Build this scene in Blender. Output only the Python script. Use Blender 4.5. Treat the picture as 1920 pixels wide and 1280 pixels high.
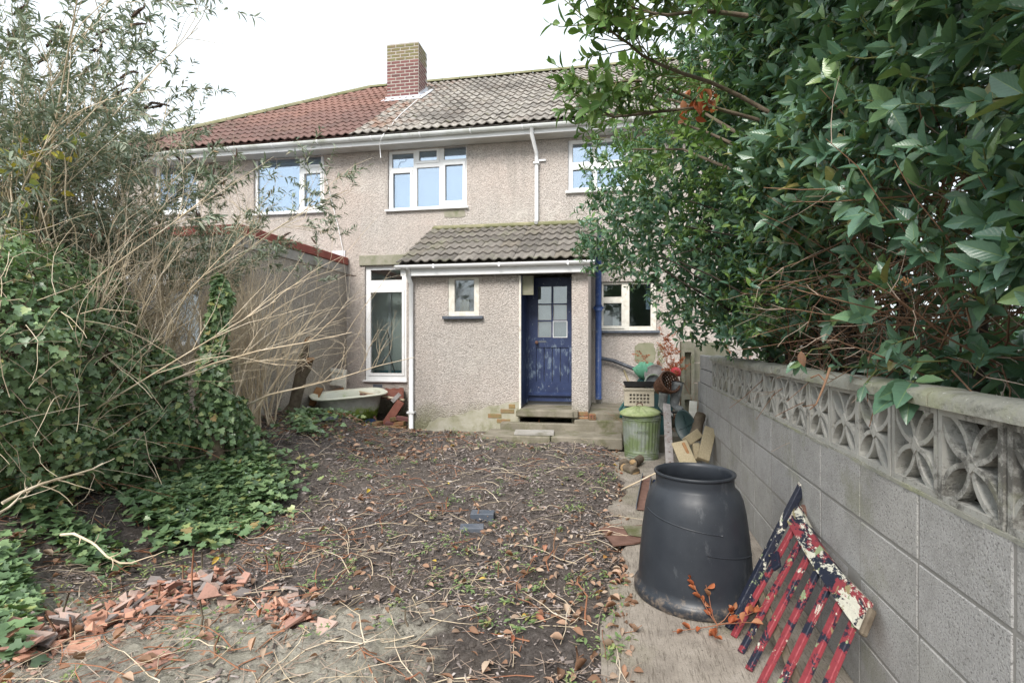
import bpy, math, random
import numpy as np
from mathutils import Vector, Matrix, Euler
R = math.radians
for o in list(bpy.data.objects): bpy.data.objects.remove(o)
sc = bpy.context.scene
COL = sc.collection
rng = np.random.default_rng(7)
random.seed(7)
PI = math.pi

# ------------------------------------------------------------ camera, sky, sun, exposure
CAMZ = 1.5
TA = 0.185
YAW = math.atan(TA)
cam_d = bpy.data.cameras.new('camera'); cam = bpy.data.objects.new('camera', cam_d); COL.objects.link(cam)
cam_d.sensor_width = 36; cam_d.lens = 36 * 1000 / 1920; cam_d.clip_start = 0.02; cam_d.clip_end = 2000
cam.location = (0, 0, CAMZ); cam.rotation_euler = (R(90), 0, YAW)
sc.camera = cam

SUN_EL, SUN_AZ = R(44), R(-168)      # high cloud-veiled sun behind the camera, to its left
w = bpy.data.worlds.new("World"); sc.world = w; w.use_nodes = True
nt = w.node_tree; nt.nodes.clear()
out = nt.nodes.new('ShaderNodeOutputWorld'); bg = nt.nodes.new('ShaderNodeBackground')
sky = nt.nodes.new('ShaderNodeTexSky'); sky.sky_type = 'NISHITA'; sky.sun_disc = False
sky.sun_elevation = SUN_EL; sky.sun_rotation = SUN_AZ; sky.dust_density = 3.0; sky.air_density = 1.0
mix = nt.nodes.new('ShaderNodeMixRGB'); mix.inputs[0].default_value = 0.9
mix.inputs[2].default_value = (3.05, 3.26, 3.40, 1)     # even cloud cover veils the clear sky
nt.links.new(sky.outputs[0], mix.inputs[1])
nt.links.new(mix.outputs[0], bg.inputs[0]); bg.inputs[1].default_value = 0.1
nt.links.new(bg.outputs[0], out.inputs[0])
sd = bpy.data.lights.new('sun', 'SUN'); so = bpy.data.objects.new('sun', sd); COL.objects.link(so)
sd.energy = 1.15; sd.angle = R(26); sd.color = (1.0, 0.955, 0.90)
sv = Vector((math.sin(SUN_AZ) * math.cos(SUN_EL), math.cos(SUN_AZ) * math.cos(SUN_EL), math.sin(SUN_EL)))
so.rotation_euler = sv.to_track_quat('Z', 'Y').to_euler()
sc.view_settings.view_transform = 'Standard'; sc.view_settings.look = 'None'
sc.view_settings.exposure = 2.10; sc.view_settings.gamma = 1.0
try: sc.view_settings.use_curve_mapping = False
except Exception: pass
sc.render.resolution_x = 1024; sc.render.resolution_y = 682
sc.render.engine = 'CYCLES'
sc.cycles.transparent_max_bounces = 16

# ------------------------------------------------------------ measuring helpers (photo pixel -> place in the garden)
CA, SA = math.cos(YAW), math.sin(YAW)
def ray(u, v):
    p = (u - 960) / 1000; q = (640 - v) / 1000
    return np.array([-SA + p * CA, CA + p * SA, q])
def P(u, v, Y):                       # point on the upright plane y = Y
    d = ray(u, v); t = Y / d[1]; return np.array([d[0] * t, Y, CAMZ + d[2] * t])
def G(u, v, z=0.0):                   # point on the level z
    d = ray(u, v); t = (z - CAMZ) / d[2]; return np.array([d[0] * t, d[1] * t, z])
def T(u, v, t):                       # point at distance t along the view axis
    d = ray(u, v); return np.array([d[0] * t, d[1] * t, CAMZ + d[2] * t])

# ------------------------------------------------------------ noise
def vnoise(x, y, seed=0):
    x = np.asarray(x, float); y = np.asarray(y, float)
    xi = np.floor(x).astype(np.int64); yi = np.floor(y).astype(np.int64)
    fx = x - xi; fy = y - yi; fx = fx * fx * (3 - 2 * fx); fy = fy * fy * (3 - 2 * fy)
    def h(a, b):
        n = (a * 374761393 + b * 668265263 + seed * 1442695041) & 0x7fffffff
        n = (n ^ (n >> 13)) * 1274126177 & 0x7fffffff
        return ((n ^ (n >> 16)) & 0xffff) / 65535.0
    return (h(xi, yi) * (1 - fx) * (1 - fy) + h(xi + 1, yi) * fx * (1 - fy) + h(xi, yi + 1) * (1 - fx) * fy + h(xi + 1, yi + 1) * fx * fy)
def sstep(a, b, x):
    t = np.clip((x - a) / (b - a), 0, 1); return t * t * (3 - 2 * t)
def ground_h(x, y):
    x = np.asarray(x, float); y = np.asarray(y, float)
    n = (vnoise(x * 1.1, y * 1.1, 1) - .5) * .09 + (vnoise(x * 3.3, y * 3.3, 2) - .5) * .05
    soft = sstep(0.1, -0.35, x)
    h = 0.03 + n * soft
    h += sstep(-2.6, -4.2, x + 0.35 * (vnoise(x * .8, y * .8, 3) - .5)) * (0.16 + .02 * np.clip(y, 0, 9)) * (1 - .85 * sstep(7.3, 8.3, y) * sstep(-5.2, -4.9, x))
    h += sstep(4.0, 7.0, y) * .05 * soft
    h = np.where(x > -0.1, h * (1 - sstep(-.1, .05, x)) - .012 * sstep(-.1, .05, x), h)
    h -= 0.30 * np.exp(-(((x + 3.3) / .7) ** 2 + ((y - 3.6) / .9) ** 2))
    h -= sstep(9.7, 10.2, y) * .1
    return h
def gh(x, y): return float(ground_h(x, y))

# ------------------------------------------------------------ mesh collector
class Soup:
    def __init__(s): s.v = []; s.f = []; s.n = 0
    def add(s, v, f, mat=0, smooth=False, uv=None):
        v = np.asarray(v, float).reshape(-1, 3)
        if isinstance(f, np.ndarray): groups = [f]
        else:
            d = {}
            for q in f: d.setdefault(len(q), []).append(q)
            groups = [np.array(a) for a in d.values()]
        for g in groups:
            m = mat if isinstance(mat, np.ndarray) and len(mat) == len(g) else np.full(len(g), mat if not isinstance(mat, np.ndarray) else 0)
            s.f.append((g + s.n, m, smooth, None if uv is None else uv[g]))
        s.v.append(v); s.n += len(v); return s
    def box(s, x0, x1, y0, y1, z0, z1, mat=0, M=None, ch=0.0):
        if ch > 0:
            v = []; c = ch
            for ax in range(3):
                for X in (x0, x1):
                    for Y in (y0, y1):
                        for Z in (z0, z1):
                            q = [X + (c if X == x0 else -c), Y + (c if Y == y0 else -c), Z + (c if Z == z0 else -c)]
                            q[ax] = (X, Y, Z)[ax]; v.append(q)
            v = np.array(v); f = []
            I = lambda ax, i, j, k: ax * 8 + i * 4 + j * 2 + k
            for i in (0, 1):
                f.append([I(0, i, 0, 0), I(0, i, 1, 0), I(0, i, 1, 1), I(0, i, 0, 1)])
                f.append([I(1, 0, i, 0), I(1, 1, i, 0), I(1, 1, i, 1), I(1, 0, i, 1)])
                f.append([I(2, 0, 0, i), I(2, 1, 0, i), I(2, 1, 1, i), I(2, 0, 1, i)])
            for i in (0, 1):
                for j in (0, 1):
                    f.append([I(0, i, j, 0), I(0, i, j, 1), I(1, i, j, 1), I(1, i, j, 0)])
                    f.append([I(0, i, 0, j), I(0, i, 1, j), I(2, i, 1, j), I(2, i, 0, j)])
                    f.append([I(1, 0, i, j), I(1, 1, i, j), I(2, 1, i, j), I(2, 0, i, j)])
                    for k in (0, 1): f.append([I(0, i, j, k), I(1, i, j, k), I(2, i, j, k)])
            cen = np.array([(x0 + x1) / 2, (y0 + y1) / 2, (z0 + z1) / 2]); g = []
            for q in f:
                p = v[q]; nn = np.cross(p[1] - p[0], p[2] - p[0])
                g.append(q if nn.dot(p.mean(0) - cen) > 0 else q[::-1])
            f = g
        else:
            v = np.array([[x, y, z] for x in (x0, x1) for y in (y0, y1) for z in (z0, z1)], float)
            f = np.array([[0, 1, 3, 2], [4, 6, 7, 5], [0, 4, 5, 1], [2, 3, 7, 6], [0, 2, 6, 4], [1, 5, 7, 3]])
        if M is not None: v = xf(M, v)
        return s.add(v, f, mat)
    def beam(s, a, b, w_, h_, up=(0, 0, 1), mat=0, ch=0.0, ext=0):
        a = np.array(a, float); b = np.array(b, float); x = b - a; L = np.linalg.norm(x); x /= L
        up = np.array(up, float); y = np.cross(up, x); y /= np.linalg.norm(y); z = np.cross(x, y)
        M = np.eye(4); M[:3, 0] = x; M[:3, 1] = y; M[:3, 2] = z; M[:3, 3] = a
        return s.box(-ext, L + ext, -w_ / 2, w_ / 2, -h_ / 2, h_ / 2, mat, M, ch)
    def tube(s, path, r, n=8, mat=0, caps=True):
        path = np.array(path, float)[None]; K = path.shape[1]
        rr = np.full((1, K), r) if np.isscalar(r) else np.interp(np.linspace(0, 1, K), np.linspace(0, 1, len(r)), np.array(r, float))[None]
        v, f = tubes(path, rr, n); s.add(v, f, mat, True)
        if caps:
            b = s.n - n * K
            s.f.append((np.array([list(range(b, b + n))]), np.array([mat]), False, None))
            s.f.append((np.array([list(range(b + n * (K - 1), b + n * K))[::-1]]), np.array([mat]), False, None))
        return s
    def lathe(s, prof, n=32, c=(0, 0, 0), mat=0, M=None, sx=1, sy=1, a0=0, a1=2 * PI):
        prof = np.array(prof, float); K = len(prof); closed = abs(a1 - a0 - 2 * PI) < 1e-6
        na = n if closed else n + 1
        a = a0 + (a1 - a0) * np.arange(na) / n
        v = np.stack([prof[:, None, 0] * np.cos(a)[None] * sx, prof[:, None, 0] * np.sin(a)[None] * sy, np.repeat(prof[:, 1:2], na, 1)], -1).reshape(-1, 3) + np.array(c)
        f = []
        for k in range(K - 1):
            for i in range(n):
                j = (i + 1) % na; f.append([k * na + i, k * na + j, (k + 1) * na + j, (k + 1) * na + i])
        if M is not None: v = xf(M, v)
        return s.add(v, np.array(f), mat, True)
    def prism(s, pts, axis_vec, mat=0):        # closed polygon (N,3) pushed along a vector
        pts = np.array(pts, float); n = len(pts); v = np.vstack([pts, pts + np.array(axis_vec)])
        f = [list(range(n))[::-1], list(range(n, 2 * n))] + [[i, (i + 1) % n, n + (i + 1) % n, n + i] for i in range(n)]
        return s.add(v, f, mat)
    def plate(s, x0, x1, z0, z1, y0, y1, holes=(), mat=0, tri=True):   # upright plate with rectangular openings
        xs = sorted({x0, x1, *[h[0] for h in holes], *[h[1] for h in holes]}); zs = sorted({z0, z1, *[h[2] for h in holes], *[h[3] for h in holes]})
        xs = [x for x in xs if x0 - 1e-9 <= x <= x1 + 1e-9]; zs = [z for z in zs if z0 - 1e-9 <= z <= z1 + 1e-9]
        def solid(i, j):
            if i < 0 or j < 0 or i >= len(xs) - 1 or j >= len(zs) - 1: return False
            cx, cz = (xs[i] + xs[i + 1]) / 2, (zs[j] + zs[j + 1]) / 2
            return not any(h[0] < cx < h[1] and h[2] < cz < h[3] for h in holes)
        v = []; f = []
        def q(*p):
            b = len(v); v.extend(p); f.append([b, b + 1, b + 2, b + 3])
        for i in range(len(xs) - 1):
            for j in range(len(zs) - 1):
                if not solid(i, j): continue
                a, b, c, d = xs[i], xs[i + 1], zs[j], zs[j + 1]
                q((a, y0, c), (b, y0, c), (b, y0, d), (a, y0, d)); q((a, y1, c), (a, y1, d), (b, y1, d), (b, y1, c))
                if not solid(i - 1, j): q((a, y0, c), (a, y0, d), (a, y1, d), (a, y1, c))
                if not solid(i + 1, j): q((b, y0, c), (b, y1, c), (b, y1, d), (b, y0, d))
                if not solid(i, j - 1): q((a, y0, c), (a, y1, c), (b, y1, c), (b, y0, c))
                if not solid(i, j + 1): q((a, y0, d), (b, y0, d), (b, y1, d), (a, y1, d))
        return s.add(np.array(v), np.array(f), mat)
    def mesh(s, name, off=None):
        v = np.vstack(s.v)
        if off is not None: v = v - np.array(off)
        me = bpy.data.meshes.new(name); me.vertices.add(len(v)); me.vertices.foreach_set('co', v.astype(np.float32).ravel())
        loops = np.concatenate([f.ravel() for f, *_ in s.f]); cnt = np.concatenate([np.full(len(f), f.shape[1]) for f, *_ in s.f])
        me.loops.add(len(loops)); me.loops.foreach_set('vertex_index', loops.astype(np.int32))
        me.polygons.add(len(cnt)); st = np.concatenate([[0], np.cumsum(cnt)[:-1]])
        me.polygons.foreach_set('loop_start', st.astype(np.int32)); me.polygons.foreach_set('loop_total', cnt.astype(np.int32))
        me.polygons.foreach_set('material_index', np.concatenate([m for _, m, _, _ in s.f]).astype(np.int32))
        me.polygons.foreach_set('use_smooth', np.concatenate([np.full(len(f), sm) for f, _, sm, _ in s.f]))
        if any(u is not None for *_, u in s.f):
            uvl = me.uv_layers.new(name='UVMap')
            uv = np.concatenate([(u.reshape(-1, 2) if u is not None else np.zeros((f.size, 2))) for f, _, _, u in s.f])
            uvl.data.foreach_set('uv', uv.astype(np.float32).ravel())
        me.update(calc_edges=True); me.validate()
        return me
    def build(s, name, mats, parent=None, sharp=None):
        off = None
        if parent is not None and parent.get('_w'): off = np.array(parent.get('_w'))
        me = s.mesh(name, off)
        for m in (mats if isinstance(mats, (list, tuple)) else [mats]): me.materials.append(m)
        if sharp is not None:
            me.set_sharp_from_angle(angle=R(sharp))
        o = bpy.data.objects.new(name, me); COL.objects.link(o)
        if parent is not None:
            o.parent = parent
            if parent.get('_w'): o['_w'] = parent['_w']
        return o

def xf(M, v): M = np.array(M); return np.asarray(v) @ M[:3, :3].T + M[:3, 3]
def tubes(paths, radii, n=4):
    Mn, K, _ = paths.shape
    tan = np.empty_like(paths); tan[:, 1:-1] = paths[:, 2:] - paths[:, :-2]; tan[:, 0] = paths[:, 1] - paths[:, 0]; tan[:, -1] = paths[:, -1] - paths[:, -2]
    tan /= np.linalg.norm(tan, axis=2, keepdims=True) + 1e-9
    main = paths[:, -1] - paths[:, 0]
    ref = np.where(np.abs(main[:, 2:3]) > .8 * (np.linalg.norm(main, axis=1, keepdims=True)), np.array([[1., 0.13, 0]]), np.array([[0.05, 0.02, 1.]]))
    ref = np.repeat(ref[:, None], K, 1)
    a = np.cross(ref, tan); a /= np.linalg.norm(a, axis=2, keepdims=True) + 1e-9; b = np.cross(tan, a)
    th = 2 * PI * np.arange(n) / n
    v = paths[:, :, None] + radii[:, :, None, None] * (np.cos(th)[None, None, :, None] * a[:, :, None] + np.sin(th)[None, None, :, None] * b[:, :, None])
    i = np.arange(n); j = (i + 1) % n
    base = (np.arange(Mn)[:, None, None] * K + np.arange(K - 1)[None, :, None]) * n
    f = np.stack([base + i, base + j, base + n + j, base + n + i], -1).reshape(-1, 4)
    return v.reshape(-1, 3), f
def unit(a): return a / (np.linalg.norm(a, axis=-1, keepdims=True) + 1e-9)
def grow(st, di, ln, K=6, wob=.15, droop=0.0, curl=None):
    st = np.array(st, float); d = unit(np.array(di, float)); pts = [st]
    drift = rng.normal(0, wob * .5, st.shape)
    for k in range(1, K):
        d = unit(d + rng.normal(0, wob, st.shape) + drift + np.array([0, 0, -droop])); pts.append(pts[-1] + d * (ln / (K - 1))[:, None])
    return np.stack(pts, 1)
def sprout(paths, n, a0, a1, lo=.2, hi=1.0):
    Mn, K, _ = paths.shape; m = rng.integers(0, Mn, n); f = (lo + (hi - lo) * rng.random(n)) * (K - 1) * .999
    k = f.astype(int); fr = (f - k)[:, None]; p = paths[m, k] * (1 - fr) + paths[m, k + 1] * fr
    t = unit(paths[m, k + 1] - paths[m, k]); r = rng.normal(0, 1, (n, 3)); r = unit(r - (r * t).sum(1, keepdims=True) * t)
    an = a0 + (a1 - a0) * rng.random(n); return p, unit(t * np.cos(an)[:, None] + r * np.sin(an)[:, None]), f / (K - 1)
def taper(M_, K, r0, r1): 
    r0 = np.broadcast_to(r0, (M_,))[:, None]; r1 = np.broadcast_to(r1, (M_,))[:, None]; return r0 + (r1 - r0) * np.linspace(0, 1, K)[None]

# leaf templates: (verts, faces, uv, matidx)
def leaf_t(W=.4, nl=6, fold=.25, droop=.2, tooth=0.0, wide=.45, vein=False):
    xs = np.linspace(0, 1, nl + 1); prof = np.sin(PI * np.clip(xs, 0, 1) ** (math.log(.5) / math.log(wide))) ** .85 * W / 2
    prof[0] = .02; prof[-1] = .004
    if tooth: prof[1:-1] *= 1 + tooth * np.where(np.arange(nl - 1) % 2 == 0, 1, -1)
    cols = [-1, -.09, .09, 1] if vein else [-1, 0, 1]
    v = []; uv = []
    for i, x in enumerate(xs):
        for c in cols:
            y = c * prof[i] if abs(c) == 1 else c * prof.max() * .35 * (1 - x * .8)
            v.append((x, y, abs(y) * fold * 1.6 - droop * x * x)); uv.append((x, .5 + .5 * y / (prof.max() + 1e-6)))
    nc = len(cols); f = []; mi = []
    for i in range(nl):
        for c in range(nc - 1):
            f.append([i * nc + c, (i + 1) * nc + c, (i + 1) * nc + c + 1, i * nc + c + 1]); mi.append(1 if vein and c == 1 else 0)
    return np.array(v), np.array(f), np.array(uv), np.array(mi)
def ivy_t():
    pts = [(0, 0), (-.08, -.32), (.22, -.52), (.38, -.28), (.62, -.34), (.70, -.13), (1, 0), (.70, .13), (.62, .34), (.38, .28), (.22, .52), (-.08, .32)]
    v = [(.32, 0, -.05)] + [(x, y, -.05 * x * x + .1 * abs(y)) for x, y in pts]
    n = len(pts); f = [[0, 1 + (i + 1) % n, 1 + i] for i in range(n)]
    f = [[a, c, b] for a, b, c in f]
    return np.array(v), np.array(f), np.array([(a, .5 + b) for a, b, _ in v]), np.zeros(n, int)
def scatter(s, tmpl, pos, ax, nrm, sc_, mats=None):
    v, f, uv, mi = tmpl; N = len(pos)
    x = unit(ax); z = nrm - (nrm * x).sum(1, keepdims=True) * x; z = unit(z); y = np.cross(z, x)
    B = np.stack([x, y, z], -1)                                   # N,3,3
    V = np.einsum('nij,kj->nki', B, v) * np.asarray(sc_).reshape(-1, 1, 1) + pos[:, None]
    F = f[None] + (np.arange(N) * len(v))[:, None, None]
    s.add(V.reshape(-1, 3), F.reshape(-1, f.shape[1]), np.tile(mi, N) if mats is None else mats, True, np.tile(uv, (N, 1)))

# ------------------------------------------------------------ object helpers
def thing(name, label, cat, loc=(0, 0, 0), rot=(0, 0, 0), group=None, world=False):
    o = bpy.data.objects.new(name, None); COL.objects.link(o); o.location = loc; o.rotation_euler = rot
    o.empty_display_size = .1; o['label'] = label; o['category'] = cat
    if group: o['group'] = group
    if world: o['_w'] = [float(c) for c in loc]
    return o
def tag(o, label, cat, group=None):
    o['label'] = label; o['category'] = cat
    if group: o['group'] = group
    return o
def struct(o): o['kind'] = 'structure'; return o
def stuff(o): o['kind'] = 'stuff'; return o
def base_origin(o, loc):                    # move a mesh object's origin to its base, keeping its shape in place
    me = o.data; a = np.empty(len(me.vertices) * 3, np.float32); me.vertices.foreach_get('co', a)
    a = a.reshape(-1, 3) - np.array(loc, np.float32); me.vertices.foreach_set('co', a.ravel()); me.update(); o.location = loc; return o
def copy_part(src, parent, loc=None, rot=None, scale=None):
    c = src.copy(); COL.objects.link(c); c.parent = parent
    if loc is not None: c.location = loc
    if rot is not None: c.rotation_euler = rot
    if scale is not None: c.scale = scale
    return c

# ------------------------------------------------------------ materials
class N:
    def __init__(s, name):
        s.m = bpy.data.materials.new(name); s.m.use_nodes = True; s.t = s.m.node_tree; s.t.nodes.clear()
        s.out = s.nd('ShaderNodeOutputMaterial'); s.b = s.nd('ShaderNodeBsdfPrincipled'); s.l(s.b.outputs[0], s.out.inputs[0])
        s.pos = s.nd('ShaderNodeNewGeometry').outputs['Position']
    def nd(s, t, **k):
        n = s.t.nodes.new(t)
        for a, b in k.items(): setattr(n, a, b)
        return n
    def l(s, a, b): s.t.links.new(a, b)
    def mapping(s, src=None, scale=(1, 1, 1), loc=(0, 0, 0), rot=(0, 0, 0)):
        m = s.nd('ShaderNodeMapping'); m.inputs['Scale'].default_value = scale; m.inputs['Location'].default_value = loc; m.inputs['Rotation'].default_value = rot
        s.l(src or s.pos, m.inputs[0]); return m.outputs[0]
    def noise(s, scale, detail=4, rough=.6, src=None, dist=0):
        n = s.nd('ShaderNodeTexNoise'); n.inputs['Scale'].default_value = scale; n.inputs['Detail'].default_value = detail
        n.inputs['Roughness'].default_value = rough; n.inputs['Distortion'].default_value = dist; s.l(src or s.pos, n.inputs['Vector']); return n.outputs['Fac']
    def voro(s, scale, feature='F1', src=None, out='Distance', rnd=1):
        n = s.nd('ShaderNodeTexVoronoi', feature=feature); n.inputs['Scale'].default_value = scale; n.inputs['Randomness'].default_value = rnd; s.l(src or s.pos, n.inputs['Vector']); return n.outputs[out]
    def ramp(s, fac, stops, interp='LINEAR'):
        n = s.nd('ShaderNodeValToRGB'); e = n.color_ramp; e.interpolation = interp
        while len(e.elements) < len(stops): e.elements.new(.5)
        for el, (p, c) in zip(e.elements, stops):
            el.position = p; el.color = (*c, 1) if isinstance(c, (tuple, list)) else (c, c, c, 1)
        s.l(fac, n.inputs[0]); return n.outputs[0]
    def mix(s, f, a, b, mode='MIX'):
        n = s.nd('ShaderNodeMixRGB', blend_type=mode)
        for i, x in enumerate((f, a, b)):
            if hasattr(x, 'links'): s.l(x, n.inputs[i])
            elif isinstance(x, (tuple, list)): n.inputs[i].default_value = (*x, 1)
            else: n.inputs[i].default_value = x if i == 0 else (x, x, x, 1)
        return n.outputs[0]
    def math(s, op, a, b=0, clamp=False):
        n = s.nd('ShaderNodeMath', operation=op, use_clamp=clamp)
        for i, x in enumerate((a, b)):
            if hasattr(x, 'links'): s.l(x, n.inputs[i])
            else: n.inputs[i].default_value = x
        return n.outputs[0]
    def xyz(s, src=None):
        n = s.nd('ShaderNodeSeparateXYZ'); s.l(src or s.pos, n.inputs[0]); return n.outputs
    def objrand(s): return s.nd('ShaderNodeObjectInfo').outputs['Random']
    def island(s): return s.nd('ShaderNodeNewGeometry').outputs['Random Per Island']
    def bump(s, h, strength=.5, dist=.01, prev=None):
        n = s.nd('ShaderNodeBump'); n.inputs['Strength'].default_value = strength; n.inputs['Distance'].default_value = dist; s.l(h, n.inputs['Height'])
        if prev is not None: s.l(prev, n.inputs['Normal'])
        s.l(n.outputs[0], s.b.inputs['Normal']); return n.outputs[0]
    def col(s, c):
        if hasattr(c, 'links'): s.l(c, s.b.inputs['Base Color'])
        else: s.b.inputs['Base Color'].default_value = (*c, 1)
        return s
    def set(s, rough=.8, spec=.3, metal=0):
        s.b.inputs['Roughness'].default_value = rough; s.b.inputs['Specular IOR Level'].default_value = spec; s.b.inputs['Metallic'].default_value = metal; return s
def simple(name, c1, c2, scale=8, rough=.7, spec=.3, bump=.3, bd=.004, bscale=60, metal=0, dirt=None, dirt_amt=.5):
    n = N(name); c = n.mix(n.ramp(n.noise(scale), [(.35, 0.), (.65, 1.)]), c1, c2)
    if dirt is not None: c = n.mix(n.ramp(n.noise(scale * .7, 6, .7, n.mapping(loc=(3, 7, 1))), [(1 - dirt_amt - .08, 0.), (1 - dirt_amt + .08, 1.)]), c, dirt)
    n.col(c).set(rough, spec, metal)
    if bump: n.bump(n.noise(bscale, 5), bump, bd)
    return n.m

def pebbledash(name, tint=(1, 1, 1), rosy=.5, moss=True, gray=0.0):
    n = N(name)
    mp = n.mapping(scale=(1, 1, 1.7))
    v = n.voro(34, src=mp); v2 = n.noise(52, 3, .75, mp)
    base = n.ramp(v2, [(.33, (.24, .22, .20)), (.49, (.47, .445, .42)), (.66, (.66, .635, .61))])
    rz = n.ramp(n.noise(.9, 4), [(.35, 0.), (.7, rosy)])
    base = n.mix(rz, base, (.56, .455, .40))
    stk = n.ramp(n.noise(2.4, 6, .7, n.mapping(scale=(2.2, 2.2, .22), loc=(1, 2, 5))), [(.48, 0.), (.70, .65)]); base = n.mix(stk, base, (.36, .335, .31)); base = n.mix(n.ramp(n.noise(1.3, 6, .72, n.mapping(loc=(8, 2, 5))), [(.56, 0.), (.64, .45)]), base, (.58, .56, .52)); base = n.mix(n.ramp(n.noise(5, 6, .8, n.mapping(loc=(8, 8, 5))), [(.66, 0.), (.72, .6)]), base, (.20, .185, .165))
    base = n.mix(n.ramp(n.noise(.55, 6, .65, n.mapping(scale=(1.6, 1.6, .5), loc=(4, 4, 2))), [(.48, 0.), (.76, .45)]), base, (.36, .34, .31))
    base = n.mix(n.ramp(v, [(.0, .35), (.25, 0.)]), base, (.62, .57, .52))
    if moss:
        z = n.xyz()[2]; mz = n.math('SUBTRACT', 1.0, n.math('MULTIPLY', z, 1.25), True)
        mm = n.ramp(n.math('MULTIPLY', mz, n.noise(2.6, 6, .7)), [(.15, 0.), (.42, .8)])
        base = n.mix(mm, base, (.17, .18, .09))
    base = n.mix(1.0, base, tint, 'MULTIPLY')
    if gray: base = n.mix(gray, base, (.20, .185, .165))
    n.col(base).set(.95, .15)
    b = n.bump(n.ramp(v, [(0., 1.), (.6, 0.)]), .8, .018); n.bump(v2, .7, .02, b)
    return n.m
M = {}
M['wall'] = pebbledash('pebbledash', (1.0, .975, .955), .35)
M['wall_b'] = pebbledash('pebbledash_neighbour', (1.0, .96, .935), .42)
M['porch'] = pebbledash('pebbledash_porch', (1.03, 1.0, .98), .28)
M['ext'] = pebbledash('pebbledash_extension', (.98, .94, .87), .1, gray=.08)
M['render'] = simple('smooth_render', (.30, .28, .23), (.20, .20, .14), 4, .9, .2, .4, .004, 50, dirt=(.12, .14, .06), dirt_amt=.35)
def upvc():
    n = N('white_upvc'); c = n.mix(n.ramp(n.noise(3, 6, .7), [(.45, 0.), (.8, .35)]), (.80, .81, .82), (.52, .52, .48)); n.col(c).set(.35, .45); return n.m
M['upvc'] = upvc()
M['gutter'] = simple('weathered_gutter_plastic', (.66, .68, .68), (.48, .50, .46), 2.2, .5, .3, .1, dirt=(.28, .30, .22), dirt_amt=.38)
M['soffit'] = simple('soffit_board', (.50, .49, .46), (.42, .41, .38), 3, .7)
M['oldwhite'] = simple('peeling_white_paint', (.68, .66, .60), (.55, .53, .46), 14, .65, .3, .4, dirt=(.25, .17, .10), dirt_amt=.33)
def glass(name='window_glass', refl=.33, tint=(.74, .88, 1.05)):
    n = N(name); n.t.nodes.remove(n.b)
    g = n.nd('ShaderNodeBsdfGlossy'); g.inputs['Roughness'].default_value = .03; g.inputs['Color'].default_value = (*tint, 1)
    t = n.nd('ShaderNodeBsdfTransparent'); t.inputs['Color'].default_value = (.86, .90, .90, 1)
    lw = n.nd('ShaderNodeFresnel'); lw.inputs['IOR'].default_value = 1.5
    f = n.math('ADD', lw.outputs[0], refl, True)
    m = n.nd('ShaderNodeMixShader'); n.l(f, m.inputs[0]); n.l(t.outputs[0], m.inputs[1]); n.l(g.outputs[0], m.inputs[2]); n.l(m.outputs[0], n.out.inputs[0])
    return n.m
M['glass'] = glass(); M['glass_low'] = glass('ground_floor_glass', .05, (.9, .95, 1)); M['glass_dirty'] = glass('dirty_glass', .10, (.8, .85, .9))
M['room'] = simple('painted_room_wall', (.84, .87, .82), (.80, .83, .77), 1.5, .9, .1, 0)
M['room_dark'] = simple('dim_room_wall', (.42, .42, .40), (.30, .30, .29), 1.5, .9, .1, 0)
M['curtain'] = simple('sky_tint_curtain', (.42, .50, .62), (.36, .44, .56), 1.0, .9, .1, .3, .01, 12)
M['slate'] = simple('slate_sill', (.07, .085, .11), (.12, .13, .15), 10, .6, .3, .3)
def blue():
    n = N('flaking_blue_paint'); sp = n.mapping(scale=(1, 1, .45))
    c = n.mix(n.ramp(n.noise(5), [(.3, 0.), (.7, 1.)]), (.013, .023, .070), (.026, .044, .115))
    z = n.xyz()[2]
    mid = n.math('SUBTRACT', 1, n.math('MULTIPLY', n.math('ABSOLUTE', n.math('SUBTRACT', z, 1.15)), 1.7), True)
    wear = n.ramp(n.math('ADD', n.noise(14, 8, .75, sp), n.math('MULTIPLY', mid, .10)), [(.60, 0.), (.66, 1.)])
    c = n.mix(wear, c, (.12, .16, .22)); c = n.mix(n.ramp(n.noise(22, 6, .7, n.mapping(loc=(5, 2, 2))), [(.66, 0.), (.70, 1.)]), c, (.42, .44, .46))
    n.col(c).set(.45, .4); n.bump(wear, .4, .003); return n.m
M['blue'] = blue()
M['blue_pipe'] = simple('blue_painted_iron', (.030, .065, .20), (.045, .09, .24), 20, .4, .4, .3, dirt=(.22, .26, .34), dirt_amt=.36)
M['black_pipe'] = simple('black_pipe_plastic', (.03, .035, .045), (.06, .07, .09), 12, .5, .4, .2, dirt=(.2, .22, .22), dirt_amt=.35)
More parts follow.
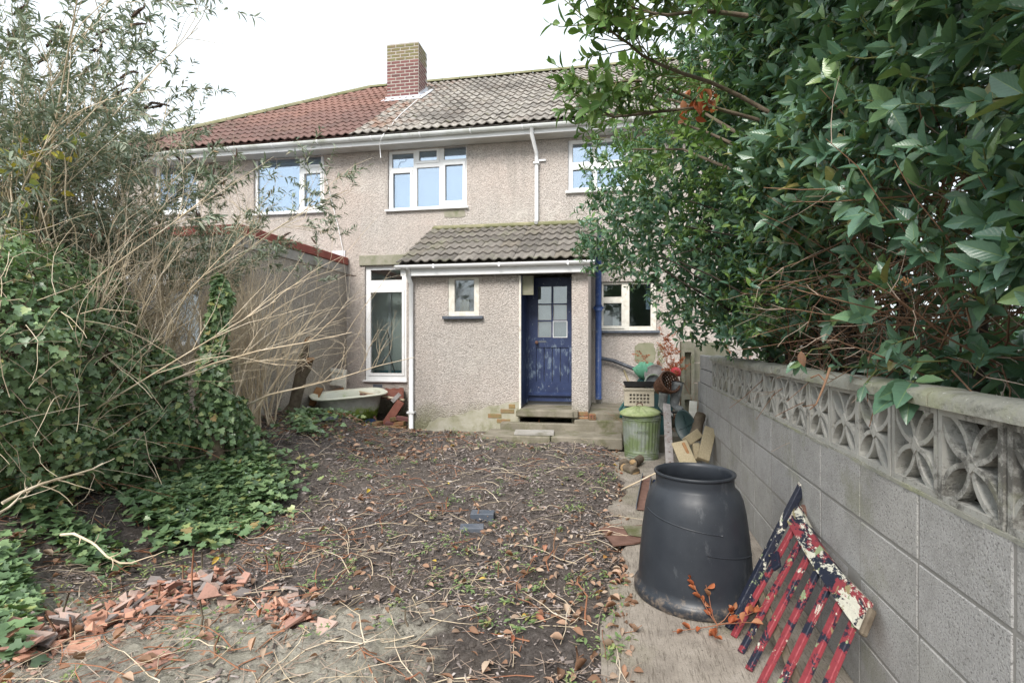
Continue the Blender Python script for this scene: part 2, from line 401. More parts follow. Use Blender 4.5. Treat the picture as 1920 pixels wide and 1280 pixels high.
def tilemat(name, kind):
    n = N(name); r = n.objrand(); x, y, z = n.xyz()
    if kind == 'grey':
        c = n.ramp(r, [(0, (.125, .112, .10)), (.35, (.18, .165, .15)), (.7, (.215, .195, .175)), (1, (.15, .125, .108))])
        wl = n.ramp(n.noise(.8, 5, .7), [(.34, 0.), (.58, .85)])
        lich = n.ramp(n.noise(9, 8, .8), [(.42, 0.), (.60, 1.)])
        c = n.mix(n.math('MULTIPLY', wl, lich), c, (.50, .47, .42))
        c = n.mix(n.ramp(n.noise(3.4, 7, .75, n.mapping(loc=(1, 5, 8))), [(.60, 0.), (.70, .7)]), c, (.17, .18, .06))
        rd = n.math('MULTIPLY', n.ramp(n.math('MULTIPLY', n.math('ADD', x, 3.4), -1), [(.0, 0.), (1., 1.)]), n.ramp(n.noise(2.2, 3), [(.48, 0.), (.62, .7)]))
        c = n.mix(rd, c, (.25, .135, .09))
    elif kind == 'red':
        c = n.ramp(r, [(0, (.14, .088, .078)), (.4, (.19, .115, .10)), (.75, (.155, .10, .09)), (1, (.225, .135, .11))])
        up = n.ramp(n.math('ADD', n.math('MULTIPLY', n.math('SUBTRACT', z, 6.2), .55), n.noise(1.3, 4)), [(.4, 0.), (.9, .7)])
        c = n.mix(up, c, (.27, .15, .12))
        c = n.mix(n.ramp(n.noise(1.1, 6, .7, n.mapping(loc=(2, 2, 2))), [(.52, 0.), (.7, .6)]), c, (.10, .075, .062))
        c = n.mix(n.ramp(n.noise(12, 8, .8), [(.55, 0.), (.68, .45)]), c, (.38, .32, .27))
    else:
        c = n.ramp(r, [(0, (.115, .105, .095)), (.35, (.165, .15, .135)), (.7, (.195, .178, .16)), (1, (.165, .145, .12))])
        c = n.mix(n.ramp(n.noise(2.3, 7, .75, n.mapping(loc=(6, 2, 2))), [(.52, 0.), (.68, .6)]), c, (.18, .185, .115))
        c = n.mix(n.ramp(n.noise(16, 8, .8), [(.52, 0.), (.66, .5)]), c, (.36, .33, .27))
    n.col(c).set(.9, .2); n.bump(n.noise(60, 5), .5, .006); return n.m
M['tile_g'] = tilemat('weathered_grey_roof_tile', 'grey'); M['tile_r'] = tilemat('red_roof_tile', 'red'); M['tile_p'] = tilemat('mossy_porch_tile', 'porch')
M['moss_ridge'] = simple('mossy_ridge_mortar', (.22, .21, .14), (.17, .175, .09), 3, .95, .1, .6, .01, 30, dirt=(.30, .28, .18), dirt_amt=.4)
def brickm(name, cols, sooty=0.0, moss=0.0):
    n = N(name); c = n.ramp(n.objrand(), [(i / (len(cols) - 1), q) for i, q in enumerate(cols)])
    c = n.mix(n.ramp(n.noise(25, 6, .7), [(.45, 0.), (.7, .5)]), c, (.12, .07, .06))
    if moss: c = n.mix(n.ramp(n.noise(5, 6, .7), [(.5 - moss * .2, 0.), (.62, .8)]), c, (.17, .18, .08))
    n.col(c).set(.9, .15); n.bump(n.noise(70, 5), .5, .005); return n.m
M['brick'] = brickm('dark_red_brick', [(.13, .065, .065), (.19, .09, .085), (.16, .075, .075), (.23, .11, .10)])
M['brick_mossy'] = brickm('lichened_chimney_brick', [(.17, .11, .075), (.20, .13, .09), (.16, .12, .08)], moss=1.0)
M['brick_orange'] = brickm('orange_brick', [(.34, .13, .07), (.40, .20, .10), (.24, .10, .065), (.30, .18, .12), (.36, .15, .09)], moss=.8)
M['mortar'] = simple('mortar', (.40, .37, .33), (.30, .28, .25), 10, .95, .1, .5)
M['lead'] = simple('lead_flashing', (.50, .52, .56), (.62, .64, .68), 6, .6, .4, .3)
M['redfascia'] = simple('red_brown_flashing', (.22, .062, .05), (.28, .085, .065), 5, .7, .3, .2, dirt=(.12, .06, .05), dirt_amt=.3)
M['greyfascia'] = simple('grey_cement_board', (.38, .36, .33), (.30, .29, .27), 6, .85, .2, .3, dirt=(.18, .17, .13), dirt_amt=.4)

def concrete_block():
    n = N('concrete_block')
    c = n.ramp(n.noise(1.6, 5, .65), [(.3, (.34, .33, .315)), (.6, (.44, .43, .41)), (.8, (.39, .38, .35))])
    c = n.mix(n.ramp(n.objrand(), [(0, 0.), (1, .5)]), c, (.45, .445, .45))
    sp = n.noise(150, 3, .7); c = n.mix(n.ramp(sp, [(.34, .8), (.46, 0.)]), c, (.08, .077, .072)); c = n.mix(n.ramp(n.noise(5.5, 6, .75, n.mapping(loc=(2, 6, 1))), [(.46, 0.), (.64, .45)]), c, (.24, .235, .22)); 
    v = n.voro(85, out='Distance'); c = n.mix(n.ramp(v, [(.08, .9), (.20, 0.)]), c, (.62, .60, .57))
    x, y, z = n.xyz()
    st = n.ramp(n.math('MULTIPLY', n.noise(3, 6, .7), n.math('SUBTRACT', 1.15, z, True)), [(.3, 0.), (.65, .7)]); c = n.mix(st, c, (.24, .235, .215))
    gr = n.ramp(n.noise(2.2, 5, .7, n.mapping(loc=(9, 1, 4))), [(.56, 0.), (.72, .5)]); c = n.mix(gr, c, (.24, .245, .16))
    n.col(c).set(.95, .15); b = n.bump(sp, .7, .006); n.bump(n.noise(90, 5), .5, .008, b); return n.m
M['block'] = concrete_block()
def screenm():
    n = N('pierced_screen_concrete')
    c = n.ramp(n.noise(7, 6, .7), [(.3, (.38, .37, .34)), (.7, (.52, .51, .47))])
    y = n.xyz()[1]; c = n.mix(n.ramp(n.objrand(), [(0, 0.), (1, .35)]), c, (.24, .235, .21))
    near = n.ramp(n.math('MULTIPLY', y, .25), [(.40, 1.), (.56, 0.)])
    d = n.ramp(n.math('ADD', n.noise(13, 8, .75), n.math('MULTIPLY', near, .14)), [(.56, 0.), (.68, .85)]); c = n.mix(d, c, (.10, .095, .085))
    c = n.mix(n.ramp(n.noise(26, 6, .7, n.mapping(loc=(2, 4, 8))), [(.60, 0.), (.66, .5)]), c, (.56, .55, .48))
    c = n.mix(n.ramp(n.noise(3, 5, .7, n.mapping(loc=(2, 9, 8))), [(.56, 0.), (.7, .5)]), c, (.27, .28, .15))
    n.col(c).set(.95, .15); n.bump(n.noise(120, 5, .7), .6, .005); return n.m
M['screen'] = screenm()
def coping():
    n = N('lichened_coping'); c = n.ramp(n.noise(6, 7, .7), [(.3, (.24, .24, .21)), (.55, (.34, .335, .29)), (.75, (.42, .41, .37))])
    c = n.mix(n.ramp(n.noise(18, 7, .75, n.mapping(scale=(1, .5, 1))), [(.54, 0.), (.64, .7)]), c, (.12, .12, .10))
    c = n.mix(n.ramp(n.noise(3.5, 5, .7, n.mapping(loc=(3, 3, 8))), [(.5, 0.), (.66, .6)]), c, (.32, .33, .20))
    c = n.mix(n.ramp(n.noise(40, 4, .7, n.mapping(loc=(3, 3, 1))), [(.64, 0.), (.68, .7)]), c, (.62, .61, .55))
    n.col(c).set(.95, .12); n.bump(n.noise(70, 6, .7), .7, .008); return n.m
M['coping'] = coping()
M['mortar_wall'] = simple('wall_mortar', (.29, .28, .26), (.25, .24, .225), 9, .95, .1, .5, .004, 90, dirt=(.33, .33, .20), dirt_amt=.3)

def soil():
    n = N('garden_soil'); x, y, z = n.xyz()
    big = n.noise(1.2, 5, .6)
    c = n.ramp(n.noise(22, 9, .78), [(.30, (.046, .040, .037)), (.5, (.110, .095, .088)), (.66, (.19, .17, .158)), (.8, (.28, .25, .235))])
    c = n.mix(n.ramp(big, [(.45, 0.), (.68, .55)]), c, (.155, .128, .105))
    c = n.mix(n.ramp(n.noise(190, 3, .7), [(.60, 0.), (.70, .6)]), c, (.24, .20, .16))
    # pale lichen-crusted concrete showing through at the near left
    f1 = n.math('ADD', n.math('MULTIPLY', n.math('SUBTRACT', 2.78, y), 2.4), n.math('MULTIPLY', n.math('SUBTRACT', n.noise(2.4, 6, .65), .5), 2.0))
    f2 = n.math('MULTIPLY', n.math('SUBTRACT', -.70, x), 1.5); f3 = n.math('MINIMUM', f1, n.math('ADD', f2, n.math('MULTIPLY', n.math('SUBTRACT', n.noise(3.1, 6, .65, n.mapping(loc=(4, 4, 4))), .5), 2.4)))
    pale = n.ramp(f3, [(.0, 0.), (.35, 1.)])
    pc = n.ramp(n.noise(34, 9, .8), [(.32, (.13, .115, .10)), (.46, (.36, .335, .285)), (.64, (.52, .49, .42))])
    pc = n.mix(n.ramp(n.noise(3, 5), [(.45, 0.), (.75, .4)]), pc, (.27, .27, .19))
    c = n.mix(pale, c, pc)
    gm = n.math('MULTIPLY', n.ramp(n.math('ADD', n.math('MULTIPLY', x, -.6), n.noise(1.7, 6, .7)), [(1.1, 0.), (1.5, 1.)]), n.ramp(n.noise(8, 6, .75), [(.45, 0.), (.62, .6)]))
    c = n.mix(gm, c, (.14, .15, .06))
    n.col(c).set(.96, .1); b = n.bump(n.noise(26, 9, .8), .9, .035); n.bump(n.noise(170, 4, .7), .6, .008, b); return n.m
M['soil'] = soil()
def path():
    n = N('brushed_concrete'); c = n.ramp(n.noise(5, 7, .7), [(.3, (.20, .175, .15)), (.55, (.31, .275, .235)), (.75, (.38, .345, .305))])
    c = n.mix(n.ramp(n.noise(1.5, 6, .7), [(.5, 0.), (.66, .6)]), c, (.15, .145, .085))
    ln = n.noise(16, 6, .7, n.mapping(scale=(9, .7, 1), rot=(0, 0, .04))); c = n.mix(n.ramp(ln, [(.52, 0.), (.64, .7)]), c, (.09, .075, .06))
    c = n.mix(n.ramp(n.noise(90, 4, .8), [(.60, 0.), (.66, .9)]), c, (.045, .035, .028))
    n.col(c).set(.93, .15); b = n.bump(ln, .6, -.01); n.bump(n.noise(140, 5, .7), .6, .005, b); return n.m
M['path'] = path()
M['patio'] = simple('old_patio_concrete', (.26, .235, .19), (.17, .155, .12), 3.5, .95, .1, .6, .008, 60, dirt=(.10, .105, .05), dirt_amt=.42)
M['bark'] = simple('bark', (.10, .078, .058), (.17, .14, .105), 12, .95, .1, .7, .01, 40, dirt=(.13, .15, .07), dirt_amt=.35)
M['bark_dark'] = simple('dark_bark', (.045, .036, .030), (.085, .07, .058), 12, .95, .1, .7, .01, 40)
M['twig_beige'] = simple('dry_beige_stem', (.66, .55, .40), (.52, .42, .29), 5, .7, .3, 0, dirt=(.72, .64, .52), dirt_amt=.42)
M['twig_brown'] = simple('brown_twig', (.17, .095, .06), (.25, .15, .095), 6, .85, .2, 0)
M['twig_red'] = simple('russet_twig', (.26, .11, .065), (.33, .17, .10), 6, .85, .2, 0)
M['twig_pale'] = simple('pale_dead_twig', (.46, .37, .30), (.30, .22, .17), 9, .85, .2, 0)
M['twig_green'] = simple('green_shoot', (.13, .15, .05), (.20, .20, .08), 6, .7, .2, 0)
def leafm(name, stops, rough=.38, spec=.5, trans=.2, vein=True, tcol=(.12, .22, .04)):
    n = N(name); r = n.math('FRACT', n.math('ADD', n.island(), n.objrand()))
    c = n.ramp(r, stops)
    uv = n.nd('ShaderNodeUVMap').outputs[0]; su = n.xyz(uv)
    if vein:
        wv = n.math('ABSOLUTE', n.math('SUBTRACT', su[1], .5)); ph = n.math('SINE', n.math('MULTIPLY', n.math('SUBTRACT', su[0], n.math('MULTIPLY', wv, .55)), 52.0))
        c = n.mix(n.ramp(ph, [(.86, 0.), (1.0, .10)]), c, (.25, .33, .15)); n.bump(ph, .09, .004)
    c = n.mix(n.ramp(n.noise(9, 5, .7), [(.5, 0.), (.75, .35)]), c, (.03, .045, .03))
    n.col(c).set(rough, spec)
    tr = n.nd('ShaderNodeBsdfTranslucent'); tr.inputs[0].default_value = (*tcol, 1)
    m = n.nd('ShaderNodeMixShader'); m.inputs[0].default_value = trans; n.l(n.b.outputs[0], m.inputs[1]); n.l(tr.outputs[0], m.inputs[2]); n.l(m.outputs[0], n.out.inputs[0])
    return n.m
M['laurel'] = leafm('laurel_leaf', [(0, (.080, .165, .108)), (.3, (.130, .240, .160)), (.62, (.10, .205, .135)), (.86, (.18, .31, .17)), (.97, (.25, .38, .14)), (1, (.36, .28, .10))], .28, .65)
M['bay'] = leafm('bay_leaf', [(0, (.052, .120, .080)), (.45, (.082, .175, .112)), (.8, (.12, .23, .115)), (1, (.20, .32, .11))], .36, .5, .22, False)
M['bay_light'] = leafm('young_leaf', [(0, (.07, .15, .045)), (.5, (.11, .21, .05)), (1, (.20, .30, .07))], .4, .45, .3, True)
M['midrib'] = simple('leaf_midrib', (.21, .30, .11), (.26, .34, .13), 5, .5, .4, 0)
M['ivy'] = leafm('ivy_leaf', [(0, (.10, .16, .085)), (.35, (.155, .25, .125)), (.68, (.21, .32, .15)), (.9, (.30, .41, .20)), (.97, (.40, .45, .16)), (1, (.35, .24, .12))], .32, .55, .22, False)
M['buddleia'] = leafm('buddleia_leaf', [(0, (.17, .22, .165)), (.4, (.25, .30, .22)), (.75, (.33, .38, .29)), (.93, (.42, .44, .34)), (1, (.32, .21, .13))], .7, .2, .2, False, (.12, .17, .07))
M['seed'] = simple('buddleia_seed_head', (.06, .045, .035), (.10, .07, .055), 20, .9, .1, 0)
M['dry'] = leafm('dead_leaf', [(0, (.17, .10, .065)), (.3, (.32, .185, .12)), (.55, (.46, .31, .22)), (.75, (.28, .20, .15)), (.9, (.50, .40, .30)), (.97, (.38, .13, .07)), (1, (.60, .45, .08))], .7, .2, .15, False, (.35, .15, .04))
M['yellow'] = leafm('yellow_leaf', [(0, (.55, .42, .05)), (.5, (.45, .45, .10)), (1, (.25, .35, .08))], .5, .3, .3, False, (.5, .45, .05))
M['weed'] = leafm('weed_leaf', [(0, (.12, .19, .075)), (.5, (.19, .28, .11)), (.85, (.28, .34, .15)), (1, (.34, .33, .11))], .6, .3, .25, False)
M['grass'] = leafm('moss_grass', [(0, (.16, .22, .04)), (1, (.28, .34, .07))], .7, .2, .3, False)
M['rust_leaf'] = leafm('rust_red_leaf', [(0, (.35, .09, .04)), (.5, (.48, .16, .07)), (1, (.42, .22, .12))], .6, .3, .3, False, (.5, .12, .03))
def mulch():
    n = N('mulch_chips'); c = n.ramp(n.island(), [(0, (.055, .046, .042)), (.4, (.13, .108, .098)), (.72, (.23, .195, .18)), (.92, (.36, .31, .29)), (1, (.55, .50, .47))]); n.col(c).set(.95, .1); return n.m
M['mulch'] = mulch()
def terra():
    n = N('terracotta_shard'); r = n.objrand(); c = n.ramp(r, [(0, (.42, .21, .145)), (.25, (.50, .27, .19)), (.42, (.38, .22, .175)), (.56, (.46, .25, .18)), (.66, (.22, .195, .185)), (.78, (.30, .26, .245)), (.88, (.42, .31, .265)), (1, (.54, .32, .23))], 'CONSTANT')
    c = n.mix(n.ramp(n.noise(22, 6, .7), [(.48, 0.), (.68, .5)]), c, (.20, .13, .10)); n.col(c).set(.9, .15); n.bump(n.noise(80, 5), .5, .004); return n.m
M['terra'] = terra()
def plastic(name, c1, c2, rough=.42, dust=(.2, .2, .2), da=.25):
    n = N(name); c = n.mix(n.ramp(n.noise(4, 5), [(.35, 0.), (.65, 1.)]), c1, c2)
    c = n.mix(n.ramp(n.noise(7, 8, .75, n.mapping(scale=(1, 1, .4), loc=(2, 2, 2))), [(.60, 0.), (.75, da)]), c, dust)
    c = n.mix(n.ramp(n.noise(150, 3, .7), [(.70, 0.), (.74, da * 1.5)]), c, dust)
    n.col(c).set(rough, .4); n.l(n.ramp(n.noise(6, 6, .7), [(.3, rough - .08), (.7, rough + .15)]), n.b.inputs['Roughness']); n.bump(n.noise(200, 3), .12, .002); return n.m
def muddy():
    m = plastic('muddy_bin_plastic', (.018, .022, .029), (.030, .035, .043), .40, (.17, .18, .19), .5); t = m.node_tree; b = [q for q in t.nodes if q.type == 'BSDF_PRINCIPLED'][0]; src = b.inputs['Base Color'].links[0].from_socket
    tc = t.nodes.new('ShaderNodeTexCoord'); sp = t.nodes.new('ShaderNodeSeparateXYZ'); t.links.new(tc.outputs['Object'], sp.inputs[0]); ns = t.nodes.new('ShaderNodeTexNoise'); ns.inputs['Scale'].default_value = 22; ns.inputs['Detail'].default_value = 7; ns.inputs['Roughness'].default_value = .75; t.links.new(tc.outputs['Object'], ns.inputs['Vector'])
    a = t.nodes.new('ShaderNodeMath'); a.operation = 'MULTIPLY_ADD'; t.links.new(sp.outputs[2], a.inputs[0]); a.inputs[1].default_value = -1.5; t.links.new(ns.outputs['Fac'], a.inputs[2])
    r = t.nodes.new('ShaderNodeValToRGB'); r.color_ramp.elements[0].position = .42; r.color_ramp.elements[1].position = .56; t.links.new(a.outputs[0], r.inputs[0]); mx = t.nodes.new('ShaderNodeMixRGB'); t.links.new(r.outputs[0], mx.inputs[0]); t.links.new(src, mx.inputs[1]); mx.inputs[2].default_value = (.13, .105, .085, 1); t.links.new(mx.outputs[0], b.inputs['Base Color']); return m
M['binblack'] = muddy(); _old = plastic('black_compost_bin_plastic', (.020, .024, .031), (.030, .035, .043), .42, (.15, .16, .17), .45)
M['teal'] = plastic('dark_teal_plastic', (.018, .075, .075), (.03, .10, .095), .45)
M['oval'] = plastic('dark_green_plastic', (.015, .036, .038), (.025, .05, .05), .35)
M['beige'] = plastic('beige_plastic', (.50, .44, .35), (.56, .50, .40), .5)
M['blackpl'] = plastic('black_plastic', (.018, .018, .02), (.03, .03, .032), .4)
M['green_bag'] = plastic('light_green_sack', (.10, .30, .19), (.16, .40, .26), .6)
M['redpl'] = plastic('red_plastic', (.62, .05, .06), (.50, .035, .045), .4)
M['bluepl'] = plastic('dark_blue_plastic', (.012, .022, .06), (.02, .04, .10), .3, (.3, .34, .42), .4)
M['galv'] = simple('galvanised_steel', (.34, .37, .34), (.26, .30, .25), 8, .55, .5, .15, metal=.35, dirt=(.19, .25, .12), dirt_amt=.5)
M['lidgreen'] = simple('algae_covered_lid', (.24, .30, .12), (.36, .40, .22), 7, .8, .3, .3, dirt=(.16, .20, .08), dirt_amt=.35)
M['rubber'] = simple('mouldy_grey_rubber', (.12, .13, .135), (.20, .21, .21), 9, .7, .3, .2, dirt=(.42, .43, .42), dirt_amt=.42)
M['wicker'] = simple('brown_wicker', (.085, .04, .025), (.15, .075, .045), 30, .75, .3, .5, .004, 90)
M['sieve'] = simple('grey_mesh_metal', (.30, .32, .33), (.22, .235, .24), 30, .6, .4, .4)
M['enamel'] = simple('stained_enamel', (.74, .75, .66), (.66, .68, .56), 5, .4, .5, .1, dirt=(.36, .46, .16), dirt_amt=.35)
def bathside():
    n = N('mossy_bath_outside'); z = n.xyz()[2]
    c = n.mix(n.ramp(n.noise(7, 6, .7), [(.35, 0.), (.65, 1.)]), (.62, .61, .57), (.44, .43, .40))
    mm = n.ramp(n.math('ADD', n.math('MULTIPLY', n.math('SUBTRACT', .52, z), 2.4), n.noise(9, 6, .7)), [(.75, 0.), (1.05, 1.)])
    c = n.mix(mm, c, (.24, .32, .06)); n.col(c).set(.6, .3); n.bump(n.noise(40, 5), .3, .004); return n.m
M['bathside'] = bathside()
M['rim'] = simple('cream_enamel_rim', (.76, .76, .64), (.70, .71, .58), 9, .4, .5, 0)
M['rust'] = simple('rusty_iron', (.12, .065, .05), (.19, .11, .085), 9, .85, .3, .5, .004, 50, dirt=(.13, .075, .06), dirt_amt=.4)
M['wood_brown'] = simple('wet_brown_timber', (.25, .125, .06), (.34, .19, .09), 9, .8, .2, .4)
M['wood_red'] = simple('red_brown_plank', (.17, .06, .045), (.23, .095, .07), 9, .8, .2, .4)
def woodm(name, a, b, axis=(14, 14, 1.4)):
    n = N(name); g = n.noise(6, 6, .7, n.mapping(n.nd('ShaderNodeTexCoord').outputs['Object'], scale=axis)); c = n.mix(n.ramp(g, [(.35, 0.), (.65, 1.)]), a, b)
    c = n.mix(n.ramp(n.noise(5, 5, .7), [(.5, 0.), (.7, .5)]), c, (.20, .19, .10)); n.col(c).set(.85, .2); n.bump(g, .4, .004); return n.m
M['wood_pale'] = woodm('sawn_pale_timber', (.44, .37, .25), (.32, .265, .17))
M['cutwood'] = woodm('cut_log_face', (.42, .29, .16), (.30, .20, .10), (10, 10, 10))
M['greywood'] = simple('grey_weathered_timber', (.36, .34, .33), (.24, .22, .21), 14, .85, .2, .4, dirt=(.16, .07, .05), dirt_amt=.36)
def flake(nm='peeling_red_paint', t1=.525, t2=.625, t3=.65):
    n = N(nm)
    tc = n.nd('ShaderNodeTexCoord').outputs['Object']; mp = n.mapping(tc, scale=(1, .45, 1))
    d1 = n.noise(10, 10, .72, mp, .3); d2 = n.noise(12, 10, .74, n.mapping(tc, scale=(1, .5, 1), loc=(3, 1, 2)), .5); d3 = n.noise(13, 8, .65, n.mapping(tc, scale=(1, .5, 1), loc=(7, 5, 2)), .5)
    c = n.mix(n.ramp(d1, [(t1, 0.), (t1 + .01, 1.)]), (.25, .040, .050), (.016, .020, .036))
    c = n.mix(n.ramp(d2, [(t2, 0.), (t2 + .01, 1.)]), c, (.62, .60, .50))
    c = n.mix(n.ramp(d3, [(t3, 0.), (t3 + .01, 1.)]), c, (.27, .23, .12))
    c = n.mix(n.ramp(n.noise(10, 6, .6, n.mapping(tc, loc=(1, 8, 2))), [(.63, 0.), (.64, 1.)]), c, (.25, .30, .17))
    n.col(c).set(.5, .35); n.bump(n.math('ADD', n.ramp(d1, [(.49, 0.), (.51, 1.)]), n.ramp(d2, [(.56, 1.), (.58, 0.)])), .5, .003); return n.m
M['flake'] = flake(); M['flake_rail'] = flake('peeling_cream_and_navy_paint', .46, .50, .60); M['flake_navy'] = flake('peeling_navy_paint', .36, .60, .66)
M['sand'] = simple('pale_render_patch', (.24, .235, .17), (.18, .185, .12), 6, .95, .1, .4)
M['dark'] = simple('stick_and_hole_shade', (.03, .03, .03), (.05, .045, .04), 3, .95, .1, .3)
exec_order = 0

# ============================================================ GROUND
def axis(parts): return np.concatenate([np.linspace(a, b, n, endpoint=False) for a, b, n in parts] + [[parts[-1][1]]])
gx = axis([(-300, -12, 12), (-12, -5, 30), (-5, 1.3, 260), (1.3, 6, 24), (6, 300, 12)])
gy = axis([(-60, 0, 8), (0, 1.2, 10), (1.2, 5.5, 210), (5.5, 9.8, 110), (9.8, 30, 16), (30, 900, 10)])
XX, YY = np.meshgrid(gx, gy, indexing='ij')
fine = sstep(-5.6, -4.8, XX) * sstep(1.0, 1.3, YY) * sstep(10, 9.4, YY)
H = ground_h(XX, YY)
off = sstep(.12, -.12, XX)
H = H + fine * off * ((vnoise(XX * 11, YY * 11, 5) - .5) * .026 + (vnoise(XX * 27, YY * 27, 6) - .5) * .018 + np.maximum(vnoise(XX * 16, YY * 16, 8) - .72, 0) * .10)
H = np.where((YY > 9.35) & (XX > -10.5), np.minimum(H, .0), H)
nx, ny = len(gx), len(gy)
gi = (np.arange(nx - 1)[:, None] * ny + np.arange(ny - 1)[None]).ravel()
s = Soup().add(np.stack([XX, YY, H], -1), np.stack([gi, gi + ny, gi + ny + 1, gi + 1], -1), 0, True)
struct(s.build('ground', M['soil']))

# concrete path beside the wall: three cast slabs, a broken edge on the soil side
def slab(name, y0, y1, x1f, z0, z1, mat, jag=.05, seed=0, x0=0.0):
    n = 26; ys = np.linspace(y0, y1, n); xl = x0 + (vnoise(ys * 5 + seed, ys * 0 + seed, 11) - .5) * jag * 2
    xl[0] += .01; v = []
    for xa, yy in zip(xl, ys):
        for k, x in enumerate(np.linspace(xa, x1f(yy), 9)): v.append((x, yy, z1 + (vnoise(x * 4, yy * 4, 12) - .5) * .012))
        v.append((xa - .015, yy, z0)); v.append((x1f(yy), yy, z0))
    v = np.array(v); f = []
    for i in range(n - 1):
        a, b = i * 11, (i + 1) * 11
        for k in range(8): f.append([a + k, a + k + 1, b + k + 1, b + k])
        f.append([a + 9, a, b, b + 9]); f.append([a + 8, a + 10, b + 10, b + 8])
    f.append([0, 9, 10, 8]); f.append([(n - 1) * 11, (n - 1) * 11 + 8, (n - 1) * 11 + 10, (n - 1) * 11 + 9])
    return Soup().add(v, f, 0).build(name, mat)
WD = math.atan(.2) - YAW; wallx = lambda y: 1.0 + y * math.tan(WD)
cp = bpy.data.objects.new('concrete_path', None); COL.objects.link(cp); struct(cp)
for i, (a, b) in enumerate([(-.5, 3.3), (3.312, 4.9), (4.912, 7.3)]):
    o = slab('path_slab', a, b, lambda y: wallx(y) - .003, -.08, [.028, .034, .024][i], M['path'], [.07, .10, .09][i], i * 3, [-.02, .06, .10][i]); o.parent = cp

# ============================================================ HOUSES
ROOFE = (9.05, 5.25); ROOFR = (13.2, 8.16)          # eaves edge and ridge (y, z)
PITCH = math.atan2(ROOFR[1] - ROOFE[1], ROOFR[0] - ROOFE[0]); SL = math.hypot(ROOFR[1] - ROOFE[1], ROOFR[0] - ROOFE[0])
XJ = -4.7
def tile_mesh(name, w_=.33, L=.41, n=12, amp=.034, th=.016, mats=()):
    xs = np.linspace(.002, w_ - .002, n + 1); h = amp * (0.5 + .5 * np.cos(2 * PI * (xs / (w_ / 2)) + 2.2)) ** 1.6
    v = []
    for y, lift in ((0, .030), (L, 0)):
        v += [(x, y, hh + lift) for x, hh in zip(xs, h)]
    v += [(x, 0.0, hh + .030 - th) for x, hh in zip(xs, h)]
    v = np.array(v); m = n + 1; f = []
    for i in range(n):
        f.append([i, i + 1, m + i + 1, m + i]); f.append([2 * m + i, 2 * m + i + 1, i + 1, i])
    f += [[0, m, 2 * m, 2 * m], [n, 2 * m + n, m + n, m + n]]
    f = [q if len(set(q)) == 4 else list(dict.fromkeys(q)) for q in f]
    s = Soup().add(v, [q for q in f if len(q) == 4] , 0, False); s.add(v, [q for q in f if len(q) == 3], 0, False)
    me = s.mesh(name)
    for mm in mats: me.materials.append(mm)
    return me
def add_tile(me, name, parent, p, pitch, jit=.012):
    o = bpy.data.objects.new(name, me); COL.objects.link(o); o.parent = parent
    wl = parent['_w']; o.location = (p[0] - wl[0], p[1] - wl[1], p[2] - wl[2])
    o.rotation_euler = (pitch + random.uniform(-jit, jit), random.uniform(-jit, jit), random.uniform(-jit, jit)); return o
def on_roof(x, s_, up=0.0):
    return (x, ROOFE[0] + math.cos(PITCH) * s_ - math.sin(PITCH) * up, ROOFE[1] + math.sin(PITCH) * s_ + math.cos(PITCH) * up)

hA = thing('pebbledashed_house', 'terraced house with grey tiled roof, blue back door and lean-to porch', 'house', (-1.4, 9.5, 0), world=True)
hB = thing('neighbouring_house', 'neighbouring house with red tiled hipped roof beyond the bare bushes', 'house', (-7.4, 9.5, 0), world=True)
ti_g = tile_mesh('roof_tile', mats=[M['tile_g']]); ti_r = tile_mesh('roof_tile_red', mats=[M['tile_r']])
GA = SL / 15
for r in range(15):
    for c in range(19):
        add_tile(ti_g, 'roof_tile', hA, on_roof(XJ + c * .33, r * GA, .012), PITCH)
    for c in range(18):
        x = XJ - (c + 1) * .33
        hipx = -10.42 + (ROOFE[0] + math.cos(PITCH) * (r + .5) * GA - ROOFE[0])
        if x + .20 > hipx: add_tile(ti_r, 'roof_tile', hB, on_roof(x, r * GA, .012), PITCH)
# the part of the roof beyond the trees: joined tiles
s = Soup(); tv = np.array([v.co[:] for v in ti_g.vertices]); tf = [list(p.vertices) for p in ti_g.polygons]
for r in range(15):
    for c in range(19, 24):
        Mx = Matrix.Translation(on_roof(XJ + c * .33, r * GA, .012)) @ Euler((PITCH, 0, 0)).to_matrix().to_4x4()
        s.add(xf(Mx, tv), tf, 0)
stuff(s.build('far_roof_tiles', M['tile_g'], hA))
def deck(parent, xl0, xl1, xr, mat):       # under-roof plane down to the eaves plus rear slope
    a = on_roof(0, 0)[1:]; b = on_roof(0, SL)[1:]
    v = [(xl0, *a), (xr, *a), (xr, *b), (xl1, *b), (xl0, 2 * b[0] - a[0], a[1]), (xr, 2 * b[0] - a[0], a[1])]
    return Soup().add(v, [[0, 1, 2, 3], [3, 2, 5, 4]] + ([[0, 3, 4]] if xl0 != xl1 else []), 0).build('roof_deck', mat, parent)
deck(hA, XJ, XJ, 3.2, M['tile_g']); deck(hB, -10.42, -10.42 + (ROOFR[0] - ROOFE[0]), XJ, M['tile_r'])
def half_round(L, r=.12, n=8, th=.02):
    a = np.linspace(0, PI, n + 1); s = Soup()
    o1 = np.stack([np.zeros(n + 1), np.cos(a) * r, np.sin(a) * r * .8], -1)
    i1 = o1 * [1, (r - th) / r, (r - th) / r]; v = np.vstack([o1, o1 + [L, 0, 0], i1, i1 + [L, 0, 0]]); m = n + 1; f = []
    for i in range(n): f += [[i, i + 1, m + i + 1, m + i], [2 * m + i, i, 0 + i + 1, 2 * m + i + 1][0:4], [m + i, m + i + 1, 3 * m + i + 1, 3 * m + i]]
    return s.add(v, f, 0, False)
rid = half_round(.43).mesh('ridge_tile'); rid.materials.append(M['moss_ridge'])
